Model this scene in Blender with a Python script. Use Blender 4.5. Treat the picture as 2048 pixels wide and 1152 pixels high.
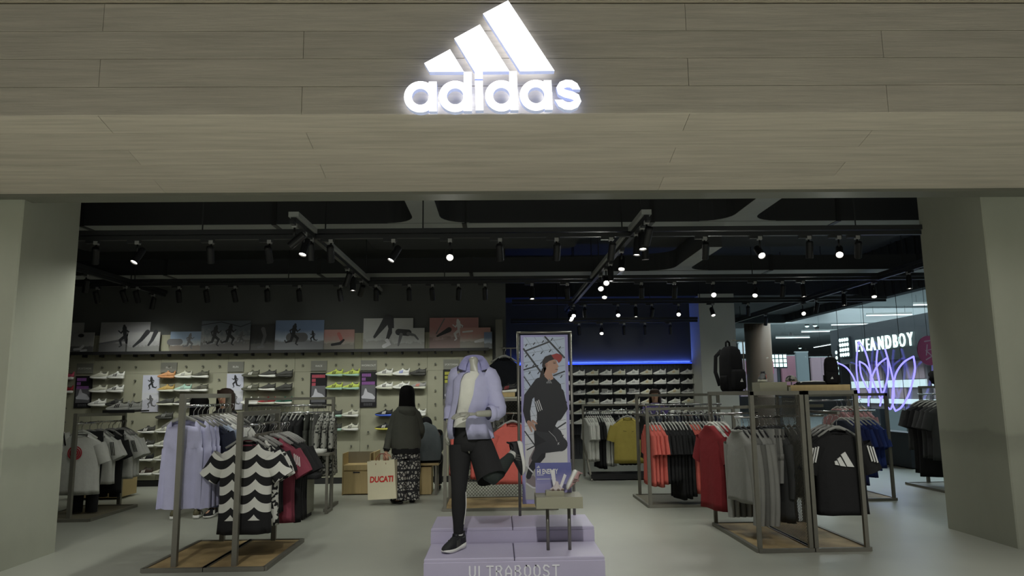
import bpy, bmesh, math, random
from mathutils import Vector, Matrix

for o in list(bpy.data.objects):
    bpy.data.objects.remove(o, do_unlink=True)
scene = bpy.context.scene
COL = scene.collection
rnd = random.Random(7)

# ------------------------------------------------------------------ camera
PITCH, YAW, ROLL = math.radians(8.3), math.radians(1.25), 0.012
fw = Vector((math.sin(YAW) * math.cos(PITCH), math.cos(YAW) * math.cos(PITCH), math.sin(PITCH)))
rt = Vector((math.cos(YAW), -math.sin(YAW), 0.0))
up = rt.cross(fw)
rt2 = rt * math.cos(ROLL) - up * math.sin(ROLL)
up2 = up * math.cos(ROLL) + rt * math.sin(ROLL)
camd = bpy.data.cameras.new('camera')
camd.sensor_width = 36.0
camd.lens = 1450.0 / 2048.0 * 36.0
camd.clip_start = 0.05
camd.clip_end = 200.0
cam = bpy.data.objects.new('camera', camd)
COL.objects.link(cam)
cam.matrix_world = Matrix(((rt2.x, up2.x, -fw.x, 0.0), (rt2.y, up2.y, -fw.y, 0.0), (rt2.z, up2.z, -fw.z, 1.45), (0, 0, 0, 1)))
scene.camera = cam

# ------------------------------------------------------------------ world, lights, exposure
scene.view_settings.view_transform = 'Standard'
scene.view_settings.look = 'None'
scene.view_settings.exposure = 0.0
scene.view_settings.gamma = 1.0
scene.view_settings.use_curve_mapping = False
world = bpy.data.worlds.new('mall_ambient')
scene.world = world
world.use_nodes = True
world.node_tree.nodes['Background'].inputs[0].default_value = (0.98, 1.0, 0.97, 1)
world.node_tree.nodes['Background'].inputs[1].default_value = 0.065


def area(name, loc, rot, sx, sy, power, col):
    d = bpy.data.lights.new(name, 'AREA')
    d.shape = 'RECTANGLE'
    d.size, d.size_y, d.energy, d.color = sx, sy, power, col
    o = bpy.data.objects.new(name, d)
    o.location, o.rotation_euler = loc, rot
    COL.objects.link(o)
    return o


# concourse downlight panels in front of the shop, and those of the mall hall beyond the side glass
con = area('concourse_ceiling_light', (0, 0.3, 6.5), (0, 0, 0), 15, 5.2, 1050, (1.0, 0.99, 0.95))
con.data.spread = math.radians(74)
# unseen spots added to brighten the mannequin and the shop's front displays
for dx in (-4.6, -2.5, -0.2, 2.6, 4.7):
    dl = bpy.data.lights.new('added_display_spot', 'SPOT')
    dl.energy, dl.spot_size, dl.spot_blend, dl.shadow_soft_size, dl.color = 1250 if dx == -0.2 else 680, math.radians(24), 0.7, 0.12, (1.0, 0.985, 0.93)
    dlo = bpy.data.objects.new('added_display_spot', dl)
    dlo.location = (dx * 0.85, -2.0, 6.4)
    dlo.rotation_euler = (Vector((dx, 6.9, 0.55)) - Vector(dlo.location)).to_track_quat('-Z', 'Y').to_euler()
    COL.objects.link(dlo)
hall = area('hall_ceiling_light', (9.9, 21.5, 4.5), (0, 0, 0), 2.6, 24, 1050, (0.86, 0.95, 1.0))
hall2 = area('hall_ceiling_light', (16.0, 28.0, 4.5), (0, 0, 0), 7, 24, 1700, (0.86, 0.95, 1.0))


# ------------------------------------------------------------------ helpers
def lin(c):
    return tuple(((v / 255.0) / 12.92) if v / 255.0 <= 0.04045 else (((v / 255.0) + 0.055) / 1.055) ** 2.4 for v in c)


MATS = {}


def mat(name, rgb, rough=0.6, metal=0.0, emit=0.0, noise=0.0, nscale=8.0, stretch=(1, 1, 1), bump=0.0, bscale=30.0, rand=0.0, dark=None, spec=0.4, coord='Object'):
    if name in MATS:
        return MATS[name]
    m = bpy.data.materials.new(name)
    m.use_nodes = True
    nt = m.node_tree
    b = nt.nodes['Principled BSDF']
    c = lin(rgb)
    b.inputs['Base Color'].default_value = (*c, 1)
    b.inputs['Roughness'].default_value = rough
    b.inputs['Metallic'].default_value = metal
    b.inputs['Specular IOR Level'].default_value = spec
    if emit:
        b.inputs['Emission Color'].default_value = (*c, 1)
        b.inputs['Emission Strength'].default_value = emit
    if noise or bump:
        tc = nt.nodes.new('ShaderNodeTexCoord')
        mp = nt.nodes.new('ShaderNodeMapping')
        mp.inputs['Scale'].default_value = stretch
        nt.links.new(tc.outputs[coord], mp.inputs['Vector'])
    col_out = None
    if noise:
        n = nt.nodes.new('ShaderNodeTexNoise')
        n.inputs['Scale'].default_value = nscale
        n.inputs['Detail'].default_value = 6
        n.inputs['Roughness'].default_value = 0.6
        nt.links.new(mp.outputs[0], n.inputs['Vector'])
        r = nt.nodes.new('ShaderNodeMapRange')
        r.inputs['From Min'].default_value = 0.3
        r.inputs['From Max'].default_value = 0.7
        nt.links.new(n.outputs['Fac'], r.inputs['Value'])
        mx = nt.nodes.new('ShaderNodeMix')
        mx.data_type = 'RGBA'
        d = lin(dark) if dark else tuple(v * (1 - noise) for v in c)
        mx.inputs['A'].default_value = (*d, 1)
        mx.inputs['B'].default_value = (*c, 1)
        nt.links.new(r.outputs[0], mx.inputs['Factor'])
        col_out = mx.outputs['Result']
    if rand:
        oi = nt.nodes.new('ShaderNodeObjectInfo')
        mr = nt.nodes.new('ShaderNodeMapRange')
        mr.inputs['To Min'].default_value = 1 - rand
        mr.inputs['To Max'].default_value = 1 + rand
        nt.links.new(oi.outputs['Random'], mr.inputs['Value'])
        hs = nt.nodes.new('ShaderNodeHueSaturation')
        nt.links.new(mr.outputs[0], hs.inputs['Value'])
        if col_out:
            nt.links.new(col_out, hs.inputs['Color'])
        else:
            hs.inputs['Color'].default_value = (*c, 1)
        col_out = hs.outputs['Color']
    if col_out:
        nt.links.new(col_out, b.inputs['Base Color'])
    if bump:
        n2 = nt.nodes.new('ShaderNodeTexNoise')
        n2.inputs['Scale'].default_value = bscale
        n2.inputs['Detail'].default_value = 4
        nt.links.new(mp.outputs[0], n2.inputs['Vector'])
        bp = nt.nodes.new('ShaderNodeBump')
        bp.inputs['Strength'].default_value = bump
        bp.inputs['Distance'].default_value = 0.02
        nt.links.new(n2.outputs['Fac'], bp.inputs['Height'])
        nt.links.new(bp.outputs[0], b.inputs['Normal'])
    MATS[name] = m
    return m


class MB:
    def __init__(self):
        self.v, self.f = [], []

    def add(self, vs, fs):
        k = len(self.v)
        self.v += [tuple(p) for p in vs]
        self.f += [tuple(i + k for i in f) for f in fs]
        return self

    def box(self, x0, x1, y0, y1, z0, z1):
        v = [(x, y, z) for z in (z0, z1) for x, y in ((x0, y0), (x1, y0), (x1, y1), (x0, y1))]
        return self.add(v, [(3, 2, 1, 0), (4, 5, 6, 7), (0, 1, 5, 4), (1, 2, 6, 5), (2, 3, 7, 6), (3, 0, 4, 7)])

    def bar(self, p0, p1, w, d=None):
        """square tube from p0 to p1"""
        d = d or w
        p0, p1 = Vector(p0), Vector(p1)
        t = (p1 - p0).normalized()
        ref = Vector((0, 0, 1)) if abs(t.z) < 0.9 else Vector((0, 1, 0))
        a = t.cross(ref).normalized()
        b = a.cross(t)
        v = [p + a * (sx * w / 2) + b * (sy * d / 2) for p in (p0, p1) for sx, sy in ((-1, -1), (1, -1), (1, 1), (-1, 1))]
        return self.add(v, [(0, 1, 2, 3), (7, 6, 5, 4), (0, 4, 5, 1), (1, 5, 6, 2), (2, 6, 7, 3), (3, 7, 4, 0)])

    def loft(self, rings, cap0=False, cap1=False, closed=True):
        k, n = len(self.v), len(rings[0])
        for r in rings:
            self.v += [tuple(p) for p in r]
        m = n if closed else n - 1
        for i in range(len(rings) - 1):
            for j in range(m):
                a, b = k + i * n + j, k + i * n + (j + 1) % n
                self.f.append((a, b, b + n, a + n))
        if cap0:
            self.f.append(tuple(reversed(range(k, k + n))))
        if cap1:
            self.f.append(tuple(range(k + (len(rings) - 1) * n, k + len(rings) * n)))
        return self

    def tube(self, pts, r, n=8, flat=1.0, caps=True, side=None):
        """round (or flattened) tube along pts; r a number or one per point; flat squashes along the second axis"""
        pts = [Vector(p) for p in pts]
        rs = r if isinstance(r, (list, tuple)) else [r] * len(pts)
        rings, a = [], None
        for i, p in enumerate(pts):
            t = (pts[min(i + 1, len(pts) - 1)] - pts[max(i - 1, 0)]).normalized()
            if a is None:
                ref = Vector(side) if side else (Vector((0, 0, 1)) if abs(t.z) < 0.85 else Vector((1, 0, 0)))
                a = (ref - t * ref.dot(t)).normalized()
            else:
                a = (a - t * a.dot(t)).normalized()
            b = t.cross(a)
            rings.append([p + a * (rs[i] * math.cos(q)) + b * (rs[i] * flat * math.sin(q)) for q in [2 * math.pi * j / n for j in range(n)]])
        return self.loft(rings, caps, caps)

    def prism(self, poly, w0, w1, fn):
        """polygon (u, v) pushed from w0 to w1; fn(u, v, w) gives xyz"""
        n = len(poly)
        v = [fn(u, q, w) for w in (w0, w1) for u, q in poly]
        f = [tuple(range(n)), tuple(reversed(range(n, 2 * n)))]
        f += [(i, i + n, (i + 1) % n + n, (i + 1) % n) for i in range(n)]
        return self.add(v, f)

    def sheet(self, poly, fn):
        return self.add([fn(u, q) for u, q in poly], [tuple(range(len(poly)))])

    def mesh(self, name, smooth=False):
        me = bpy.data.meshes.new(name)
        me.from_pydata(self.v, [], self.f)
        bm = bmesh.new()
        bm.from_mesh(me)
        bmesh.ops.recalc_face_normals(bm, faces=bm.faces)
        bm.to_mesh(me)
        bm.free()
        if smooth:
            for p in me.polygons:
                p.use_smooth = True
        return me

    def build(self, name, m, parent=None, loc=None, rz=0.0, smooth=False):
        return put(name, self.mesh(name, smooth), m, parent, loc, rz)


def put(name, me, m, parent=None, loc=None, rz=0.0):
    o = bpy.data.objects.new(name, me)
    COL.objects.link(o)
    if m is not None:
        if not me.materials:
            me.materials.append(m)
        elif me.materials[0] is not m:
            o.material_slots[0].link = 'OBJECT'
            o.material_slots[0].material = m
    if parent:
        o.parent = parent
    if loc is not None:
        o.location = loc
    if rz:
        o.rotation_euler = (0, 0, rz)
    return o


def tag(o, label=None, cat=None, group=None, kind=None):
    if label:
        o['label'] = label
    if cat:
        o['category'] = cat
    if group:
        o['group'] = group
    if kind:
        o['kind'] = kind
    return o


def empty(name, loc=(0, 0, 0), rz=0.0):
    o = bpy.data.objects.new(name, None)
    o.empty_display_size = 0.1
    o.location = loc
    o.rotation_euler = (0, 0, rz)
    COL.objects.link(o)
    return o


def copy_tree(o, parent=None):
    c = o.copy()
    COL.objects.link(c)
    if parent is not None:
        c.parent = parent
    for ch in o.children:
        copy_tree(ch, c)
    return c


def text_mesh(body, size, depth=0.0, align='CENTER', spacing=1.0, shear=0.0, bold=0.0):
    cu = bpy.data.curves.new('lettering', 'FONT')
    cu.body, cu.size, cu.extrude, cu.align_x, cu.space_character, cu.shear = body, size, depth, align, spacing, shear
    cu.offset = bold
    cu.resolution_u = 3
    t = bpy.data.objects.new('lettering', cu)
    COL.objects.link(t)
    bpy.context.view_layer.update()
    me = bpy.data.meshes.new_from_object(t.evaluated_get(bpy.context.evaluated_depsgraph_get()))
    bpy.data.objects.remove(t, do_unlink=True)
    bpy.data.curves.remove(cu)
    me.materials.clear()
    return me


def text(name, body, size, m, parent, loc, rot=(math.pi / 2, 0, 0), depth=0.0, sx=1.0, **k):
    o = put(name, text_mesh(body, size, depth, **k), m, parent, loc)
    o.rotation_euler = rot
    o.scale = (sx, 1, 1)
    return o


def arc(cx, cy, rx, ry, a0, a1, n):
    return [(cx + rx * math.cos(math.radians(a0 + (a1 - a0) * i / n)), cy + ry * math.sin(math.radians(a0 + (a1 - a0) * i / n))) for i in range(n + 1)]


# ------------------------------------------------------------------ materials of the place
M_wood = mat('limed_oak', (194, 185, 170), 0.65, noise=0.26, nscale=2.4, stretch=(0.5, 11, 11), bump=0.12, bscale=9, rand=0.05)
M_floor = mat('polished_concrete', (162, 164, 153), 0.42, noise=0.10, nscale=0.9, bump=0.02, bscale=40, spec=0.35)
M_pillar = mat('pillar_plaster', (174, 176, 160), 0.85, noise=0.16, nscale=0.9, stretch=(1, 1, 0.6), bump=0.05, bscale=14)
# faint horizontal pour joint stain about a metre up the pillars
_nt = M_pillar.node_tree
_bs = _nt.nodes['Principled BSDF']
_src = _bs.inputs['Base Color'].links[0].from_socket
_tc = _nt.nodes.new('ShaderNodeTexCoord')
_sp = _nt.nodes.new('ShaderNodeSeparateXYZ')
_nt.links.new(_tc.outputs['Object'], _sp.inputs[0])
_no = _nt.nodes.new('ShaderNodeTexNoise')
_no.inputs['Scale'].default_value = 3.5
_nt.links.new(_tc.outputs['Object'], _no.inputs['Vector'])
_ad = _nt.nodes.new('ShaderNodeMath')
_ad.operation = 'MULTIPLY_ADD'
_ad.inputs[1].default_value = 0.16
_nt.links.new(_no.outputs['Fac'], _ad.inputs[0])
_nt.links.new(_sp.outputs['Z'], _ad.inputs[2])
_cr = _nt.nodes.new('ShaderNodeValToRGB')
_e = _cr.color_ramp.elements
_e[0].position, _e[0].color = 0.0, (1, 1, 1, 1)
_e[1].position, _e[1].color = 1.0, (1, 1, 1, 1)
for _p, _v in ((0.40, 1.0), (0.47, 0.80), (0.52, 0.74), (0.54, 0.97), (0.60, 1.0)):
    _q = _e.new(_p)
    _q.color = (_v, _v, _v, 1)
_sc = _nt.nodes.new('ShaderNodeMath')
_sc.operation = 'MULTIPLY'
_sc.inputs[1].default_value = 0.48
_nt.links.new(_ad.outputs[0], _sc.inputs[0])
_nt.links.new(_sc.outputs[0], _cr.inputs[0])
_mm = _nt.nodes.new('ShaderNodeMix')
_mm.data_type, _mm.blend_type = 'RGBA', 'MULTIPLY'
_mm.inputs['Factor'].default_value = 0.8
_nt.links.new(_src, _mm.inputs['A'])
_nt.links.new(_cr.outputs[0], _mm.inputs['B'])
_nt.links.new(_mm.outputs['Result'], _bs.inputs['Base Color'])
M_black = mat('ceiling_black', (54, 55, 57), 0.9)
M_duct = mat('duct_grey', (150, 153, 150), 0.8, noise=0.12, nscale=2)
M_wallgrey = mat('dark_wall_paint', (98, 100, 99), 0.9, noise=0.06, nscale=1.5)
M_panel = mat('shoe_wall_panel', (158, 157, 137), 0.7, noise=0.05, nscale=1.2)
M_steel = mat('rack_steel', (124, 122, 112), 0.45, metal=0.35, noise=0.08, nscale=20)
M_chrome = mat('chrome', (205, 205, 205), 0.18, metal=1.0)
M_blackmetal = mat('black_metal', (40, 40, 41), 0.5)
M_trimgrey = mat('lintel_grey', (110, 110, 100), 0.6)
M_white = mat('white_paint', (222, 222, 216), 0.5)
M_gap = mat('joint_shadow', (70, 64, 56), 0.9)

# ------------------------------------------------------------------ the setting
tag(MB().box(-16, 8.0, -8, 64, -0.2, 0).build('floor', M_floor), 'pale grey polished concrete floor of shop and concourse', 'floor', kind='structure')
M_hallfloor = mat('hall_floor', (176, 182, 182), 0.08, noise=0.04, nscale=1, spec=0.6)
tag(MB().box(8.0, 40, -8, 64, -0.2, 0).build('floor', M_hallfloor), 'shiny pale hall floor beyond the side glass', 'floor', kind='structure')
tag(MB().box(-16, 8.3, 6.95, 24, 4.35, 4.5).build('ceiling', M_black), 'black open shop ceiling', 'ceiling', kind='structure')

# pillars either side of the opening
for nm, x0, x1, y0, y1, lb in (('pillar', -5.25, -4.25, 6.44, 7.32, 'plaster pillar at the left edge of the shop opening'),
                               ('pillar', 4.72, 5.62, 6.76, 7.8, 'plaster pillar at the right edge of the shop opening')):
    mb = MB()
    prof = [(x0 + .012, y0), (x1 - .012, y0), (x1, y0 + .012), (x1, y1), (x0, y1), (x0, y0 + .012)]
    mb.prism(prof, 0, 3.9, lambda u, v, w: (u, v, w))
    tag(mb.build(nm, M_pillar), lb, 'pillar', kind='structure')
tag(MB().box(-16, -5.25, 6.6, 6.8, 0, 4.4).build('wall_left', M_pillar), 'plaster wall beyond the left pillar', 'wall', kind='structure')
tag(MB().box(5.75, 6.0, 6.9, 7.1, 0, 4.4).build('wall_right', M_blackmetal), 'dark wall strip beyond the right pillar', 'wall', kind='structure')

# wood fascia: four rows of upright planks, five rows on the underside that slopes inwards
fas = tag(empty('wall_front', (0, 5.2, 3.53)), 'limed oak plank fascia over the shop opening', 'fascia', kind='structure')
FW, FX0, FX1, GAP = 0.2225, -8.5, 9.0, 0.0035
MB().box(FX0, FX1, 0.0205, 0.3, 0.03, 0.9).build('backing', M_gap, fas)
jA = [-2.956, 1.476]
jB = [-1.444, 2.992]
PER = 4.24
def joints(seed):
    xs = [FX0, FX1]
    for s in seed:
        xs += [s + k * PER * 2 for k in (-1, 0, 1)]
    xs = sorted({round(x, 3) for x in xs if FX0 <= x <= FX1})
    out = [xs[0]]
    for x in xs[1:]:
        if x - out[-1] > 0.6:
            out.append(x)
    if out[-1] < FX1:
        out[-1] = FX1
    return out
def plank(x0, x1, s, d, nrm, w):
    """one board: d runs across its width, nrm points into the backing"""
    mb = MB()
    c, g = 0.0022, GAP * .5
    prof = [(g, 0.02), (g, c), (g + c, 0), (w - g - c, 0), (w - g, c), (w - g, 0.02)]
    mb.prism(prof, x0 + g, x1 - g, lambda u, v, q: tuple(Vector((q, 0, 0)) + d * (s + u) + nrm * v))
    return mb.build('plank', M_wood, fas)
for r in range(4):
    js = joints(jB if r % 2 == 0 else jA)
    for a, b in zip(js, js[1:]):
        plank(a, b, r * FW, Vector((0, 0, 1)), Vector((0, 1, 0)), FW)
SL = math.hypot(1.15, 0.27)
sang = math.atan2(0.27, 1.15)
lowA = [-2.947, 1.474]
lowB = [-1.467, 2.980]
SP = SL / 5
for r in range(5):
    js = joints(lowA if r % 2 == 0 else lowB)
    for a, b in zip(js, js[1:]):
        plank(a, b, r * SP, Vector((0, math.cos(sang), -math.sin(sang))), Vector((0, math.sin(sang), math.cos(sang))), SP)
mb = MB()
mb.prism([(0.03, 0.0145), (1.15, -0.249), (1.15, 0.3), (0.03, 0.1)], FX0, FX1, lambda u, v, w: (w, u, v))
mb.build('soffit_backing', M_gap, fas)
tag(MB().box(FX0, FX1, 5.185, 5.5, 4.432, 5.3).build('trim_1', mat('upper_panel', (180, 170, 152), 0.6, noise=.05, nscale=2)), 'plain beige panel above the wood fascia', 'trim', kind='structure')
tag(MB().box(-5.25, 5.62, 6.35, 6.56, 3.235, 3.9).build('trim_2', M_trimgrey), 'grey metal lintel under the fascia', 'trim', kind='structure')

# shoe wall on the left, dark paint above, return at its right end
WY = 12.5
wx0, wx1 = -9.0, -0.074

# ------------------------------------------------------------------ shoe wall: panels, pegs, photo ledge
def pegx(k):
    return -7.248 + 0.2816 * k


def pegz(r):
    return 1.975 - 0.2265 * r


wl = tag(empty('wall_back', (0, WY, 0)), 'beige shoe display wall with a grid of pegs', 'wall', kind='structure')
PANEL_TOP = 2.517
edges = [-9.06] + [pegx(k) + 0.1408 for k in (-3, 1, 5, 9, 13, 17, 21)] + [wx1]
for a, b in zip(edges, edges[1:]):
    for z0, z1 in ((0.10, 1.86), (1.863, PANEL_TOP)):
        MB().box(a + .002, b - .002, 0, 0.05, z0, z1).build('wall_panel', M_panel, wl)
MB().box(-9.06, wx1, 0.03, 0.06, 0.0, PANEL_TOP).build('panel_backing', M_wallgrey, wl)
MB().box(-9.06, wx1, -0.01, 0.02, 0.0, 0.09).build('kick_board', M_blackmetal, wl)
tag(MB().box(-16, 0.16, WY + .06, WY + .2, 0, 4.4).build('wall_left', M_wallgrey), 'dark grey painted wall above the shoe display', 'wall', kind='structure')
tag(MB().box(-0.02, 0.10, WY - .30, WY + .06, 0, 2.696).build('trim_3', mat('return_grey', (104, 104, 96), .7)), 'narrow grey end panel of the shoe wall', 'trim', kind='structure')
tag(MB().box(-9.4, -9.2, 6.8, WY + .2, 0, 4.4).build('wall_left', M_wallgrey), 'dark side wall behind the left pillar', 'wall', kind='structure')
# ledge for the photo boards
ledge = tag(empty('picture_ledge', (0, WY, 2.20)), 'long thin dark ledge carrying photo boards above the shoes', 'ledge')
MB().box(-9.0, wx1 - .06, -0.16, 0, -0.012, 0.012).build('shelf_board', M_blackmetal, ledge)
MB().box(-9.0, wx1 - .06, -0.165, -0.158, -0.02, 0.03).build('lip', M_blackmetal, ledge)
for k in range(-5, 26):
    MB().box(pegx(k) - .012, pegx(k) + .012, -0.12, 0.0, -0.06, -0.012).build('bracket', M_blackmetal, ledge)

# ------------------------------------------------------------------ blue-lit shoe wall at the back
BY = 16.4
wb = tag(empty('wall_far', (0, BY, 0)), 'dark ribbed shoe wall under a blue light strip', 'wall', kind='structure')
M_rib = mat('rib_black', (70, 72, 76), 0.6)
MB().box(-0.5, 4.45, 0.03, 0.1, 0, 2.07).build('rib_backing', M_rib, wb)
rib = MB().box(-0.011, 0.011, 0, 0.03, 0.1, 2.07).mesh('rib')
for k in range(0, 62):
    put('rib', rib, M_rib, wb, (0.2 + k * 0.068, 0, 0))
M_blueled = mat('blue_led', (40, 70, 255), 0.4, emit=3.0)
MB().box(-0.4, 4.45, 0.005, 0.03, 2.085, 2.10).build('light_strip', M_blueled, wb)
MB().box(-0.4, 4.45, -0.03, 0.1, 2.068, 2.083).build('capping', M_blackmetal, wb)
tag(MB().box(-0.6, 4.6, BY + .1, BY + .25, 0, 4.4).build('wall_far', mat('night_blue_paint', (84, 86, 92), .85)), 'dark painted wall above the blue-lit shoes', 'wall', kind='structure')
tag(MB().box(-0.14, 0.16, WY + .2, BY + .1, 0, 4.4).build('wall_inner', M_wallgrey), 'dark wall joining the two shoe walls', 'wall', kind='structure')
blue = area('blue_strip_light', (2.0, BY + .088, 2.115), (math.radians(176), 0, 0), 4.8, 0.012, 16, (0.10, 0.2, 1.0))
# white column right of the blue wall and the dropped black bulkhead it carries
tag(MB().box(4.40, 5.18, 15.6, 16.38, 0, 3.56).build('column', mat('column_white', (206, 207, 196), 0.8, noise=.06, nscale=1.2)), 'square off-white column beside the blue-lit wall', 'column', kind='structure')
tag(MB().box(0.16, 8.2, 15.62, 24, 3.52, 4.35).build('ceiling', M_black), 'dropped black ceiling over the rear of the shop', 'ceiling', kind='structure')

# ------------------------------------------------------------------ side glazing and its dark header
M_glass = bpy.data.materials.new('clear_glass')
M_glass.use_nodes = True
nt = M_glass.node_tree
pb = nt.nodes['Principled BSDF']
pb.inputs['Base Color'].default_value = (0.86, 0.93, 0.92, 1)
pb.inputs['Roughness'].default_value = 0.02
tr = nt.nodes.new('ShaderNodeBsdfTransparent')
tr.inputs[0].default_value = (0.80, 0.86, 0.86, 1)
mxs = nt.nodes.new('ShaderNodeMixShader')
mxs.inputs[0].default_value = 0.07
gl = nt.nodes.new('ShaderNodeBsdfGlossy')
gl.inputs['Roughness'].default_value = 0.02
nt.links.new(tr.outputs[0], mxs.inputs[1])
nt.links.new(gl.outputs[0], mxs.inputs[2])
nt.links.new(mxs.outputs[0], nt.nodes['Material Output'].inputs[0])
GX, GY = 7.95, 19.8
w1 = tag(empty('window_1', (GX, 0, 0)), 'full height side glazing facing the mall hall', 'window', kind='structure')
ys = [7.2, 9.6, 11.6, 13.6, 15.6, 17.7, GY]
for a, b in zip(ys, ys[1:]):
    MB().box(-0.006, 0.006, a + .004, b - .004, 0.06, 3.32).build('pane', M_glass, w1)
MB().box(-0.03, 0.03, 7.2, GY, 0, 0.06).build('sill_rail', M_blackmetal, w1)
w2 = tag(empty('window_2', (0, GY, 0)), 'rear glazing behind the white column', 'window', kind='structure')
for a, b in ((4.6, 6.3), (6.3, GX)):
    MB().box(a + .004, b - .004, -0.006, 0.006, 0.06, 3.3).build('pane', M_glass, w2)
MB().box(4.6, GX, -0.03, 0.03, 0, 0.06).build('sill_rail', M_blackmetal, w2)
hd = tag(empty('wall_right', (GX, 0, 3.32)), 'dark ribbed header above the side glazing', 'header', kind='structure')
MB().box(0.0, 0.2, 7.2, GY, 0, 1.05).build('header_board', M_black, hd)
hr = MB().box(-0.03, 0, -0.03, 0.03, 0.02, 1.03).mesh('rib')
for k in range(42):
    put('rib', hr, M_black, hd, (0, 7.35 + k * 0.3, 0))
tag(MB().box(4.6, GX, GY - .1, GY + .1, 3.3, 4.4).build('wall_far', M_black), 'dark header over the rear glazing', 'header', kind='structure')

# ------------------------------------------------------------------ ducts and tracks under the ceiling
def duct(name, x0, x1, y0, y1, z0, z1, label):
    d = tag(empty(name, ((x0 + x1) / 2, (y0 + y1) / 2, z0)), label, 'duct')
    w, l = (x1 - x0) / 2, (y1 - y0) / 2
    MB().box(-w, w, -l, l, .004, z1 - z0).build('duct_body', M_black, d)
    MB().box(-w + .01, w - .01, -l + .01, l - .01, 0, .004).build('underside', M_duct, d)
    if w > l:
        for k in range(int(2 * w / 2.4)):
            x = -w + 1.6 + k * 2.4
            MB().box(x - .03, x + .03, -l - .008, l + .008, -0.008, z1 - z0 + .01).build('flange', M_blackmetal, d)
    else:
        for k in range(int(2 * l / 1.6)):
            y = -l + 1.0 + k * 1.6
            MB().box(-w - .008, w + .008, y - .03, y + .03, -0.008, z1 - z0 + .01).build('flange', M_blackmetal, d)
    return d


duct('air_duct', -9.2, 7.9, 9.0, 9.5, 3.60, 3.9, 'long grey air duct crossing the shop above the front track')
duct('air_duct', -9.2, 7.9, 11.35, 11.85, 3.36, 3.6, 'long grey air duct crossing above the second track')
def branch(x0, x1, y0, y1, z, label):
    """branch duct that flares into the cross duct with rounded corners"""
    d = tag(empty('branch_duct', ((x0 + x1) / 2, (y0 + y1) / 2, z)), label, 'duct')
    w, l, r = (x1 - x0) / 2, (y1 - y0) / 2, 0.35
    poly = [(-w, -l)] + [(w, -l)] + [(w + r - r * math.cos(a), l - r + r * math.sin(a)) for a in [math.pi / 2 * i / 6 for i in range(7)]] \
        + [(-w - r + r * math.cos(a), l - r + r * math.sin(a)) for a in [math.pi / 2 * (6 - i) / 6 for i in range(7)]]
    MB().prism(poly, .004, 0.28, lambda u, v, q: (u, v, q)).build('duct_body', M_black, d)
    MB().prism(poly, 0, .004, lambda u, v, q: (u, v, q)).build('underside', M_duct, d)
    return d
branch(-1.020, -0.687, 7.0, 9.0, 3.605, 'grey branch duct running back left of the centre')
branch(2.953, 3.242, 7.0, 9.0, 3.605, 'grey branch duct running back towards the right pillar')
branch(2.784, 3.036, 9.5, 11.35, 3.365, 'short grey branch duct between the two cross ducts')
# broad matt black baffle boxes above
for x0, x1, y0, y1, lb in ((-6.2, -2.6, 9.6, 10.95, 'black bulkhead box over the left racks'), (-1.85, 1.2, 9.7, 10.95, 'black bulkhead box over the middle of the shop'), (1.9, 5.85, 9.7, 10.95, 'black bulkhead box over the right racks')):
    b = tag(empty('bulkhead', ((x0 + x1) / 2, (y0 + y1) / 2, 3.66)), lb, 'bulkhead')
    w, l = (x1 - x0) / 2, (y1 - y0) / 2
    MB().prism([(-w + .1, -l), (w - .1, -l), (w, -l + .1), (w, l - .1), (w - .1, l), (-w + .1, l), (-w, l - .1), (-w, -l + .1)], 0, .6, lambda u, v, q: (u, v, q)).build('box', M_black, b)
    for k in range(3):
        x = -w + 0.4 + k * (2 * w - .8) / 2
        MB().tube([(x, 0, .6), (x, 0, .69)], .012, 6).build('hanger_rod', M_blackmetal, b)

TZ = 3.15
M_rail = mat('track_black', (44, 45, 47), 0.5)
M_adapter = mat('adapter_grey', (150, 150, 148), .5)


def track(p0, p1, label, tray=None):
    p0, p1 = Vector(p0), Vector(p1)
    t = tag(empty('lighting_track', (p0 + p1) / 2), label, 'track')
    h = (p1 - p0) / 2
    mb = MB().bar(-h + Vector((0, 0, .02)), h + Vector((0, 0, .02)), 0.05, 0.045)
    mb.build('rail', M_rail, t)
    MB().bar(-h + Vector((0, 0, .075)), h + Vector((0, 0, .075)), 0.10, 0.05).build('cable_tray', tray or M_rail, t)
    n = max(2, int(h.length * 2 / 2.2))
    for k in range(n):
        p = -h + h * 2 * ((k + .5) / n)
        MB().tube([p + Vector((0, 0, .09)), p + Vector((0, 0, 4.352 - p0.z))], .008, 6).build('drop_rod', M_rail, t)
    return t


track((-9.2, 7.80, TZ), (7.6, 7.80, TZ), 'front lighting track crossing the whole shop')
track((-9.2, 11.1, TZ), (7.6, 11.1, TZ), 'second lighting track crossing in front of the shoe wall')
track((0.3, 13.9, TZ), (7.6, 13.9, TZ), 'third lighting track crossing the right half')
track((0.3, 15.4, TZ - .22), (4.3, 15.4, TZ - .22), 'rear lighting track in front of the blue-lit wall')
track((-1.99, 7.0, TZ), (-1.99, 12.3, TZ), 'lighting track running back above the patterned tee rack', M_duct)
track((1.5, 7.0, TZ), (1.5, 15.4, TZ), 'lighting track running back to the blue-lit wall', M_duct)
track((6.0, 8.2, TZ), (6.0, 19.0, TZ), 'lighting track running along the side glazing')
track((-5.63, 8.2, TZ), (-5.63, 12.3, TZ), 'lighting track running back behind the left pillar')

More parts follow.
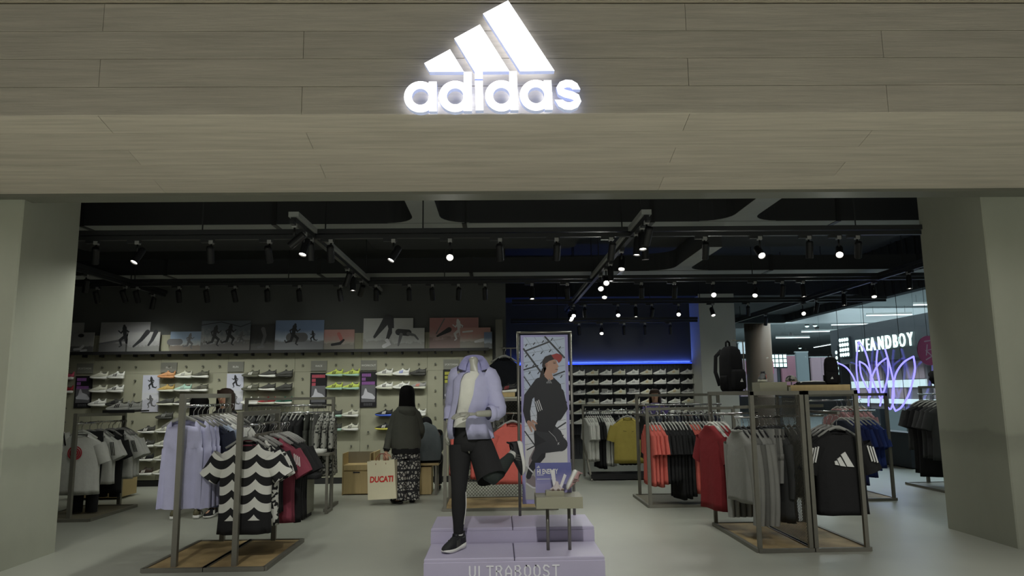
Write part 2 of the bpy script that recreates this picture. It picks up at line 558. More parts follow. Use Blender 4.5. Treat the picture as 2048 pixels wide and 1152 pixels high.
# ------------------------------------------------------------------ track spotlights
M_lens = mat('lamp_lens', (255, 250, 235), 0.3, emit=14.0)
M_lensoff = mat('lamp_lens_dark', (90, 90, 88), 0.25)
M_body = mat('spot_black', (22, 22, 24), 0.45)
spot_adapter = MB().box(-0.11, 0.035, -0.02, 0.02, -0.035, 0.0).mesh('track_adapter')
spot_tip = MB().box(-0.022, 0.022, -0.024, 0.024, -0.05, -0.012).mesh('adapter_tip')
spot_stem = MB().tube([(0, 0, -0.05), (0, 0, -0.13)], 0.011, 8).mesh('stem', True)
R0 = 0.040
spot_head = MB().loft([[(r * math.cos(q), r * math.sin(q), z) for q in [2 * math.pi * j / 16 for j in range(16)]] for r, z in ((0.0, .13), (R0 * .8, .13), (R0, .115), (R0, -.055), (R0 * .93, -.06), (R0 * .86, -.045))]).mesh('lamp_head', False)
spot_lens = MB().loft([[(r * math.cos(q), r * math.sin(q), z) for q in [2 * math.pi * j / 16 for j in range(16)]] for r, z in ((R0 * .86, -.046), (R0 * .5, -.052), (0.0, -.054))]).mesh('lens', True)
LAMPS = []


def spotlight(loc, aim, lit, label, group, power=0, along='x', size=1.0, blend=1.0, cone=112):
    s = tag(empty('track_spotlight', loc), label, 'spotlight', group)
    rz = 0 if along == 'x' else math.pi / 2
    a = put('track_adapter', spot_adapter, M_rail, s, rz=rz)
    put('adapter_tip', spot_tip, M_adapter, s, rz=rz)
    put('stem', spot_stem, M_body, s)
    c = Vector((0, 0, -0.20))
    d = (Vector(aim) - (Vector(loc) + c)).normalized()
    q = Vector((0, 0, -1)).rotation_difference(d)
    for nm, me, m in (('lamp_head', spot_head, M_body), ('lens', spot_lens, M_lens)):
        o = put(nm, me, m, s, c)
        o.rotation_mode = 'QUATERNION'
        o.rotation_quaternion = q
    if power:
        l = bpy.data.lights.new('spot_beam', 'SPOT')
        l.energy, l.spot_size, l.spot_blend, l.shadow_soft_size, l.color = power * 0.62, math.radians(cone), blend, 0.045, (0.975, 1.0, 0.92)
        o = bpy.data.objects.new('spot_beam', l)
        o.location = Vector(loc) + c + d * 0.075
        o.rotation_mode = 'QUATERNION'
        o.rotation_quaternion = q
        COL.objects.link(o)
    return s


CAMP = (0.0, 0.0, 1.45)
G1 = 'spotlights on the front track'
G2 = 'spotlights on the second track'
G3 = 'spotlights on the third track'
G4 = 'spotlights on the rear track'
GL = 'spotlights on the left depth track'
GR = 'spotlights on the right depth track'
GS = 'spotlights beside the side glazing'
# x along the front track, lit?, aim, power
front = [(-4.332, 0, (-5.2, 9.5, .5), 34), (-3.889, 1, (-4.6, 6.6, 0.6), 30), (-3.096, 0, (-3.5, 9.6, 0), 34), (-2.467, 0, (-2.6, 10, .3), 34),
         (-1.800, 0, (-2.0, 9.5, .6), 34), (-1.120, 1, (-2.2, 7.0, .8), 34), (-0.503, 1, (-0.4, 4.0, 0.6), 30), (0.044, 0, (.2, 9.3, .8), 34),
         (0.665, 0, (.6, 9.3, .5), 34), (1.266, 0, (1.0, 9.0, .2), 34), (1.640, 1, (1.75, 8.0, 0.0), 34), (2.303, 0, (2.5, 9.4, .8), 34),
         (2.914, 1, (2.9, 4.6, 0.4), 30), (3.462, 1, (3.5, 8.3, 0), 34), (3.796, 1, (2.2, 4.6, 0.5), 30), (4.004, 0, (4.6, 9.6, .5), 34)]
names = ['behind the left pillar edge', 'glowing nearest the left pillar', 'facing away, third from the left pillar', 'facing away, left of the left depth track', 'facing away, right of the left depth track', 'tilted left and glowing above the shoe wall', 'glowing above the mannequin',
         'facing away, above the poster frame', 'facing away, right of the poster frame', 'facing away, where the right depth track crosses', 'glowing straight down beside the right depth track', 'facing away, between two glowing lamps', 'glowing towards the opening above the red shirts', 'glowing straight down near the right pillar', 'tilted and glowing near the right pillar', 'facing away, nearest the right pillar']
for (x, lit, aim, pw), nm in zip(front, names):
    spotlight((x, 7.8, TZ), aim, lit, 'black track spotlight on the front track, ' + nm, G1, pw)
sec = [(-6.095, 0), (-5.487, 0), (-4.856, 0), (-4.432, 0), (-4.005, 0), (-3.514, 0), (-3.024, 0), (-2.395, 0), (-1.851, 0), (-1.342, 0), (-0.983, 0), (-0.584, 0), (-0.175, 0)]
for i, (x, lit) in enumerate(sec):
    spotlight((x, 11.1, TZ), (x + .25 * math.sin(i * 2.1), 12.5, .30), 0, 'small black spotlight aimed at the shoe wall', 'spotlights aimed at the shoe wall', 64 if i % 2 else 22, cone=92, blend=1.0)
sec2 = [(0.551, 1, (.6, 10.6, 0), 'left of the right depth track'), (1.098, 0, (1.3, 12.2, .5), 'facing away, beside the right depth track'), (1.675, 1, (1.2, 9.2, .2), 'glowing right of the right depth track'),
        (2.252, 0, (2.4, 12.4, .5), 'facing away, over the yellow tee'), (2.766, 0, (2.8, 12.6, .3), 'facing away, over the coral tees'), (3.373, 1, (2.4, 6.0, .2), 'glowing left of the white column'),
        (4.028, 1, (2.7, 8.6, .3), 'glowing above the backpack'), (4.457, 0, (4.4, 12.0, .3), 'facing away, right of the backpack'), (4.786, 1, (4.9, 10.9, 0), 'glowing down over the blue tees')]
for x, lit, aim, nm in sec2:
    spotlight((x, 11.1, TZ), aim, lit, 'black spotlight on the second track, ' + nm, G2, 34)
thr = [(1.494, 1, (.6, 10.0, .3), 'glowing, first past the shoe wall'), (1.707, 0, (2, 15.9, .9), 'facing away, second past the shoe wall'), (2.348, 1, (2.0, 10.2, .5), 'glowing over the yellow tee'), (2.694, 1, (2.7, 13.6, 0), 'dimly seen, pointing straight down'),
       (3.006, 0, (3, 16, .9), 'facing away, right of the dim one'), (3.526, 1, (2.2, 9.0, .3), 'glowing just left of the white column'), (4.191, 1, (4.3, 12.2, .3), 'seen against the white column'), (4.884, 0, (5.2, 15, .5), 'facing away, right of the white column')]
for x, lit, aim, nm in thr:
    spotlight((x, 13.9, TZ), aim, lit, 'small black spotlight on the third track, ' + nm, G3, 28)
for i, px in enumerate((1.756, 2.237, 2.721, 3.168, 3.712)):
    nm = ('first', 'second and glowing', 'third', 'fourth', 'fifth')[i]
    spotlight((px, 15.4, TZ - .22), (px + (-.3 if i == 1 else 0.2), 13.0 if i == 1 else 16.4, 0.6), i == 1, 'tiny spotlight on the rear track before the blue wall, %s from the left' % nm, G4, 22, cone=80, blend=1.0)
for y, lit, aim, nm in ((7.05, 0, (-4.25, 6.9, 0.9), 'cut by the fascia edge'), (7.42, 1, (-2.35, 6.4, .4), 'glowing nearest the opening'), (7.7, 0, (-2.0, 8.4, .5), 'facing away, just behind the glowing one'), (9.6, 0, (-2.9, 10.3, .5), 'facing away, halfway back'), (10.0, 1, (-2.0, 9.8, 0), 'glowing halfway back'), (10.6, 0, (-3.0, 12.4, 1.2), 'facing away, near its far end')):
    spotlight((-1.99, y, TZ), aim, lit, 'spotlight on the track over the patterned tee rack, ' + nm, GL, 150 if y == 7.05 else 34, 'y', cone=80 if y == 7.05 else 112)
for y, lit, aim, nm in ((7.02, 0, (1.2, 8.4, 1), 'dark and cut by the fascia edge'), (7.25, 1, (1.45, 6.7, .2), 'glowing nearest the opening'), (7.55, 1, (1.2, 7.35, 0), 'second glowing one'), (8.5, 1, (1.0, 7.2, .3), 'third glowing one'), (9.35, 1, (1.5, 9.2, 0), 'pointing straight down'),
                        (9.75, 1, (1.0, 5.5, .3), 'fourth glowing one'), (10.3, 1, (1.3, 5.8, .3), 'fifth glowing one'), (14.3, 1, (0.9, 11.5, .3), 'pair at the far end, left'), (14.6, 1, (1.9, 12.2, .3), 'pair at the far end, right')):
    spotlight((1.5, y, TZ), aim, lit, 'black spotlight on the right depth track, ' + nm, GR, 22, 'y')
for y, lit, aim, nm in ((9.5, 1, (5.8, 9.3, 0), 'partly hidden by the right pillar'), (10.3, 1, (5.9, 10.2, 0), 'pointing down beside the pillar'), (11.3, 1, (5.3, 9.8, .2), 'glowing above the hall ceiling line'), (12.3, 1, (5.9, 12.2, 0), 'pointing straight down'), (13.4, 0, (5.6, 14, .5), 'facing away, halfway along'), (14.0, 1, (5.0, 8.5, .5), 'glowing above the glazing'), (16.0, 0, (6.0, 17, .5), 'facing away, at the far end')):
    spotlight((6.0, y, TZ), aim, lit, 'black spotlight along the side glazing, ' + nm, GS, 26, 'y')
for y, aim, nm in ((9.95, (-6.2, 10.6, 1), 'nearest the pillar'), (11.0, (-5.5, 12.4, 1), 'second from the pillar'), (11.9, (-6.2, 12.5, 1.2), 'third from the pillar')):
    spotlight((-5.63, y, TZ), aim, 0, 'Dark spotlight on the track behind the left pillar, ' + nm, 'spotlights behind the left pillar', 34, 'y')

# ------------------------------------------------------------------ illuminated logo sign on the fascia
SX, SZ = 1.55 / 2016.0, 0.947 / 1152.0
def LS(u, v, w):
    return (-0.777 + u * SX, 5.2 - 0.115 + w, 4.38 - v * SZ)
M_signface = mat('sign_face', (250, 252, 255), 0.4, emit=2.2)
M_signside = mat('sign_side', (206, 216, 250), 0.5, emit=0.28)
sign = tag(empty('illuminated_sign', (0, 5.2, 3.6)), 'glowing white three-bar logo over lowercase lettering on the wood fascia', 'sign')
def letter(name, polys, rings=()):
    face, side = MB(), MB()
    for p in polys:
        face.sheet(p, lambda u, v: LS(u, v, 0.0))
        n = len(p)
        side.add([LS(u, v, w) for w in (0.0005, 0.055) for u, v in p], [(i, (i + 1) % n, (i + 1) % n + n, i + n) for i in range(n)])
    for cx, cy, rx, ry, ix, iy in rings:
        n = 40
        o = [(cx + rx * math.cos(2 * math.pi * i / n), cy + ry * math.sin(2 * math.pi * i / n)) for i in range(n)]
        q = [(cx + ix * math.cos(2 * math.pi * i / n), cy + iy * math.sin(2 * math.pi * i / n)) for i in range(n)]
        face.add([LS(u, v, 0.0) for u, v in o + q], [(i, (i + 1) % n, (i + 1) % n + n, i + n) for i in range(n)])
        for c in (o, q):
            side.add([LS(u, v, w) for w in (0.0005, 0.055) for u, v in c], [(i, (i + 1) % n, (i + 1) % n + n, i + n) for i in range(n)])
    f = face.build(name, M_signface)
    f.parent = sign
    f.matrix_parent_inverse = Matrix.Translation(-Vector(sign.location))
    s = side.build('letter_side', M_signside)
    s.parent = f
    pins = MB()
    if polys:
        c = [sum(q[i] for p in polys for q in p) / sum(len(p) for p in polys) for i in (0, 1)]
        x, y, z = LS(c[0], c[1], 0.01)
        pins.tube([(x, y, z), (x, 5.2005, z)], .008, 8)
        pins.build('standoff_pin', M_signside).parent = f
    return f
letter('logo_bar', [[(335, 607), (583, 474), (715, 688), (385, 690)]])
letter('logo_bar', [[(624, 370), (873, 235), (1155, 686), (897, 688), (897, 757), (822, 757), (820, 690)]])
letter('logo_bar', [[(904, 130), (1150, 0), (1590, 682), (1258, 686)]])
letter('letter', [[(380, 782), (456, 782), (460, 1062), (384, 1062)]], [(300, 925, 156, 147, 80, 76)])
letter('letter', [[(715, 690), (790, 692), (790, 1060), (712, 1060)]], [(633, 922, 156, 147, 80, 76)])
letter('letter', [[(822, 777), (897, 776), (902, 1053), (828, 1054)]])
letter('letter', [[(1152, 686), (1226, 686), (1236, 1053), (1160, 1053)]], [(1075, 918, 156, 147, 80, 76)])
letter('letter', [[(1485, 772), (1558, 772), (1565, 1050), (1490, 1050)]], [(1408, 914, 156, 146, 80, 76)])
# letter s as a swept band
scl = [(1836, 860), (1760, 838)]
cen = [(1797, 858), (1782, 828), (1745, 806), (1700, 804), (1660, 818), (1640, 848), (1648, 880), (1690, 900), (1750, 914), (1795, 935), (1806, 968), (1785, 1000), (1740, 1018), (1690, 1014), (1648, 992), (1632, 958)]
def band(c, h):
    L, R = [], []
    for i, p in enumerate(c):
        a, b = c[max(i - 1, 0)], c[min(i + 1, len(c) - 1)]
        t = Vector((b[0] - a[0], b[1] - a[1])).normalized()
        L.append((p[0] - t.y * h, p[1] + t.x * h))
        R.append((p[0] + t.y * h, p[1] - t.x * h))
    return L, R
Lb, Rb = band(cen, 36)
Lb[0], Rb[0] = (1757, 860), (1836, 860)
Lb[-1], Rb[-1] = (1666, 957), (1588, 957)
if (Lb[1][0] - Rb[1][0]) > 0:
    Lb[0], Rb[0] = Rb[0], Lb[0]
letter('letter', [[Lb[i], Lb[i + 1], Rb[i + 1], Rb[i]] for i in range(len(cen) - 1)])

# ------------------------------------------------------------------ clothes: cloth meshes, hangers, racks
def cloth(name, rgb, dark=None, **k):
    return mat('cloth_' + name, rgb, 0.85, noise=0.10, nscale=9, bump=0.25, bscale=14, dark=dark, spec=0.2, **k)


C_lav = cloth('lavender', (188, 188, 218))
C_navy = cloth('navy', (52, 56, 70))
C_white = cloth('white', (214, 214, 208))
C_black = cloth('black', (40, 40, 41))
C_char = cloth('charcoal', (74, 75, 75))
C_grey = cloth('grey', (150, 150, 145))
C_midgrey = cloth('mid_grey', (112, 112, 108))
C_coral = cloth('coral', (206, 104, 94))
C_red = cloth('red', (132, 46, 50))
C_burg = cloth('burgundy', (136, 66, 80))
C_yellow = cloth('yellow', (178, 162, 84))
C_blue = cloth('blue', (52, 68, 132))
C_dkblue = cloth('dark_blue', (44, 52, 100))
C_pink = cloth('pink', (206, 158, 160))
C_ice = cloth('ice_blue', (176, 188, 210))
C_olive = cloth('olive_grey', (84, 86, 80))
M_stripe = mat('white_stripe', (226, 226, 222), 0.7)
M_bstripe = mat('black_stripe', (20, 20, 22), 0.7)


def ring(rx, ry, z, n=30, ex=2.4, wav=0.0, k=5, ph=0.0, slope=0.0, drop=0.0, cx=0.0):
    out = []
    for j in range(n):
        q = 2 * math.pi * j / n
        c, s = math.cos(q), math.sin(q)
        x = rx * math.copysign(abs(c) ** (2 / ex), c)
        y = ry * math.copysign(abs(s) ** (2 / ex), s) * (1 + wav * math.sin(k * q + ph)) + ry * wav * 0.6 * math.sin(k * 1.7 * c * 3 + ph)
        zz = z - slope * (abs(x) / max(rx, 1e-6)) ** 1.3 - (drop if s < -0.3 else 0)
        out.append((cx + x, y, zz))
    return out


CLOTH = {}


def top_mesh(w=.46, L=.68, thick=.05, sleeve=.21, out=.38, wave=.32, seed=1, flare=1.0, sr=.085, neck=.085, drop=.035):
    """tee or sweatshirt on a hanger; origin on the rail, collar 13 cm below it, front looks to -y"""
    key = ('top', w, L, thick, sleeve, out, wave, seed, flare, sr, neck)
    if key in CLOTH:
        return CLOTH[key]
    r = random.Random(seed)
    a, z0, ph = w / 2, -0.125, r.uniform(0, 6)
    k = r.choice((4, 5, 6))
    rings = [ring(neck * .92, .042, z0 - .012, drop=drop), ring(neck, .05, z0, drop=drop), ring(neck + .012, .05, z0 - .006, drop=drop * .9), ring(a * .62, .046, z0 - .02, slope=.035), ring(a * .97, .040, z0 - .03, slope=.085, ex=3), ring(a, thick * .85, z0 - .15, ex=3)]
    N = 9
    for i in range(N + 1):
        t = i / N
        rings.append(ring(a * (1.0 - .05 * math.sin(t * math.pi) + (flare - 1) * t), thick * (1 + .15 * t), z0 - .22 - (L - .22) * t - (.012 * math.sin(ph + i) if i == N else 0), ex=2.6, wav=wave * t, k=k, ph=ph + t * .8))
    rings.append(ring(a * flare * .97, thick * .9, z0 - L + .02, ex=2.6, wav=wave, k=k, ph=ph + .8))
    mb = MB().loft(rings)
    if sleeve:
        for s in (-1, 1):
            p0 = Vector((s * a * .86, 0, z0 - .14))
            n = 6 if sleeve > .35 else 4
            pts, rs = [], []
            for i in range(n + 1):
                t = i / n
                bend = out * (1 - (.75 * t if sleeve > .35 else 0))
                pts.append(p0 + Vector((s * math.sin(bend) * sleeve * t, -0.012 * math.sin(t * 3) * (1 if sleeve > .35 else 0), -math.cos(bend) * sleeve * t)))
                rs.append(sr * (1 - (.42 if sleeve > .35 else .05) * t) * (1 + .06 * math.sin(5 * t + ph)))
            mb.tube(pts, rs, 12, flat=min(.95, thick * .95 / sr), side=(1, 0, 0), caps=False)
    CLOTH[key] = mb.mesh('garment', True)
    return CLOTH[key]


def tank_mesh(w=.35, L=.755, thick=.05, seed=3):
    key = ('tank', w, L, seed)
    if key in CLOTH:
        return CLOTH[key]
    a, z0 = w / 2, -0.13
    rings = [ring(.105, .035, z0, drop=.06), ring(.112, .04, z0 - .004, drop=.055), ring(.145, .042, z0 - .012, slope=.03, drop=.02), ring(.152, .045, z0 - .10, ex=3), ring(.165, .05, z0 - .17, ex=3), ring(a * .95, thick, z0 - .235)]
    for i in range(8):
        t = i / 7
        rings.append(ring(a * (1 + .07 * t), thick * (1 + .4 * t), z0 - .24 - (L - .24) * t, wav=.22 + .4 * t, k=5, ph=seed + t))
    mb = MB().loft(rings)
    CLOTH[key] = mb.mesh('garment', True)
    return CLOTH[key]


def pants_mesh(w=.34, L=.9, thick=.04, seed=4, rise=.26):
    key = ('pants', w, L, thick, seed, rise)
    if key in CLOTH:
        return CLOTH[key]
    a, z0 = w / 2, -0.11
    mb = MB().loft([ring(a, .02, z0), ring(a, .026, z0 - .03), ring(a * 1.04, thick, z0 - rise * .6), ring(a * 1.06, thick, z0 - rise)], cap1=True)
    for s in (-1, 1):
        mb.loft([ring(a * .55 * (1 - .25 * t), thick * (1 - .1 * t), z0 - rise * .8 - (L - rise * .8) * t, n=16, cx=s * a * .52, wav=.12, k=4, ph=seed + t * 2) for t in (0, .25, .5, .75, 1)])
    CLOTH[key] = mb.mesh('garment', True)
    return CLOTH[key]


hanger_body = MB().tube([(-.19, 0, -.185), (-.10, 0, -.132), (-.02, 0, -.10), (.02, 0, -.10), (.10, 0, -.132), (.19, 0, -.185)], [.010, .013, .016, .016, .013, .010], 8, flat=.6, side=(0, 0, 1)).mesh('hanger', True)
hook_mesh = MB().tube([(0, 0, -.10), (0, 0, -.045), (.012, 0, -.03), (.024, 0, -.012), (.018, 0, .006), (0, 0, .012), (-.016, 0, .004)], .0035, 6).mesh('hook', True)
M_hanger = mat('hanger_grey', (150, 150, 146), .5)
M_hangerw = mat('hanger_pale', (196, 196, 190), .5)


def hang(me, m, loc, rz, name, label, cat, group, hl, hg, hm=None, tilt=0.0):
    o = put(name, me, m, None, loc, rz)
    tag(o, label, cat, group)
    if tilt:
        o.rotation_euler[1] = tilt
    h = put('clothes_hanger', hanger_body, hm or M_hanger, None, loc, rz)
    put('hook', hook_mesh, M_chrome, h)
    tag(h, hl, 'hanger', hg)
    return o


def stripes(parent, pts, m=None, w=.012, name='stripe', off=.004):
    """three printed bands following a list of surface points (each a strip start/end pair)"""
    for p0, p1 in pts:
        MB().bar(p0, p1, w, .003).build(name, m or M_stripe, parent)


M_base = mat('rack_base_board', (206, 180, 130), .6, noise=.35, nscale=2.2, stretch=(1, 1, 1), dark=(130, 110, 78))
M_basegrey = mat('rack_base_grey', (124, 118, 100), .6, noise=.2, nscale=3)


def rack(name, label, cat, parts, base=None, bw=.045, boards=1, bm=None, group=None, zb=.035):
    """parts: (name, p0, p1, width); base: (x0, x1, y0, y1)"""
    c = Vector(((base[0] + base[1]) / 2, (base[2] + base[3]) / 2, 0)) if base else Vector((parts[0][1][0], parts[0][1][1], 0))
    r = tag(empty(name, c), label, cat, group)
    for nm, p0, p1, w in parts:
        if nm == 'rail':
            MB().tube([Vector(p0) - c, Vector(p1) - c], w / 2, 8).build(nm, M_chrome, r, None, 0, True)
        else:
            MB().bar(Vector(p0) - c, Vector(p1) - c, w).build(nm, M_steel, r)
    if base:
        x0, x1, y0, y1 = base[0] - c.x, base[1] - c.x, base[2] - c.y, base[3] - c.y
        for p0, p1 in (((x0, y0), (x1, y0)), ((x0, y1), (x1, y1)), ((x0, y0), (x0, y1)), ((x1, y0), (x1, y1))):
            MB().bar((*p0, zb / 2), (*p1, zb / 2), bw * .8, zb).build('base_frame', M_steel, r)
        MB().box(x0 + bw * .4, x1 - bw * .4, y0 + bw * .4, y1 - bw * .4, .004, zb * .75).build('base_board', bm or M_base, r)
    return r


# ---------- front left pair of racks
def u_rack(label, x, y0, y1, h, rail, base, group):
    return rack('clothing_rack', label, 'rack', [('post', (x, y0, .02), (x, y0, h), .045), ('post', (x, y1, .02), (x, y1, h), .045), ('top_bar', (x, y0 - .022, h + .0), (x, y1 + .022, h), .04),
                                                 ('rail', (x + .012, y0, rail), (x + .012, y1, rail), .026), ('arm', (x + .06, y0 + .25, rail - .09), (x + .06, y1 - .05, rail - .09), .025)], base, group=group)


GA = 'front left racks'
u_rack('taller grey U-shaped rack with lavender tops on a wood base', -2.765, 6.51, 7.60, 1.465, 1.375, (-2.99, -2.485, 6.42, 7.62), GA)
u_rack('lower grey U-shaped rack with the black and white patterned tee', -2.255, 6.51, 7.60, 1.30, 1.195, (-2.478, -1.97, 6.42, 7.62), GA)
hl1, hg1 = 'grey hanger on the rail of the lavender tops rack', 'hangers on the lavender rack'
tk = tank_mesh()
hang(tk, C_lav, (-2.80, 6.64, 1.375), 0.06, 'tank_top', 'long lavender tank top at the front of the left rack', 'top', None, hl1, hg1)
for i, y in enumerate((6.72, 6.79, 6.86)):
    hang(tank_mesh(.35, .765, .05, 5 + i), C_lav, (-2.75 + .012 * i, y, 1.375), .05 - .03 * i, 'tank_top', 'lavender tank top hanging just behind the front one', 'top', 'lavender tops behind the front tank top', hl1, hg1)
hang(top_mesh(.40, .62, .04, .18, seed=11), C_navy, (-2.73, 6.98, 1.375), 0, 'tee_shirt', 'navy top behind the lavender tank tops', 'top', None, hl1, hg1)
bt = hang(top_mesh(.46, .60, .045, .22, out=.6, seed=12), C_ice, (-2.72, 7.08, 1.375), -.1, 'tee_shirt', 'pale blue tee with black shoulder stripes on the lavender rack', 'tee', None, hl1, hg1)
stripes(bt, [((.17 + .016 * k, -.055 + .001 * k, -.225 - .008 * k), (.235 + .016 * k, -.052, -.36 - .008 * k)) for k in (-1.2, 0, 1.2)], M_bstripe)
for i, y in enumerate((7.20, 7.30, 7.40)):
    hang(top_mesh(.46, .58, .045, .22, out=.6, seed=13 + i), C_white, (-2.71, y, 1.375), -.1, 'tee_shirt', 'white tee behind the pale blue striped one', 'tee', 'white tees at the back of the lavender rack', hl1, hg1, M_hangerw)
hang(top_mesh(.44, .60, .045, .2, seed=16), C_char, (-2.7, 7.52, 1.375), 0, 'tee_shirt', 'dark tee at the far end of the lavender rack', 'tee', None, hl1, hg1)

# black and white wave pattern
def wave_material():
    m = bpy.data.materials.new('wave_print')
    m.use_nodes = True
    nt = m.node_tree
    b = nt.nodes['Principled BSDF']
    b.inputs['Roughness'].default_value = .85
    tc = nt.nodes.new('ShaderNodeTexCoord')
    sp = nt.nodes.new('ShaderNodeSeparateXYZ')
    nt.links.new(tc.outputs['Object'], sp.inputs[0])
    def mth(op, a, bb=None):
        n = nt.nodes.new('ShaderNodeMath')
        n.operation = op
        for i, v in enumerate((a, bb)):
            if v is None:
                continue
            if isinstance(v, (int, float)):
                n.inputs[i].default_value = v
            else:
                nt.links.new(v, n.inputs[i])
        return n.outputs[0]
    x, z = sp.outputs['X'], sp.outputs['Z']
    # scallops: cusps every 0.165 m, sagging between them
    u = mth('FRACT', mth('ADD', mth('DIVIDE', x, 0.20), 0.5))
    sag = mth('MULTIPLY', mth('MULTIPLY', u, mth('SUBTRACT', 1.0, u)), 0.26)
    # every other row shifts with a gentle tilt so that the bands pinch at the cusps
    v = mth('FRACT', mth('DIVIDE', mth('ADD', z, sag), 0.15))
    band_w = mth('ADD', mth('MULTIPLY', mth('MULTIPLY', u, mth('SUBTRACT', 1.0, u)), 0.35), 0.42)
    isb = mth('LESS_THAN', v, band_w)
    hem = mth('LESS_THAN', z, -0.80)
    f = mth('MAXIMUM', isb, hem)
    mx = nt.nodes.new('ShaderNodeMix')
    mx.data_type = 'RGBA'
    mx.inputs['A'].default_value = (*lin((214, 214, 206)), 1)
    mx.inputs['B'].default_value = (*lin((22, 22, 24)), 1)
    nt.links.new(f, mx.inputs['Factor'])
    nt.links.new(mx.outputs['Result'], b.inputs['Base Color'])
    return m


def check_material(name, sc, a, c):
    m = bpy.data.materials.new(name)
    m.use_nodes = True
    nt = m.node_tree
    b = nt.nodes['Principled BSDF']
    b.inputs['Roughness'].default_value = .85
    tc = nt.nodes.new('ShaderNodeTexCoord')
    vo = nt.nodes.new('ShaderNodeTexVoronoi')
    vo.inputs['Scale'].default_value = sc
    nt.links.new(tc.outputs['Object'], vo.inputs['Vector'])
    cr = nt.nodes.new('ShaderNodeValToRGB')
    cr.color_ramp.interpolation = 'CONSTANT'
    cr.color_ramp.elements[0].color = (*lin(a), 1)
    cr.color_ramp.elements[1].position = 0.42
    cr.color_ramp.elements[1].color = (*lin(c), 1)
    nt.links.new(vo.outputs['Color'], cr.inputs[0])
    nt.links.new(cr.outputs[0], b.inputs['Base Color'])
    return m


M_wave = wave_material()
M_check = check_material('scale_print', 34, (22, 22, 24), (208, 208, 200))
M_camo = check_material('leaf_print', 40, (40, 42, 40), (150, 150, 142))
hl2, hg2 = 'grey hanger on the rail of the patterned tee rack', 'hangers on the patterned tee rack'
pt = hang(top_mesh(.47, .80, .07, .22, out=.62, wave=.16, seed=21, sr=.10), M_wave, (-2.235, 6.66, 1.185), .04, 'tee_shirt', 'black and white wavy patterned tee facing the opening', 'tee', None, hl2, hg2)
MB().tube([(.088 * math.cos(q), .05 * math.sin(q), -.126 - (.035 if math.sin(q) < -.3 else 0)) for q in [2 * math.pi * j / 20 for j in range(21)]], .006, 6).build('neckband', C_burg, pt, smooth=True)
hang(top_mesh(.45, .74, .055, .22, out=.5, seed=22), M_check, (-2.2, 6.80, 1.185), -.06, 'tee_shirt', 'small scale-patterned tee right behind the wavy patterned tee', 'tee', None, hl2, hg2)
for i, y in enumerate((6.95, 7.02)):
    hang(top_mesh(.44, .66, .045, .2, seed=23 + i), C_black, (-2.22, y, 1.185), 0, 'tee_shirt', 'black tee between patterned tee and burgundy tee', 'tee', 'black tees behind the patterned tee', hl2, hg2)
for i, y in enumerate((7.12, 7.19)):
    b = hang(top_mesh(.46, .78, .05, .24, out=.55, seed=25 + i), C_burg, (-2.16, y, 1.185), -.12, 'tee_shirt', 'burgundy tee with white lettered sleeve%s' % ('' if i == 0 else ' second in its row'), 'tee', 'burgundy tees', hl2, hg2)
    for k in range(4):
        MB().bar((.245 + .017 * k, -.052, -.27 - .010 * k), (.255 + .017 * k, -.052, -.36 - .010 * k), .008, .003).build('sleeve_print', M_stripe, b)
for i, y in enumerate((7.28, 7.36, 7.44, 7.52)):
    hang(top_mesh(.47, .80, .05, .24, out=.5, seed=27 + i), C_black, (-2.13, y, 1.185), -.12, 'tee_shirt', 'long black tee behind the burgundy tees', 'tee', 'black tees behind the burgundy tees', hl2, hg2)

# ---------- rack behind the left pillar
rk = rack('clothing_rack', 'grey rack of white tees partly behind the left pillar', 'rack', [('post', (-5.18, 9.16, .02), (-5.18, 9.16, 1.27), .045), ('post', (-5.15, 10.27, .02), (-5.15, 10.27, 1.25), .045), ('top_bar', (-5.18, 9.14, 1.255), (-5.15, 10.29, 1.235), .04),
                                                                                                  ('rail', (-5.16, 9.16, 1.15), (-5.14, 10.27, 1.15), .026)], (-5.62, -4.88, 9.05, 10.2), bm=M_basegrey)
hl3, hg3 = 'grey hanger on the rack behind the left pillar', 'hangers behind the left pillar'
wt = hang(top_mesh(.50, .74, .055, .24, out=.35, seed=31), C_white, (-5.20, 9.34, 1.15), .08, 'tee_shirt', 'white tee with a round red chest print', 'tee', None, hl3, hg3, M_hangerw)
M_redprint = mat('red_print', (176, 44, 56), .8)
for k, r0 in enumerate((.086, .064, .042, .020)):
    n = 28
    mb = MB()
    mb.loft([[(-.03 + r * math.cos(2 * math.pi * j / n), -.079 + .12 * abs(.03 - r * math.cos(2 * math.pi * j / n)) ** 1.7, -.36 + r * math.sin(2 * math.pi * j / n)) for j in range(n)] for r in (r0, r0 - .016)])
    mb.build('round_print', M_redprint, wt)
hang(top_mesh(.50, .74, .05, .24, seed=32), C_white, (-5.27, 9.46, 1.15), .05, 'tee_shirt', 'plain white tee behind the red circle tee', 'tee', None, hl3, hg3, M_hangerw)
hang(pants_mesh(.34, 1.0, .05, 33), C_black, (-5.22, 9.55, 1.15), .1, 'trousers', 'black trousers hanging low behind the red circle tee', 'trousers', None, hl3, hg3)
for i, y in enumerate((9.64, 9.72)):
    t = hang(top_mesh(.48, .66, .045, .22, out=.5, seed=34 + i), C_white, (-5.17, y, 1.15), -.1, 'tee_shirt', 'white tee with three black sleeve stripes', 'tee', 'striped white tees behind the left pillar', hl3, hg3)
    stripes(t, [((.235 + .02 * k, -.048, -.25), (.27 + .02 * k, -.048, -.42)) for k in (-1, 0, 1)], M_bstripe, .008)
hang(top_mesh(.46, .80, .045, .22, seed=36), C_black, (-5.12, 9.82, 1.15), -.1, 'tee_shirt', 'long black top between the striped white tees', 'tee', None, hl3, hg3)
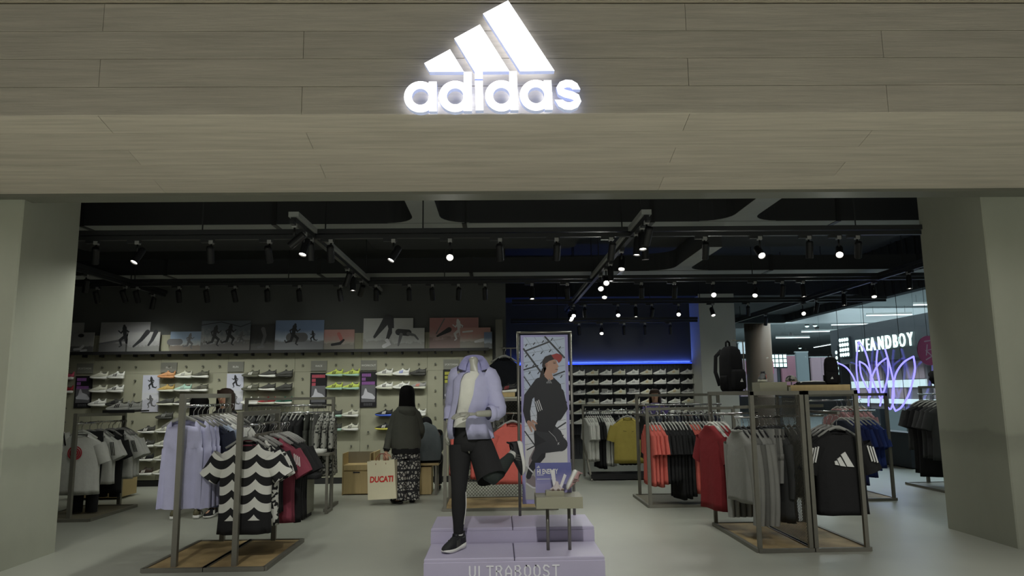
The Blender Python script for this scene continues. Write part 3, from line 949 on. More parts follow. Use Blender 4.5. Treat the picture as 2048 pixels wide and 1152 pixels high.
hang(pants_mesh(.32, .86, .045, 37), C_black, (-5.1, 9.88, 1.15), -.1, 'trousers', 'black trousers with white hem stripes on the white tee rack', 'trousers', None, hl3, hg3)
for i, y in enumerate((9.96, 10.04, 10.12)):
    t = hang(top_mesh(.48, .62, .045, .23, out=.5, seed=38 + i), C_white, (-5.06, y, 1.15), -.12, 'tee_shirt', 'white tee with slanted black stripes at the rack end', 'tee', 'striped white tees at the rack end', hl3, hg3)
    stripes(t, [((.235 + .02 * k, -.048, -.25), (.29 + .02 * k, -.048, -.40)) for k in (-1, 0, 1)], M_bstripe, .008)
st = hang(top_mesh(.46, .5, .045, .23, seed=41), C_white, (-5.62, 9.28, 1.28), .2, 'tee_shirt', 'black and white striped top beside the left pillar', 'tee', None, hl3, hg3)
stripes(st, [((.06 + .04 * k, -.05, -.17 - .01 * k), (.10 + .04 * k, -.056, -.40)) for k in range(5)], M_bstripe, .016)

# ---------- long rack in front of the shoe wall
rack('clothing_rack', 'long grey rack of dark clothes before the shoe wall', 'rack', [('post', (-3.34, 9.85, .02), (-3.34, 9.85, 1.43), .04), ('post', (-2.19, 9.85, .02), (-2.19, 9.85, 1.43), .04), ('top_bar', (-3.36, 9.85, 1.42), (-2.17, 9.85, 1.42), .035),
                                                                                ('rail', (-3.34, 9.85, 1.33), (-2.19, 9.85, 1.33), .026), ('rail', (-3.34, 9.70, 1.24), (-2.19, 9.70, 1.24), .02), ('foot', (-2.19, 9.5, .02), (-2.19, 10.2, .02), .04), ('foot', (-3.34, 9.5, .02), (-3.34, 10.2, .02), .04)])
hl4, hg4 = 'grey hanger on the long rack before the shoe wall', 'hangers on the long rack'
row = [(C_char, 0), (C_char, 0), (C_black, 0), (C_olive, 0), (C_black, 0), (C_midgrey, 1), (C_black, 0), (C_black, 0), (C_char, 0), (C_black, 2), (C_black, 2), (C_black, 2), (C_olive, 1), (C_olive, 1), (C_midgrey, 1), (M_camo, 0), (M_camo, 0), (M_camo, 0)]
lbl = {id(C_char): 'charcoal top', id(C_black): 'black top', id(C_olive): 'olive grey garment', id(C_midgrey): 'grey garment', id(M_camo): 'leaf patterned shirt'}
for i, (m, k) in enumerate(row):
    x = -3.27 + i * .0625
    me = top_mesh(.48, .62, .032, .24, out=.2, seed=51 + i % 3) if k == 0 else (pants_mesh(.32, .60, .03, 54) if k == 1 else top_mesh(.5, .80, .035, .56, out=.16, seed=55 + i % 2))
    ax = i >= 15
    hang(top_mesh(.5, .78, .04, .3, out=.22, seed=57 + i % 3) if ax else me, m, (x + (.02 if ax else 0), 9.85, 1.33 if i % 2 or ax else 1.325), math.pi / 2 + rnd.uniform(-.15, .15), 'hanging_garment', lbl[id(m)] + ' edge-on, %s along the long rack before the shoe wall' % ('last' if i > 14 else 'early' if i < 6 else 'midway' if i < 12 else 'late'), 'garment', 'clothes on the long rack', hl4, hg4, M_hangerw if i > 8 else None)

# ---------- rack behind the mannequin
rk4 = rack('clothing_rack', 'grey mesh-backed rack of coral tops behind the mannequin', 'rack', [('post', (-.67, 9.42, .02), (-.67, 9.42, 1.39), .04), ('post', (.72, 9.42, .02), (.72, 9.42, 1.39), .04), ('post', (-.67, 10.4, .02), (-.67, 10.4, 1.39), .04), ('post', (.72, 10.4, .02), (.72, 10.4, 1.39), .04),
                                                                                              ('top_bar', (-.69, 9.42, 1.375), (.74, 9.42, 1.375), .035), ('top_bar', (-.69, 10.4, 1.375), (.74, 10.4, 1.375), .035), ('side_bar', (-.67, 9.42, 1.375), (-.67, 10.4, 1.375), .035), ('side_bar', (.72, 9.42, 1.375), (.72, 10.4, 1.375), .035), ('rail', (-.67, 9.7, 1.2), (.72, 9.7, 1.2), .026)], (-.69, .74, 9.4, 10.42))
MB().box(-.05 - .02, .70 - .02, -.50, .48, 1.393, 1.41).build('top_shelf', mat('shelf_pale', (176, 176, 160), .5), rk4)
def mesh_panel(parent, o, u, v, w, h, step=.035, r=.0022, m=None):
    """diamond wire mesh, one part"""
    mb = MB()
    o, u, v = Vector(o), Vector(u), Vector(v)
    n = u.cross(v)
    def line(a0, b0, a1, b1):
        p, q = o + u * a0 + v * b0, o + u * a1 + v * b1
        t = (q - p).normalized()
        s = n.cross(t) * r
        mb.add([p - s, p + s, q + s, q - s], [(0, 1, 2, 3)])
    k = -h
    while k < w:
        a0, b0 = (k, 0) if k >= 0 else (0, -k)
        L = min(w - a0, h - b0)
        line(a0, b0, a0 + L, b0 + L)
        a0, b0 = (k, h) if k >= 0 else (0, h + k)
        L = min(w - a0, b0)
        line(a0, b0, a0 + L, b0 - L)
        k += step
    o_ = mb.build('wire_mesh', m or M_steel, parent)
    o_['kind'] = 'stuff'
    return o_
mesh_panel(rk4, (-.67, .40, .06), (1, 0, 0), (0, 0, 1), 1.38, 1.28, .045, .0028)
hl5, hg5 = 'grey hanger on the rack behind the mannequin', 'hangers behind the mannequin'
for i in range(3):
    hang(top_mesh(.48, .66, .035, .22, out=.2, seed=61 + i), C_coral, (-.58 + .05 * i, 9.7, 1.2), math.pi / 2 + rnd.uniform(-.1, .1), 'tee_shirt', 'coral top hanging edge-on beside the mannequin hand', 'tee', 'coral tops left of the mannequin leg', hl5, hg5)
for i in range(3):
    hang(top_mesh(.48, .70, .035, .22, out=.2, seed=61 + i), C_coral, (-.30 + .05 * i, 9.7, 1.2), math.pi / 2 + rnd.uniform(-.1, .1), 'tee_shirt', 'coral top seen between the mannequin legs', 'tee', 'coral tops between the mannequin legs', hl5, hg5)
for i in range(5):
    hang(top_mesh(.46, .60, .035, .2, out=.2, seed=64), C_char, (-.44 + .13 * i, 9.78, 1.2), math.pi / 2, 'tee_shirt', 'dark top between the coral tops behind the mannequin', 'tee', 'dark tops behind the mannequin', hl5, hg5)
hang(top_mesh(.50, .76, .06, .24, out=.45, seed=66), C_coral, (.19, 9.52, 1.2), .1, 'tee_shirt', 'coral tee facing the opening behind the raised mannequin shoe', 'tee', None, hl5, hg5)

# ---------- front right pair of racks with mesh divider
def box_frame(x0, x1, y0, y1, h):
    P = []
    for x in (x0, x1):
        for y in (y0, y1):
            P.append(('post', (x, y, .02), (x, y, h), .036))
    for y in (y0, y1):
        P.append(('top_bar', (x0 - .018, y, h - .017), (x1 + .018, y, h - .017), .036))
    for x in (x0, x1):
        P.append(('side_bar', (x, y0, h - .017), (x, y1, h - .017), .036))
    return P
ra = rack('clothing_rack', 'grey box rack of sweatshirts with wire mesh side', 'rack', box_frame(2.37, 2.835, 6.80, 8.14, 1.445) + [('rail', (2.37, 7.32, 1.19), (2.835, 7.32, 1.19), .022), ('cross_bar', (2.37, 7.32, 1.29), (2.835, 7.32, 1.29), .03), ('rail', (2.37, 7.95, 1.21), (2.835, 7.95, 1.21), .022)], (2.35, 2.855, 6.78, 8.16), group='front right racks')
mesh_panel(ra, (.225, -.66, .06), (0, 1, 0), (0, 0, 1), 1.30, 1.32, .026, .0038)
rb = rack('clothing_rack', 'grey box rack with the big black logo tee', 'rack', box_frame(2.885, 3.35, 6.80, 8.14, 1.445) + [('rail', (2.885, 7.5, 1.19), (3.35, 7.5, 1.19), .022), ('cross_bar', (2.885, 7.5, 1.29), (3.35, 7.5, 1.29), .03), ('arm', (3.19, 6.82, 1.235), (3.19, 7.5, 1.235), .024)], (2.865, 3.37, 6.78, 8.16), group='front right racks')
hl6, hg6 = 'black hanger on the rack of grey sweatshirts', 'hangers on the sweatshirt rack'
for i, (x, m, L, nm) in enumerate(((2.405, C_grey, .80, 'grey long-sleeved sweatshirt, first on its rack'), (2.455, C_grey, .76, 'grey sweatshirt, second on its rack'), (2.51, C_midgrey, .76, 'grey sweatshirt beside the front post'), (2.565, C_grey, .78, 'grey sweatshirt beside the front post'), (2.62, C_grey, .80, 'grey hooded sweatshirt in the middle of its rack'))):
    s = hang(top_mesh(.48, L - .10, .05, .74, out=.20, wave=.35, seed=71 + i, sr=.078), m, (x, 7.32, 1.19), math.pi / 2 + .18 - .03 * i, 'sweatshirt', nm, 'sweatshirt', 'grey sweatshirts on the mesh rack', hl6, hg6, M_blackmetal)
    MB().tube([(.09 * math.cos(q), .052 * math.sin(q), -.135 - (.02 if math.sin(q) < -.3 else 0)) for q in [2 * math.pi * j / 18 for j in range(19)]], .016, 6).build('collar', m, s, smooth=True)
for i, x in enumerate((2.67, 2.70, 2.73, 2.765)):
    hang(pants_mesh(.36, .52, .045, 75 + i % 2, .3), C_midgrey if i % 2 else C_grey, (x, 7.32, 1.19), math.pi / 2 + .15, 'shorts', 'grey knit shorts right of the hooded sweatshirt', 'shorts', 'grey shorts on the mesh rack', hl6, hg6, M_blackmetal)
for i, x in enumerate((2.785, 2.81)):
    hang(top_mesh(.5, .86, .045, .5, out=.15, seed=78 + i), C_char, (x, 7.34, 1.19), math.pi / 2 + .1, 'sweatshirt', 'long charcoal garment against the wire mesh', 'garment', 'charcoal garments against the mesh', hl6, hg6, M_blackmetal)
for i, (x, m, nm) in enumerate(((2.39, C_red, 'red tee'), (2.43, C_white, 'white tee between red tees'), (2.47, C_red, 'red tee'), (2.52, C_red, 'red tee'))):
    hang(top_mesh(.50, .88, .045, .26, out=.4, seed=81 + i), m, (x - .08, 7.95, 1.21), math.pi / 2 + .25, 'tee_shirt', nm + ' hanging at the back of the sweatshirt rack', 'tee', 'red and white tees at the back of the sweatshirt rack', 'pale hanger at the back of the sweatshirt rack', 'hangers of the red tees', M_hangerw)
lt = hang(top_mesh(.50, .78, .075, .27, out=.40, wave=.14, seed=85, sr=.10), C_black, (3.215, 6.93, 1.20), .05, 'tee_shirt', 'large black tee with a white three-bar chest logo', 'tee', None, 'dark hanger of the black logo tee', None, M_hanger)
def fy(x):
    return -.0785 - .004 + .15 * abs(x) ** 2.2
def lp(u, v):
    x, z = (u - 102) / 1460.0 * 3.2, -.125 - .27 - (v - 545) / 1460.0 * 3.0
    return (x, fy(x) - .01, z)
for poly in ([(52, 592), (72, 585), (90, 628), (56, 622)], [(76, 572), (105, 552), (148, 640), (100, 632)], [(112, 534), (150, 510), (220, 645), (160, 640)]):
    a = [((u - 52) * .5 + 60, (v - 510) * .5 + 510) for u, v in poly]
    # chest print, slightly raised on the cloth
    mb = MB()
    pts = [lp(*q) for q in a]
    back = [(x, y + .012, z) for x, y, z in pts]
    mb.add(pts + back, [(0, 1, 2, 3), (7, 6, 5, 4), (0, 4, 5, 1), (1, 5, 6, 2), (2, 6, 7, 3), (3, 7, 4, 0)])
    mb.build('chest_print', M_stripe, lt)
for s in (-1, 1):
    for k in (-1, 0, 1):
        MB().bar((s * (.262 + .026 * k) , -.088, -.275 - .006 * k), (s * (.30 + .026 * k), -.082, -.42 - .006 * k), .013, .008).build('sleeve_stripe', M_stripe, lt)
for i in range(3):
    hang(top_mesh(.48, .74, .045, .24, seed=86 + i), C_black, (3.22, 7.06 + .09 * i, 1.20), .05, 'tee_shirt', 'black tee hanging right behind the logo tee', 'tee', 'black tees behind the logo tee', 'dark hanger behind the logo tee', 'hangers behind the logo tee')
for i in range(4):
    hang(top_mesh(.5, .66, .04, .24, out=.3, seed=88), C_char, (2.93 + .06 * i, 7.5, 1.19), math.pi / 2, 'tee_shirt', 'charcoal tee edge-on behind the mesh divider', 'tee', 'charcoal tees behind the mesh divider', 'grey hanger behind the mesh divider', 'hangers behind the mesh divider')

# ---------- rack of coral and black tees, right of the podium
rc = rack('clothing_rack', 'grey double rack of coral, black and red tees', 'rack', [('post', (1.93, 9.46, .02), (1.93, 9.46, 1.25), .04), ('post', (3.05, 9.46, .02), (3.05, 9.46, 1.25), .04), ('top_bar', (1.91, 9.46, 1.235), (3.07, 9.46, 1.235), .035), ('rail', (1.93, 9.62, 1.15), (3.05, 9.62, 1.15), .026), ('side_bar', (1.93, 9.46, 1.15), (1.93, 10.45, 1.15), .025), ('side_bar', (3.05, 9.46, 1.15), (3.05, 10.45, 1.15), .025),
                                                                               ('post', (1.99, 10.45, .02), (1.99, 10.45, 1.42), .04), ('post', (3.16, 10.45, .02), (3.16, 10.45, 1.42), .04), ('top_bar', (1.97, 10.45, 1.405), (3.18, 10.45, 1.405), .035), ('rail', (1.99, 10.3, 1.27), (3.16, 10.3, 1.27), .026)], (1.91, 3.15, 9.44, 10.47), bm=M_basegrey)
hl7, hg7 = 'grey hanger on the front rail of the coral tee rack', 'hangers on the coral tee rack'
spec = [(C_coral, 4, .76, 'coral tee with small chest mark, at the near end of its rail'), (C_black, 4, .74, 'black tee with white shoulder stripes next to the coral tees'), (C_black, 4, .92, 'long black tee in the middle of the coral tee rack'), (C_coral, 3, .86, 'coral red tee between black tees'), (C_black, 4, .84, 'black tee right of the coral red tees'), (C_char, 2, .6, 'dark tee with red seams near the red shirts'), (C_black, 2, .9, 'black garment at the right end of the coral tee rack')]
x = 1.975
for n, (m, c, L, nm) in enumerate(spec):
    for i in range(c):
        t = hang(top_mesh(.48, L - .02 * (i % 2), .034, .24, out=.24, seed=91 + (n + i) % 4, wave=.3), m, (x, 9.62, 1.15), math.pi / 2 + .12 + rnd.uniform(-.06, .06), 'tee_shirt', nm, 'tee', 'row of ' + nm.split(' ')[0] + ' tees on the coral tee rack, ' + ('near end', 'second', 'third', 'fourth', 'fifth', 'sixth', 'far end')[n], hl7, hg7, M_hangerw)
        if n == 1 and i < 3:
            stripes(t, [((-.14 + .025 * k - .02, -.040, -.31), (-.12 + .025 * k - .02, -.040, -.37)) for k in range(3)], None, .009)
        if n == 0:
            MB().bar((-.12, -.042, -.33), (-.12, -.042, -.37), .012, .004).build('chest_mark', M_stripe, t)
        x += .0455
for i in range(12):
    hang(top_mesh(.46, .62, .034, .22, out=.2, seed=96), [C_black, C_char, C_navy][i % 3], (2.06 + .09 * i, 10.3, 1.27), math.pi / 2, 'tee_shirt', 'dark tee on the rear rail of the coral tee rack', 'tee', 'dark tees on the rear rail', 'grey hanger on the rear rail of the coral tee rack', 'hangers on the rear rail')

# ---------- yellow tee rack
ry = rack('clothing_rack', 'black-legged low rack with the yellow tee', 'rack', [('post', (1.50, 12.88, .02), (1.50, 12.88, 1.25), .035), ('post', (2.85, 12.88, .02), (2.85, 12.88, 1.25), .035), ('top_bar', (1.48, 12.88, 1.235), (2.87, 12.88, 1.235), .03), ('rail', (1.50, 12.8, 1.14), (2.85, 12.8, 1.14), .024), ('leg', (1.50, 12.88, .6), (1.56, 12.36, .0), .03), ('leg', (2.85, 12.88, .6), (2.8, 12.36, .0), .03)])
MB().box(.05, 1.32, -.50, -.05, .07, .10).build('low_shelf', M_blackmetal, ry)
MB().box(.05, 1.32, -.51, -.48, .02, .07).build('shelf_front', M_blackmetal, ry)
hl8, hg8 = 'pale hanger on the yellow tee rack', 'hangers on the yellow tee rack'
spec = [(C_white, 5, .72, 'white tee at the near end of the yellow tee rack'), (C_black, 3, .84, 'long black top between white tees'), (C_white, 4, .80, 'white tee just left of the yellow tee')]
x = 1.55
for n, (m, c, L, nm) in enumerate(spec):
    for i in range(c):
        hang(top_mesh(.48, L, .032, .24, out=.3, seed=101 + i % 3), m, (x, 12.8, 1.14), math.pi / 2 + .1 + rnd.uniform(-.06, .06), 'tee_shirt', nm, 'tee', ('white tees at the near end of the yellow tee rack', 'black tops between white tees', 'white tees beside the yellow tee')[n], hl8, hg8, M_hangerw)
        x += .038
ye = hang(top_mesh(.50, .74, .06, .26, out=.28, wave=.15, seed=105), C_yellow, (2.20, 12.44, 1.15), -.05, 'tee_shirt', 'mustard yellow tee facing the opening', 'tee', None, 'grey hanger of the yellow tee', None)
MB().bar((-.085, -.069, -.34), (-.03, -.07, -.345), .008, .006).build('chest_mark', M_blackmetal, ye)
MB().bar((.06, -.069, -.35), (.09, -.069, -.35), .008, .006).build('chest_mark', M_blackmetal, ye)
for i in range(5):
    hang(top_mesh(.46, .80, .034, .24, seed=107), C_black, (2.12 + .07 * i, 12.80, 1.14), math.pi / 2, 'tee_shirt', 'black top hanging behind the yellow tee', 'tee', 'black tops behind the yellow tee', hl8, hg8)
for i in range(4):
    hang(top_mesh(.48, .66, .034, .24, seed=108), [C_midgrey, C_white, C_char, C_black][i], (2.55 + .06 * i, 12.80, 1.14), math.pi / 2 + .1, 'tee_shirt', ['grey tee', 'white tee', 'charcoal tee', 'black tee'][i] + ' right of the yellow tee', 'tee', 'tees right of the yellow tee', hl8, hg8)

# ---------- blue tee rack
rack('clothing_rack', 'grey box rack of blue and pink tees', 'rack', box_frame(4.15, 5.22, 9.76, 10.8, 1.40) + [('rail', (4.15, 10.05, 1.16), (5.22, 10.05, 1.16), .024), ('rail', (4.15, 10.6, 1.30), (5.22, 10.6, 1.30), .024)], (4.13, 5.24, 9.74, 10.82))
hl9, hg9 = 'pale hanger on the blue tee rack', 'hangers on the blue tee rack'
for i in range(7):
    m = [C_navy, C_dkblue, C_dkblue, C_blue, C_dkblue, C_blue, C_blue][i]
    L = [.95, .9, .85, .72, .76, .66, .62][i]
    hang(top_mesh(.46, L, .04, .24, out=.36, seed=111 + i % 3), m, (4.74 + .062 * i, 10.05, 1.16), math.pi / 2 + .35, 'tee_shirt', ['navy long top, leftmost of the blue tees', 'dark blue long top beside the navy one', 'dark blue top, third of the blue row', 'bright blue tee in the middle of the blue row', 'dark blue tee, fifth of the blue row', 'bright blue tee second from the rack post', 'bright blue tee nearest the rack post'][i], 'tee', 'blue tees', hl9, hg9, M_hangerw)
for i in range(6):
    hang(top_mesh(.46, .78, .04, .24, out=.3, seed=114), C_pink if i != 2 else C_red, (4.95 + .07 * i, 10.6, 1.30), math.pi / 2 + .3, 'tee_shirt', 'pale pink top behind the blue tees' if i != 2 else 'red top among the pink ones', 'tee', 'pink tops behind the blue tees', 'pale hanger of the pink tops', 'hangers of the pink tops', M_hangerw)

# ---------- dark rack beside the right pillar
rack('clothing_rack', 'grey rack of charcoal tees beside the right pillar', 'rack', [('post', (6.60, 11.3, .02), (6.60, 11.3, 1.49), .04), ('post', (6.45, 10.3, .02), (6.45, 10.3, 1.49), .04), ('top_bar', (6.60, 11.32, 1.475), (6.45, 10.28, 1.475), .035), ('rail', (6.56, 11.3, 1.37), (6.42, 10.3, 1.37), .026)], (6.28, 6.95, 10.1, 11.35), bm=M_basegrey)
for i in range(6):
    t = i / 5
    m = [C_char, C_black, C_black, C_char, C_char, C_char][i]
    L = [.72, 1.05, 1.08, .80, .78, .8][i]
    hang(top_mesh(.5, L, .05, .25, out=.35, seed=121 + i % 3), m, (6.42 + .14 * (1 - t), 11.2 - .85 * t, 1.37), -.25, 'tee_shirt', ['charcoal tee at the far end of the pillar-side rack', 'long black top, second on the pillar-side rack', 'long black top, third on the pillar-side rack', 'charcoal tee midway on the pillar-side rack', 'charcoal tee second from the right pillar', 'charcoal tee half hidden by the right pillar'][i], 'tee', 'charcoal tees', 'pale hanger on the pillar-side rack', 'hangers on the pillar-side rack', M_hangerw)

# ------------------------------------------------------------------ sneakers (toe towards -x, heel +x, centred, sole on z = 0)
SXS = [0, .012, .035, .07, .11, .15, .18, .21, .24, .265, .282, .29]
SW = [.008, .026, .039, .047, .048, .043, .040, .038, .037, .036, .030, .016]
SZB = [.022, .014, .006, .001, 0, .001, .002, .001, 0, .002, .008, .016]
SZT = [.030, .032, .031, .030, .030, .032, .035, .039, .043, .045, .046, .045]
UZ = [.034, .042, .053, .066, .083, .103, .113, .104, .094, .096, .110, .118]
UT = [.004, .012, .020, .026, .027, .025, .024, .026, .026, .024, .018, .008]


def shoe_meshes(thick=1.0):
    sole, upper, lining, st = MB(), MB(), MB(), MB()
    rs, ru = [], []
    for x, w, zb, zt, uz, ut in zip(SXS, SW, SZB, SZT, UZ, UT):
        X = x - .145
        zt *= thick
        rs.append([(X, -w * .86, zb), (X, -w, zb + (zt - zb) * .35), (X, -w * .97, zt), (X, w * .97, zt), (X, w, zb + (zt - zb) * .35), (X, w * .86, zb)])
        h = uz - zt
        ru.append([(X, -w * .93, zt - .003), (X, -w * .90, zt + h * .35), (X, -(w * .55 + ut * .45), zt + h * .75), (X, -ut, uz - .004), (X, -ut * .4, uz), (X, ut * .4, uz), (X, ut, uz - .004), (X, w * .55 + ut * .45, zt + h * .75), (X, w * .90, zt + h * .35), (X, w * .93, zt - .003)])
    sole.loft(rs, True, True)
    upper.loft(ru, True, True)
    # tongue and heel tab rise out of the opening
    upper.prism([(.012, .098), (.040, .106), (.036, .126), (.024, .128)], -.022, .022, lambda u, v, w: (u, w, v))
    upper.prism([(.118, .095), (.143, .108), (.149, .131), (.139, .133)], -.012, .012, lambda u, v, w: (u, w, v))
    n = 14
    lining.loft([[(.078 + a * math.cos(2 * math.pi * j / n), b * math.sin(2 * math.pi * j / n), .099 + .010 * abs(math.cos(2 * math.pi * j / n)) + dz) for j in range(n)] for a, b, dz in ((.046, .026, -.01), (.050, .0275, .003), (.040, .020, .0035), (.036, .016, -.004))], False, True)
    for s in (-1, 1):
        for k in range(3):
            x0 = -.028 + .021 * k
            p = [(x0, .040), (x0 + .011, .040), (x0 + .026, .082 + .004 * k), (x0 + .015, .082 + .004 * k)]
            def sy(u, v):
                i = min(range(len(SXS)), key=lambda q: abs(SXS[q] - .145 - u))
                w, ut, uz, zt = SW[i], UT[i], UZ[i], SZT[i]
                t = max(0, min(1, (v - zt) / (uz - zt)))
                return (w * .93 + .0035) if t < .35 else (w * .90 + .0035 - (t - .35) / .4 * (w * .35 - ut * .45) if t < .75 else w * .55 + ut * .45)
            st.add([(u, s * sy(u, v), v) for u, v in p] + [(u, s * (sy(u, v) - .006), v) for u, v in p], [(0, 1, 2, 3), (7, 6, 5, 4), (0, 4, 5, 1), (1, 5, 6, 2), (2, 6, 7, 3), (3, 7, 4, 0)])
    return sole.mesh('sole', True), upper.mesh('upper', True), lining.mesh('lining', True), st.mesh('stripes')


SHOE = shoe_meshes()


def smat(n, c, **k):
    return mat('shoe_' + n, c, .6, noise=.08, nscale=40, **k)


S_white, S_off, S_black, S_dark, S_olive, S_tan, S_gold = smat('white', (226, 226, 220)), smat('offwhite', (206, 206, 190)), smat('black', (26, 27, 30)), smat('dark', (66, 66, 62)), smat('olive', (92, 92, 78)), smat('tan', (196, 142, 96)), smat('gold', (190, 160, 92))
S_neon, S_pink, S_green, S_red, S_blue, S_grey, S_orange, S_mint, S_yel, S_brown = smat('neon', (196, 212, 96)), smat('pink', (196, 84, 106)), smat('green', (30, 96, 76)), smat('red', (150, 40, 46)), smat('blue', (70, 100, 200)), smat('grey', (150, 150, 148)), smat('orange', (214, 110, 84)), smat('mint', (170, 206, 190)), smat('yellow', (214, 206, 90)), smat('brown', (60, 48, 40))


def sneaker(loc, rz, up, so, st, label, group, lining=None, ry=0.0, scale=1.0, name='sneaker'):
    s = tag(empty(name, loc, rz), label, 'shoe', group)
    s.rotation_euler[1] = ry
    s.scale = (scale,) * 3
    for nm, me, m in zip(('sole', 'upper', 'lining', 'stripes'), SHOE, (so, up, lining or S_dark, st)):
        if m is not None:
            put(nm, me, m, s)
    return s


ROWN = ['top', 'second', 'third', 'fourth', 'fifth', 'sixth', 'seventh', 'bottom']
CL = {0: ('beside the pillar', 0), 2: ('right of the purple poster', 2), 3: ('right of the purple poster', 2), 5: ('low behind the white tee rack', 5), 6: ('above the lavender rack', 6), 7: ('above the lavender rack', 6), 8: ('above the lavender rack', 6), 11: ('above the long dark rack', 11), 12: ('above the long dark rack', 11), 13: ('above the long dark rack', 11),
      16: ('right of the pink poster', 16), 17: ('right of the pink poster', 16), 19: ('beside the standing woman', 19), 20: ('beside the standing woman', 19), 21: ('beside the standing woman', 19)}
wall_shoes = [
    (0, 0, S_pink, S_white, S_black, 'pink and white sneaker'), (2, 0, S_off, S_white, S_off, 'cream white sneaker'), (3, 0, S_white, S_white, S_black, 'white sneaker with black stripes'), (6, 0, S_tan, S_tan, S_tan, 'tan sneaker'), (7, 0, S_off, S_white, S_grey, 'pale grey sneaker'), (8, 0, S_olive, S_white, S_dark, 'olive sneaker with white sole'),
    (11, 0, S_olive, S_olive, S_white, 'olive sneaker with white heel'), (12, 0, S_dark, S_white, S_dark, 'dark sneaker with white sole'), (13, 0, S_dark, S_dark, S_dark, 'all dark sneaker'), (16, 0, S_neon, S_mint, S_black, 'neon yellow sneaker'), (17, 0, S_neon, S_mint, S_black, 'neon yellow sneaker'),
    (19, 0, S_white, S_off, S_black, 'white sneaker with black lines'), (20, 0, S_white, S_white, S_blue, 'white sneaker with blue detail'), (21, 0, S_dark, S_dark, S_black, 'charcoal sneaker'),
    (0, 1, S_red, S_white, S_black, 'dark red and white sneaker'), (2, 1, S_off, S_white, S_off, 'cream white sneaker'), (3, 1, S_white, S_white, S_black, 'white sneaker with black stripes'), (6, 1, S_gold, S_off, S_gold, 'gold sneaker'), (7, 1, S_mint, S_white, S_grey, 'pale mint sneaker'), (8, 1, S_olive, S_white, S_dark, 'olive sneaker with white sole'),
    (11, 1, S_olive, S_olive, S_white, 'olive sneaker with white heel'), (12, 1, S_dark, S_white, S_dark, 'dark sneaker with white sole'), (13, 1, S_dark, S_dark, S_dark, 'all dark sneaker'), (16, 1, S_neon, S_mint, S_black, 'neon yellow sneaker'), (17, 1, S_neon, S_mint, S_black, 'neon yellow sneaker'),
    (19, 1, S_white, S_off, S_black, 'white sneaker with black lines'), (20, 1, S_white, S_white, S_grey, 'white sneaker'), (21, 1, S_grey, S_off, S_orange, 'grey sneaker with orange stripes'),
    (2, 2, S_white, S_white, S_grey, 'white sneaker with grey stripes'), (3, 2, S_dark, S_dark, S_black, 'dark high sneaker'), (6, 2, S_dark, S_off, S_dark, 'dark sneaker'), (7, 2, S_dark, S_white, S_black, 'dark sneaker with pale sole'), (11, 2, S_white, S_white, S_off, 'plain white sneaker'), (12, 2, S_red, S_off, S_olive, 'red and olive sneaker'), (13, 2, S_green, S_white, S_black, 'green sneaker'),
    (6, 3, S_dark, S_dark, S_grey, 'dark sneaker with grey stripes'), (16, 3, S_dark, S_mint, S_green, 'dark green sneaker'), (17, 3, S_off, S_white, S_dark, 'pale sneaker with dark stripes'), (19, 3, S_black, S_blue, S_white, 'black sneaker with blue sole and white stripes'), (21, 3, S_white, S_white, S_grey, 'white sneaker'),
    (5, 4, S_dark, S_white, S_white, 'dark sneaker with white sole'), (6, 4, S_off, S_white, S_grey, 'pale sneaker'), (16, 4, S_dark, S_mint, S_green, 'dark green sneaker'), (17, 4, S_off, S_white, S_dark, 'pale sneaker with dark stripes'), (19, 4, S_black, S_yel, S_white, 'black sneaker with yellow sole and white stripes'),
    (5, 5, S_dark, S_white, S_white, 'dark sneaker with white sole'), (6, 5, S_off, S_white, S_grey, 'pale sneaker'), (5, 6, S_black, S_white, S_white, 'black and white sneaker'), (6, 6, S_off, S_white, S_grey, 'pale sneaker'), (5, 7, S_brown, S_white, S_white, 'brown sneaker'), (6, 7, S_off, S_white, S_grey, 'pale sneaker')]
occ = set()
M_peg = mat('peg_grey', (96, 96, 86), .6)
plate = MB().box(-.075, .075, -.10, 0, -.006, 0).add([], []).mesh('shoe_bracket')
for c, r, up_, so_, st_, nm in wall_shoes:
    x, z = pegx(c) - .02, 1.779 - .2265 * r
    pos = {0: '', 2: ', left', 3: ', right', 5: ', left', 16: ', left', 17: ', right', 6: ', left', 7: ', middle', 8: ', right', 11: ', left', 12: ', middle', 13: ', right', 19: ', left', 20: ', middle', 21: ', right'}[c]
    sneaker((x, WY - .075, z), rnd.uniform(-.06, .06), up_, so_, st_, '%s %s, %s shoe row%s' % (nm, CL[c][0], ROWN[r], pos), 'shoes on the beige shoe wall', S_dark if so_ is not S_white else None, ry=.05)
    put('shoe_bracket', plate, M_peg, wl, (x, 0, z - .004))
    occ.add((c, r + 1))
pegm = MB().loft([[(r * math.cos(2 * math.pi * j / 8), y, r * math.sin(2 * math.pi * j / 8)) for j in range(8)] for r, y in ((.013, 0), (.013, -.022), (.017, -.022), (.017, -.032), (0.0, -.034))]).mesh('peg')
POST_COLS = {1: 3, 5: 4, 10: 4, 15: 4, 18: 4, 23: 4}
for c in range(0, 26):
    for r in range(0, 8):
        if (c, r) in occ or (c in POST_COLS and r <= POST_COLS[c]):
            continue
        if pegx(c) < wx1 - .1:
            put('peg', pegm, M_peg, wl, (pegx(c), 0, pegz(r)))

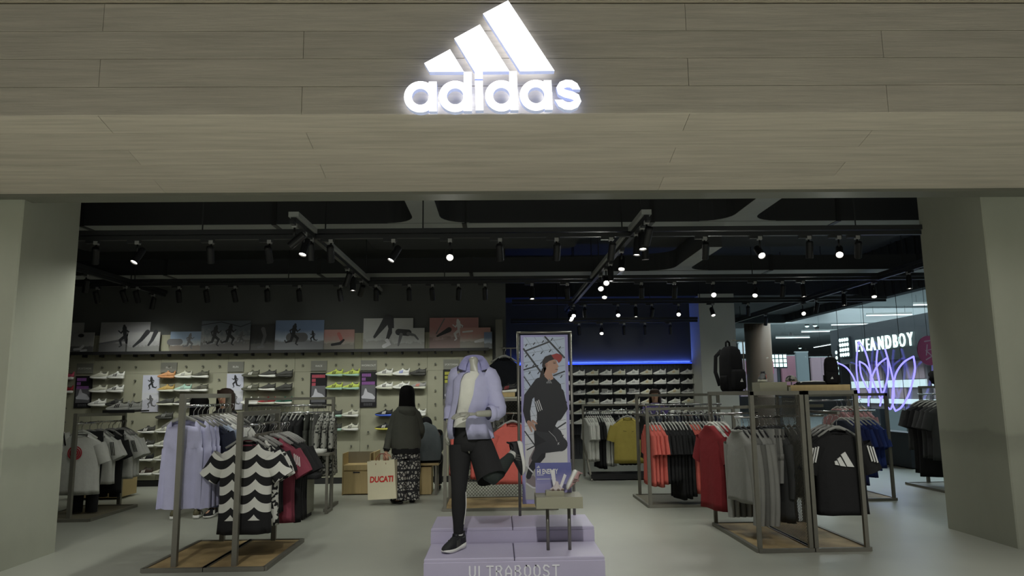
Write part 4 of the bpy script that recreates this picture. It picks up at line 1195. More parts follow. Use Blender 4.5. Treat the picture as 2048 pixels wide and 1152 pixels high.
# shoes on the blue-lit wall
shelf_m = MB().box(0.2, 4.42, -.16, 0, -.012, 0).mesh('shoe_shelf')
for r in range(7):
    put('shoe_shelf', shelf_m, M_blackmetal, wb, (0, 0, 1.835 - .2145 * r))
cols = [1.82 + .304 * k for k in range(-4, 9)]
S_list = [(S_white, S_white, S_grey, 'white'), (S_white, S_white, S_off, 'white'), (S_off, S_white, S_grey, 'pale grey'), (S_off, S_off, S_gold, 'cream'), (S_grey, S_white, S_white, 'grey'), (S_white, S_white, S_grey, 'white')]
M_tagplate = mat('price_plate', (128, 128, 124), .5)
ON = ['first', 'second', 'third', 'fourth', 'fifth', 'sixth', 'seventh', 'eighth', 'ninth', 'tenth', 'eleventh', 'twelfth', 'thirteenth']
for r in range(6):
    for k, x in enumerate(cols):
        a = S_list[(r * 5 + k * 3 + (k * r) % 4) % 6]
        if r == 2 and k in (6, 8) or r == 3 and k in (5, 7):
            MB().box(x - .10, x + .02, -.13, -.12, 1.835 - .2145 * r + .06, 1.835 - .2145 * r + .13).build('price_plate', M_tagplate, wb)
        if x > 4.3:
            continue
        sneaker((x, BY - .085, 1.835 - .2145 * r), rnd.uniform(-.1, .1) + .12, a[0], a[1], a[2], '%s sneaker on the blue-lit wall, %s row, %s from the white column' % (a[3], ROWN[r], ON[12 - k]), 'shoes on the blue-lit wall')

# ------------------------------------------------------------------ flat prints: figures drawn as thin shapes on boards
LIFT = [0]


def lift(y):
    """printed shapes of one figure lie in hair-thin layers so that none share a plane"""
    LIFT[0] = (LIFT[0] + 1) % 6
    return y - .00012 * LIFT[0]


def strokes(mb, pts, ws, y):
    """ribbon through pts with rounded ends"""
    y = lift(y)
    V2 = [Vector(p) for p in pts]
    L, R = [], []
    for i, p in enumerate(V2):
        a, b = V2[max(i - 1, 0)], V2[min(i + 1, len(V2) - 1)]
        t = (b - a).normalized() if (b - a).length > 1e-9 else Vector((1, 0))
        w = ws[i] / 2
        if 0 < i < len(V2) - 1:
            c = (p - a).normalized().dot(t)
            w /= max(c, .75)
        L.append(p + Vector((-t.y, t.x)) * w)
        R.append(p - Vector((-t.y, t.x)) * w)
    n = len(V2)
    mb.add([(p.x, y, p.y) for p in L + R], [(i, i + 1, n + i + 1, n + i) for i in range(n - 1)])
    for e, q in ((0, V2[0] - V2[1]), (n - 1, V2[-1] - V2[-2])):
        if q.length < 1e-9:
            continue
        q = q.normalized()
        m = Vector((-q.y, q.x))
        r = ws[e] / 2
        mb.add([(V2[e].x + (m.x * math.cos(a) + q.x * math.sin(a)) * r, y, V2[e].y + (m.y * math.cos(a) + q.y * math.sin(a)) * r) for a in [math.pi * k / 8 for k in range(9)]], [tuple(range(9))])


def disc(mb, cx, cz, rx, rz, y, n=12):
    y = lift(y)
    mb.add([(cx + rx * math.cos(2 * math.pi * j / n), y, cz + rz * math.sin(2 * math.pi * j / n)) for j in range(n)], [tuple(range(n))])


def runner(mb, cx, cz, h, f=1, y=-.0072, only=None):
    def P(*q):
        return [(cx + f * h * a, cz + h * b) for a, b in q]
    if only != 'legs':
        disc(mb, cx + f * h * .05, cz + h * .94, h * .05, h * .06, y)
        strokes(mb, P((.03, .86), (-.02, .52)), [h * .17, h * .14], y)
        strokes(mb, P((.03, .82), (.15, .66), (.25, .75)), [h * .07, h * .06, h * .045], y)
        strokes(mb, P((.03, .82), (-.15, .70), (-.10, .56)), [h * .07, h * .06, h * .045], y)
    strokes(mb, P((-.02, .54), (.17, .38), (.10, .16), (.17, .12)), [h * .13, h * .10, h * .06, h * .05], y)
    strokes(mb, P((-.02, .54), (-.10, .28), (-.30, .22), (-.34, .30)), [h * .13, h * .10, h * .06, h * .05], y)


def grad_mat(name, top, mid, bot, blot=.25, sc=6):
    m = bpy.data.materials.new(name)
    m.use_nodes = True
    nt = m.node_tree
    b = nt.nodes['Principled BSDF']
    b.inputs['Roughness'].default_value = .5
    tc = nt.nodes.new('ShaderNodeTexCoord')
    sp = nt.nodes.new('ShaderNodeSeparateXYZ')
    nt.links.new(tc.outputs['Generated'], sp.inputs[0])
    no = nt.nodes.new('ShaderNodeTexNoise')
    no.inputs['Scale'].default_value = sc
    no.inputs['Detail'].default_value = 3
    nt.links.new(tc.outputs['Generated'], no.inputs['Vector'])
    ad = nt.nodes.new('ShaderNodeMath')
    ad.operation = 'MULTIPLY_ADD'
    ad.inputs[1].default_value = blot
    nt.links.new(no.outputs['Fac'], ad.inputs[0])
    sb = nt.nodes.new('ShaderNodeMath')
    sb.operation = 'SUBTRACT'
    sb.inputs[1].default_value = blot / 2
    nt.links.new(sp.outputs['Z'], sb.inputs[0])
    nt.links.new(sb.outputs[0], ad.inputs[2])
    cr = nt.nodes.new('ShaderNodeValToRGB')
    e = cr.color_ramp.elements
    e[0].color = (*lin(bot), 1)
    e[1].color = (*lin(top), 1)
    for pos, c in ((.30, bot), (.36, mid), (.7, top)):
        q = e.new(pos)
        q.color = (*lin(c), 1)
    nt.links.new(ad.outputs[0], cr.inputs[0])
    nt.links.new(cr.outputs[0], b.inputs['Base Color'])
    return m


K_dark, K_mid, K_light, K_pink = mat('print_dark', (44, 45, 48), .5), mat('print_mid', (100, 100, 102), .5), mat('print_light', (206, 206, 208), .5), mat('print_pink', (186, 112, 108), .5)


def board(p0, p1, y, m, label, figs, group='photo boards on the ledge', name='photo_board', lean=.06):
    """p0 top left, p1 bottom right (world points); figs: list of (material, callback(mb, w, h))"""
    w, h = p1[0] - p0[0], p0[2] - p1[2]
    o = tag(empty(name, ((p0[0] + p1[0]) / 2, y, p1[2])), label, 'photo board', group)
    o.rotation_euler[0] = -lean
    MB().box(-w / 2, w / 2, -.006, .006, 0, h).build('board', m, o)
    for i, (fm, fn) in enumerate(figs):
        mb = MB()
        fn(mb, w, h, -.0068 - .0008 * i)
        mb.build('figure_print', fm, o)
    return o


Y1, Y2 = WY - .06, WY - .10
ZL = 2.213
def bd(x0, z1, x1, front):
    """board standing on the ledge between two world x with its top at z1"""
    return (x0, 0, z1), (x1, 0, ZL)
g_gray = grad_mat('board_grey', (150, 150, 152), (170, 170, 168), (112, 112, 112))
g_gray2 = grad_mat('board_grey2', (160, 160, 160), (140, 140, 140), (120, 120, 118), .4, 9)
g_sky = grad_mat('board_sky', (108, 126, 156), (176, 186, 200), (122, 124, 128), .2, 4)
g_sand = grad_mat('board_sand', (126, 146, 170), (170, 172, 170), (122, 112, 102), .3)
g_dark = grad_mat('board_dark', (52, 53, 54), (60, 62, 62), (86, 86, 84), .4, 8)
g_city = grad_mat('board_city', (92, 100, 108), (140, 142, 142), (104, 102, 100), .7, 10)
g_track = grad_mat('board_track', (166, 118, 116), (172, 150, 146), (138, 116, 112), .5, 4)
g_pink = grad_mat('board_pink', (180, 138, 132), (168, 160, 152), (140, 136, 128), .5, 5)
g_white = grad_mat('board_white', (186, 188, 186), (176, 178, 176), (150, 150, 146), .6, 8)
board((-7.342, 0, 2.738), (-7.031, 0, ZL), Y1, g_gray2, 'plain grey photo board half hidden by the left pillar', [])
board((-7.255, 0, 2.564), (-6.820, 0, ZL), Y2, g_gray, 'grey photo board showing white shoes, leftmost in front', [(K_light, lambda mb, w, h, y: (strokes(mb, [(-.2 * w, .18 * h), (0, .2 * h), (.12 * w, .34 * h)], [.12 * h] * 3, y), strokes(mb, [(.05 * w, .12 * h), (.25 * w, .14 * h)], [.1 * h] * 2, y))), (K_dark, lambda mb, w, h, y: disc(mb, 0, .85 * h, .12 * w, .09 * h, y))])
board((-6.745, 0, 2.739), (-5.910, 0, ZL), Y1, g_gray, 'grey photo board of a runner seen from behind', [(K_mid, lambda mb, w, h, y: strokes(mb, [(-.5 * w, .3 * h), (.0 * w, .42 * h), (.5 * w, .3 * h)], [.04 * h, .1 * h, .04 * h], y)), (K_dark, lambda mb, w, h, y: runner(mb, .0, .1 * h, .82 * h, -1, y))])
board((-6.251, 0, 2.561), (-5.713, 0, ZL), Y2, g_gray2, 'small grey photo board of two striding legs', [(K_dark, lambda mb, w, h, y: (strokes(mb, [(.1 * w, h), (-.08 * w, .62 * h), (-.30 * w, .3 * h)], [.24 * h, .18 * h, .1 * h], y), strokes(mb, [(.36 * w, h), (.26 * w, .6 * h), (.16 * w, .36 * h)], [.22 * h, .16 * h, .1 * h], y)))])
board((-5.555, 0, 2.566), (-5.014, 0, ZL), Y1, g_sand, 'photo board of a pale runner on a sandy track', [(K_mid, lambda mb, w, h, y: strokes(mb, [(-.5 * w, .5 * h), (-.2 * w, .5 * h)], [.3 * h] * 2, y)), (K_mid, lambda mb, w, h, y: runner(mb, .10 * w, .08 * h, .85 * h, 1, y))])
board((-5.024, 0, 2.743), (-4.196, 0, ZL), Y2, g_city, 'photo board of three dark runners under bare trees', [(K_dark, lambda mb, w, h, y: runner(mb, -.22 * w, .1 * h, .76 * h, 1, y)), (K_dark, lambda mb, w, h, y: runner(mb, .08 * w, .12 * h, .78 * h, 1, y)), (K_mid, lambda mb, w, h, y: runner(mb, .32 * w, .16 * h, .5 * h, 1, y)), (K_dark, lambda mb, w, h, y: strokes(mb, [(-.5 * w, .86 * h), (-.1 * w, .96 * h), (.3 * w, .8 * h), (.5 * w, .92 * h)], [.012] * 4, y))])
board((-4.223, 0, 2.664), (-3.765, 0, ZL), Y1, g_dark, 'dark photo board of a runner tying a shoe', [(K_mid, lambda mb, w, h, y: (strokes(mb, [(.0, .85 * h), (.08 * w, .6 * h), (-.02 * w, .22 * h)], [.16 * h, .12 * h, .08 * h], y), strokes(mb, [(-.14 * w, .16 * h), (.04 * w, .18 * h)], [.1 * h] * 2, y)))])
board((-3.773, 0, 2.740), (-2.949, 0, ZL), Y2, g_sky, 'photo board of a runner and a far walker under blue sky', [(K_mid, lambda mb, w, h, y: strokes(mb, [(-.18 * w, .44 * h), (.08 * w, .44 * h)], [.3 * h] * 2, y)), (K_dark, lambda mb, w, h, y: runner(mb, -.12 * w, .1 * h, .8 * h, 1, y)), (K_dark, lambda mb, w, h, y: runner(mb, .28 * w, .24 * h, .42 * h, -1, y))])
board((-2.972, 0, 2.574), (-2.435, 0, ZL), Y1, g_pink, 'pinkish photo board showing a dark shoe with a red sock', [(K_pink, lambda mb, w, h, y: strokes(mb, [(.0, .8 * h), (.10 * w, .5 * h)], [.16 * h] * 2, y)), (K_dark, lambda mb, w, h, y: strokes(mb, [(-.2 * w, .28 * h), (.05 * w, .34 * h), (.16 * w, .5 * h)], [.12 * h, .14 * h, .1 * h], y))])
board((-2.285, 0, 2.763), (-1.437, 0, ZL), Y1, g_white, 'black and white photo board of long striding legs', [(K_dark, lambda mb, w, h, y: (strokes(mb, [(-.02 * w, h * .98), (-.14 * w, .7 * h), (-.27 * w, .42 * h)], [.26 * h, .17 * h, .09 * h], y), strokes(mb, [(.03 * w, h * .98), (.06 * w, .66 * h), (-.02 * w, .32 * h)], [.24 * h, .17 * h, .09 * h], y))), (K_light, lambda mb, w, h, y: strokes(mb, [(-.08 * w, .12 * h), (.02 * w, .2 * h), (-.02 * w, .3 * h)], [.12 * h] * 3, y))])
board((-1.789, 0, 2.585), (-1.235, 0, ZL), Y2, g_white, 'small black and white photo board of a runner in shorts', [(K_dark, lambda mb, w, h, y: strokes(mb, [(-.3 * w, .82 * h), (.0 * w, .78 * h)], [.3 * h] * 2, y)), (K_mid, lambda mb, w, h, y: (strokes(mb, [(-.22 * w, .7 * h), (-.3 * w, .2 * h)], [.16 * h, .08 * h], y), strokes(mb, [(.0, .74 * h), (.2 * w, .66 * h), (.3 * w, .48 * h)], [.16 * h, .1 * h, .08 * h], y)))])
board((-1.154, 0, 2.762), (-0.312, 0, ZL), Y1, g_track, 'pink photo board of a leaping runner on a red track', [(K_mid, lambda mb, w, h, y: strokes(mb, [(-.2 * w, .96 * h), (-.36 * w, .5 * h)], [.02, .02], y)), (K_dark, lambda mb, w, h, y: strokes(mb, [(-.1 * w, .62 * h), (-.34 * w, .42 * h)], [.16 * h, .06 * h], y)), (K_light, lambda mb, w, h, y: runner(mb, .1 * w, .2 * h, .76 * h, -1, y))])
board((-0.628, 0, 2.581), (-0.106, 0, ZL), Y2, g_pink, 'small pink photo board of a white shoe on track lines', [(K_light, lambda mb, w, h, y: (strokes(mb, [(.0, .34 * h), (.2 * w, .4 * h), (.34 * w, .44 * h)], [.1 * h, .16 * h, .12 * h], y), strokes(mb, [(-.4 * w, .8 * h), (-.1 * w, .84 * h)], [.03] * 2, y)))])
board((-0.217, 0, 2.498), (-0.081, 0, ZL), WY - .13, g_sky, 'narrow blue-grey photo board at the ledge end', [])

# header plates and posters between the shoes
M_plate = mat('header_plate', (122, 122, 114), .5)
M_lettering = mat('lettering_white', (226, 226, 220), .5)
def plate_sign(col, word, label, half=.135):
    x = pegx(col) - .01
    s = tag(empty('category_sign', (x, WY, 1.96)), label, 'sign', 'category signs on the shoe wall')
    MB().box(-half, half, -.02, 0, -.085, .085).build('plate', M_plate, s)
    t = text('lettering', word, .046, M_lettering, s, (0, -.0215, -.017), spacing=1.02)
    if len(word) > 8:
        t.scale = (.78, 1, 1)
    return s
plate_sign(1, 'SPORTSWEAR', 'grey sign reading SPORTSWEAR near the left pillar')
plate_sign(6, 'RUN', 'grey sign with a short word above the tan sneaker')
plate_sign(10, 'RUN', 'grey sign with a short word above the pale poster')
plate_sign(15, 'RACE', 'grey sign reading RACE above the pink-lettered poster')
plate_sign(18, 'WORKOUT', 'grey sign reading WORKOUT above the purple poster')
plate_sign(23, 'SPORTSWEAR', 'grey sign partly hidden behind the mannequin shirt')
M_posterb, M_posterg = mat('poster_black', (34, 33, 36), .4), mat('poster_grey', (104, 104, 108), .4)
def poster(col, zt, zb, label, ink, rows, low, kind=0):
    x = pegx(col) - .01
    h = zt - zb
    s = tag(empty('poster', (x, WY, zb)), label, 'poster', 'posters on the shoe wall')
    MB().box(-.14, .14, -.018, 0, 0, h).build('panel', M_posterb if kind == 0 else grad_mat('poster_photo', (196, 198, 214), (210, 210, 216), (186, 186, 198), .3), s)
    if kind == 0:
        MB().box(-.118, .118, -.0195, -.018, .085, h * .62).build('photo_area', M_posterg, s)
        for i, n in enumerate(rows):
            z = h - .035 - i * .068
            for k in range(n):
                MB().box(-.112 + k * .0225, -.095 + k * .0225, -.0198, -.018, z - .052, z).build('printed_letter', ink, s)
        mb = MB()
        strokes(mb, [(-.09, .17), (-.02, .20), (.05, .18), (.085, .16)], [.05, .11, .09, .06], -.0202)
        strokes(mb, [(-.04, .2), (-.045, .30)], [.09, .03], -.0202)
        mb.build('shoe_print', low, s)
        for i in range(2):
            for k in range(5):
                MB().box(-.075 + k * .03, -.052 + k * .03, -.0195, -.018, .03 + i * .022, .042 + i * .022).build('printed_line', M_posterg, s)
    else:
        for i in range(2):
            mb = MB()
            runner(mb, .01, .04 + i * h * .5, h * .40, -1, -.0202)
            mb.build('figure_print', K_dark if i else K_mid, s)
        MB().box(-.14, .14, -.020, -.018, h * .48, h * .5).build('divider', K_light, s)
    return s
I_pur, I_pink, I_yel = mat('ink_purple', (150, 96, 168), .5), mat('ink_pink', (196, 88, 104), .5), mat('ink_yellow', (190, 190, 78), .5)
L_shoe = mat('print_shoe', (196, 196, 204), .5)
poster(1, 1.835, 1.30, 'black poster with purple print beside the left pillar', I_pur, (7, 3, 9), L_shoe)
poster(5, 1.835, 1.22, 'pale photo poster of two players above the white tee rack', None, (), None, 1)
poster(10, 1.845, 1.24, 'pale photo poster beside the long dark rack', None, (), None, 1)
poster(15, 1.845, 1.26, 'black poster with pink print and a white ball-like shoe', I_pink, (10, 3, 3), L_shoe)
poster(18, 1.855, 1.255, 'black poster with purple print beside the standing woman', I_pur, (7, 3, 10), L_shoe)
poster(23, 1.87, 1.27, 'black poster with yellow print behind the mannequin shirt', I_yel, (5, 5, 5), L_shoe)

# ------------------------------------------------------------------ bodies: skin surface from joints, then fingers added to the same mesh
def skin_mb(joints, bones, rad, root):
    """joints: name -> point, bones: pairs, rad: name -> radius or (rx, ry)"""
    names = list(joints)
    me = bpy.data.meshes.new('skeleton')
    me.from_pydata([tuple(joints[n]) for n in names], [(names.index(a), names.index(b)) for a, b in bones], [])
    o = bpy.data.objects.new('skeleton', me)
    COL.objects.link(o)
    md = o.modifiers.new('skin', 'SKIN')
    md.use_smooth_shade = True
    md.branch_smoothing = .6
    for i, n in enumerate(names):
        r = rad[n]
        sv = me.skin_vertices[0].data[i]
        sv.radius = r if isinstance(r, tuple) else (r, r)
        sv.use_root = n == root
    sd = o.modifiers.new('sub', 'SUBSURF')
    sd.levels = sd.render_levels = 2
    bpy.context.view_layer.update()
    ev = bpy.data.meshes.new_from_object(o.evaluated_get(bpy.context.evaluated_depsgraph_get()))
    mb = MB().add([tuple(v.co) for v in ev.vertices], [tuple(p.vertices) for p in ev.polygons])
    bpy.data.objects.remove(o, do_unlink=True)
    bpy.data.meshes.remove(ev)
    return mb


def hand(mb, wrist, palm, d, n, size=1.0, curl=.5, thumb=1):
    """palm block and five fingers; d finger direction, n palm normal (fingers curl towards n)"""
    wrist, palm, d, n = Vector(wrist), Vector(palm), Vector(d).normalized(), Vector(n).normalized()
    n = (n - d * n.dot(d)).normalized()
    s = d.cross(n)
    k = size
    mb.tube([wrist - d * .01 * k, wrist + (palm - wrist) * .5, palm, palm + d * .035 * k, palm + d * .05 * k], [.021 * k, .027 * k, .038 * k, .039 * k, .030 * k], 10, flat=.42, side=tuple(s))
    for i, (L, off) in enumerate(((.070, -.029), (.080, -.010), (.075, .010), (.060, .028))):
        p = palm + d * .040 * k + s * off * k
        a = curl * (1 + .12 * i)
        pts = [p]
        ang = 0.0
        for j in range(3):
            ang += a * (.55 if j == 0 else .8)
            p = p + (d * math.cos(ang) + n * math.sin(ang)) * (L * k * (.42, .32, .26)[j])
            pts.append(p)
        mb.tube(pts, [.0092 * k, .0088 * k, .0082 * k, .0062 * k], 8)
    p = palm - d * .012 * k + s * (-.036 * k * thumb)
    q = p + (d * .55 - s * .7 * thumb + n * .25).normalized() * .034 * k
    r = q + (d * .85 - s * .25 * thumb + n * .3).normalized() * .030 * k
    mb.tube([palm - d * .02 * k - s * .015 * k * thumb, p, q, r], [.012 * k, .0125 * k, .0105 * k, .007 * k], 8)
    return mb


def along(path, n):
    """resample a polyline"""
    path = [Vector(p) for p in path]
    seg = [(path[i + 1] - path[i]).length for i in range(len(path) - 1)]
    T, out = sum(seg), []
    for k in range(n + 1):
        t = T * k / n
        i = 0
        while i < len(seg) - 1 and t > seg[i]:
            t -= seg[i]
            i += 1
        out.append(path[i].lerp(path[i + 1], min(1, t / max(seg[i], 1e-9))))
    return out


def sleeve_mb(mb, path, r0, r1, wr=.10, n=10, seed=0, seg=14):
    pts = along(path, n)
    rnd2 = random.Random(seed)
    rs = [(r0 + (r1 - r0) * i / n) * (1 + wr * (rnd2.random() - .5) * 2) for i in range(n + 1)]
    return mb.tube(pts, rs, seg, caps=False)


# ------------------------------------------------------------------ podium
M_lilac = mat('podium_lilac', (184, 178, 202), .5, noise=.06, nscale=3)
M_lilacd = mat('podium_edge', (70, 66, 84), .6)
pod = tag(empty('display_podium', (.125, 6.6, 0)), 'two-step lilac podium under the running mannequin', 'podium')
PX0, PX1 = -.72, .72
def slab(nm, x0, x1, y0, y1, z0, z1, m=M_lilac, g=.004):
    c = .006
    mb = MB()
    x0, x1, y0, y1 = x0 + g, x1 - g, y0 + g, y1 - g
    mb.loft([[(x0, y0, z), (x1, y0, z), (x1, y1, z), (x0, y1, z)] for z in (z0, z1 - c)] + [[(x0 + c, y0 + c, z1), (x1 - c, y0 + c, z1), (x1 - c, y1 - c, z1), (x0 + c, y1 - c, z1)]], True, True)
    return mb.build(nm, m, pod)
for xa, xb in ((PX0, 0), (0, PX1)):
    slab('lower_tile', xa, xb, -.61, .0, .140, .165)
    slab('upper_tile', xa, xb, .0, .64, .265, .290)
slab('lower_box', PX0, PX1, -.612, .64, 0, .139, M_lilac, .002)
slab('upper_box', PX0, PX1, .0, .64, .139, .264, M_lilac, .002)
MB().box(PX0 + .01, PX1 - .01, -.60, .63, .136, .155).build('joint_core', M_lilacd, pod)
MB().box(PX0 + .01, PX1 - .01, .01, .63, .262, .28).build('joint_core', M_lilacd, pod)
# stencilled lettering on the riser: rounded strokes
M_silver = mat('riser_lettering', (228, 228, 234), .4)
GLY = {'U': [[(0, 1), (0, .3), (.12, .06), (.32, 0), (.52, .06), (.64, .3), (.64, 1)]], 'L': [[(0, 1), (0, 0), (.55, 0)]], 'T': [[(0, 1), (.7, 1)], [(.35, 1), (.35, 0)]], 'R': [[(0, 0), (0, 1), (.45, 1), (.62, .78), (.45, .52), (.05, .52)], [(.35, .5), (.64, 0)]],
       'A': [[(0, 0), (0, .6), (.32, 1), (.64, .6), (.64, 0)], [(.02, .3), (.62, .3)]], 'B': [[(0, 0), (0, 1), (.42, 1), (.58, .78), (.42, .53), (.06, .53)], [(.42, .53), (.64, .27), (.42, 0), (0, 0)]], 'O': [[(.2, 1), (0, .75), (0, .25), (.2, 0), (.46, 0), (.66, .25), (.66, .75), (.46, 1), (.2, 1)]],
       'S': [[(.62, .85), (.42, 1), (.15, 1), (0, .78), (.12, .56), (.5, .46), (.64, .22), (.48, 0), (.18, 0), (0, .15)]]}
def glyph_mb(ch, x, z, h, w, y=0.0):
    mb = MB()
    for st_ in GLY[ch]:
        p = [(x + u * h * .82, z + v * h) for u, v in st_]
        strokes(mb, p, [w] * len(p), y)
    return mb
xx = -.355
for ch in 'ULTRABOOST':
    glyph_mb(ch, xx, .022, .082, .0125, -.6150).build('riser_letter', M_silver, pod)
    xx += .0745 if ch != 'L' else .062

# ------------------------------------------------------------------ running mannequin
man = tag(empty('mannequin', (-.37, 6.3, .165)), 'headless running mannequin in lavender shirt, white tee and black tights', 'mannequin')
M_man = mat('mannequin_grey', (168, 168, 156), .35)
J = {'neck': (-0.209, 6.340, 1.780), 'nbase': (-0.200, 6.340, 1.650), 'chest': (-0.209, 6.320, 1.444), 'waist': (-0.249, 6.340, 1.223), 'pelvis': (-0.233, 6.350, 1.045),
     'shl': (-0.359, 6.380, 1.609), 'ell': (-0.410, 6.500, 1.349), 'wrl': (-0.432, 6.440, 1.187), 'shr': (-0.062, 6.320, 1.596), 'elr': (0.005, 6.220, 1.291), 'wrr': (-0.186, 6.100, 1.288),
     'hipl': (-0.319, 6.350, 0.996), 'knl': (-0.329, 6.290, 0.670), 'anl': (-0.338, 6.360, 0.252), 'hipr': (-0.144, 6.350, 0.989), 'knr': (-0.050, 6.160, 0.763), 'anr': (0.133, 6.500, 0.927)}
B = [('neck', 'nbase'), ('nbase', 'chest'), ('chest', 'waist'), ('waist', 'pelvis'), ('nbase', 'shl'), ('shl', 'ell'), ('ell', 'wrl'), ('nbase', 'shr'), ('shr', 'elr'), ('elr', 'wrr'), ('pelvis', 'hipl'), ('hipl', 'knl'), ('knl', 'anl'), ('pelvis', 'hipr'), ('hipr', 'knr'), ('knr', 'anr')]
RAD = {'neck': .050, 'nbase': .056, 'chest': (.115, .095), 'waist': (.10, .085), 'pelvis': (.12, .10), 'shl': .05, 'ell': .036, 'wrl': .023, 'shr': .05, 'elr': .038, 'wrr': .024, 'hipl': .085, 'knl': .052, 'anl': .034, 'hipr': .085, 'knr': .054, 'anr': .034}
bm_ = skin_mb(J, B, RAD, 'pelvis')
hand(bm_, J['wrr'], Vector(J['wrr']) + Vector((-.075, -.02, .0)), (-1, -.1, -.12), (0, .3, -1), 1.05, .22, -1)
hand(bm_, J['wrl'], Vector(J['wrl']) + Vector((-.01, -.02, -.07)), (-.1, -.25, -1), (.9, .2, 0), 1.0, .45, 1)
def child(mb, name, m, parent, smooth=True):
    o = mb.build(name, m, None, None, 0, smooth)
    o.parent = parent
    o.matrix_parent_inverse = Matrix.Translation(-Vector(parent.location))
    return o
child(bm_, 'body', M_man, man)
def ell_ring(c, rx, ry, n=28, a0=0.0, a1=2 * math.pi, tilt=(0, 0), wav=0.0, k=5, ph=0.0):
    full = abs(a1 - a0 - 2 * math.pi) < 1e-6
    out = []
    for j in range(n):
        q = a0 + (a1 - a0) * j / (n if full else n - 1)
        r = 1 + wav * math.sin(k * q + ph)
        x, y = rx * r * math.cos(q), ry * r * math.sin(q)
        out.append((c[0] + x, c[1] + y, c[2] + tilt[0] * x + tilt[1] * y))
    return out
jv = {k: Vector(v) for k, v in J.items()}
# white tee
tee = MB()
seq = [(jv['nbase'] + Vector((0, 0, .012)), .066, .062, (0, .25)), (jv['nbase'] + Vector((0, 0, -.03)), .125, .085, (0, 0)), (jv['nbase'].lerp(jv['chest'], .45), .152, .112, (0, 0)), (jv['chest'] + Vector((0, -.01, -.02)), .150, .125, (0, 0)), (jv['chest'].lerp(jv['waist'], .5), .130, .108, (0, 0)), (jv['waist'] + Vector((0, 0, .02)), .125, .104, (0, 0)), (jv['waist'] + Vector((0, 0, -.05)), .136, .108, (0, 0))]
tee.loft([ell_ring(c, rx, ry, 28, tilt=t, wav=.015, k=6, ph=i) for i, (c, rx, ry, t) in enumerate(seq)])
child(tee, 'white_tee', cloth('tee_white', (228, 228, 216)), man)
# open shirt: arcs that leave the front open; front is -y (angle 270)
sh = MB()
C_shirt = cloth('shirt_lavender', (184, 184, 216))
rows = [(jv['nbase'] + Vector((0, .01, .005)), .085, .080, 250, 292, 0), (jv['nbase'] + Vector((0, .005, -.03)), .155, .105, 236, 288, 0), (jv['nbase'].lerp(jv['chest'], .4), .178, .135, 233, 276, .01), (jv['chest'], .178, .150, 230, 272, .02), (jv['chest'].lerp(jv['waist'], .5), .172, .148, 226, 266, .035), (jv['waist'], .178, .146, 222, 264, .05), (jv['waist'].lerp(jv['pelvis'], .35) , .186, .150, 218, 262, .06), (jv['pelvis'] + Vector((.01, 0, .03)), .190, .152, 214, 262, .045), (jv['pelvis'] + Vector((.012, 0, .042)), .184, .146, 214, 262, .045)]
sh.loft([ell_ring(c, rx, ry, 44, math.radians(b), math.radians(a + 360), wav=wv, k=9, ph=i * .35) for i, (c, rx, ry, a, b, wv) in enumerate(rows)], closed=False)
child(sh, 'open_shirt', C_shirt, man)
sl = MB()
sleeve_mb(sl, [jv['nbase'].lerp(jv['shr'], .75), jv['shr'], jv['elr'] + Vector((.01, 0, .0)), jv['elr'].lerp(jv['wrr'], .36)], .080, .062, .10, 14, 5)
child(sl, 'sleeve', C_shirt, man)
cu = MB().tube([jv['elr'].lerp(jv['wrr'], t) for t in (.20, .26, .33, .40, .43)], [.064, .072, .070, .064, .056], 16, caps=False)
child(cu, 'rolled_cuff', C_shirt, man)
sl = MB()
sleeve_mb(sl, [jv['nbase'].lerp(jv['shl'], .75), jv['shl'], jv['ell'], jv['ell'].lerp(jv['wrl'], .75)], .076, .046, .12, 14, 6)
child(sl, 'sleeve', C_shirt, man)
# standing collar folded outwards, open at the front
col_ = MB()
cs = [(jv['nbase'] + Vector((0, .0, -.022)), .108, .080, 252, 290), (jv['nbase'] + Vector((0, .01, .075)), .075, .070, 245, 295), (jv['nbase'] + Vector((0, .015, .118)), .084, .078, 240, 300), (jv['nbase'] + Vector((0, .01, .085)), .112, .098, 238, 302), (jv['nbase'] + Vector((0, .0, .035)), .138, .112, 240, 300)]
col_.loft([ell_ring(c, rx, ry, 26, math.radians(b), math.radians(a + 360), tilt=(0, .35)) for c, rx, ry, a, b in cs], closed=False)
child(col_, 'collar', cloth('collar_lavender', (160, 160, 204)), man)
# tights and loose shorts
tg = MB()
tg.loft([ell_ring(jv['waist'] + Vector((0, 0, -.03)), .112, .092), ell_ring(jv['pelvis'], .145, .118), ell_ring(jv['pelvis'] + Vector((.004, 0, -.07)), .150, .118)], cap1=True)
tg.tube(along([jv['hipl'] + Vector((0, 0, .02)), jv['hipl'].lerp(jv['knl'], .5), jv['knl'], jv['knl'].lerp(jv['anl'], .3), jv['anl'] + Vector((0, 0, .03))], 12), [.098, .096, .090, .084, .076, .068, .062, .062, .062, .058, .050, .044, .040], 16, caps=False)
child(tg, 'tights', cloth('tights_black', (42, 42, 43)), man)
tr_ = MB().tube(along([jv['hipr'] + Vector((0, 0, .02)), jv['hipr'].lerp(jv['knr'], .5), jv['knr'], jv['knr'].lerp(jv['anr'], .12), jv['knr'].lerp(jv['anr'], .5), jv['knr'].lerp(jv['anr'], .86)], 14), [.100, .098, .094, .088, .082, .076, .070, .066, .064, .064, .062, .058, .052, .046, .043], 16, caps=False)
child(tr_, 'tights_leg', cloth('tights_green', (52, 58, 56)), man)
so_ = MB().tube(along([jv['hipr'] + Vector((-.01, 0, .04)), jv['hipr'].lerp(jv['knr'], .95) + Vector((.0, .03, -.02))], 6), [.115, .120, .122, .124, .126, .128, .130], 18, caps=False, flat=.92)
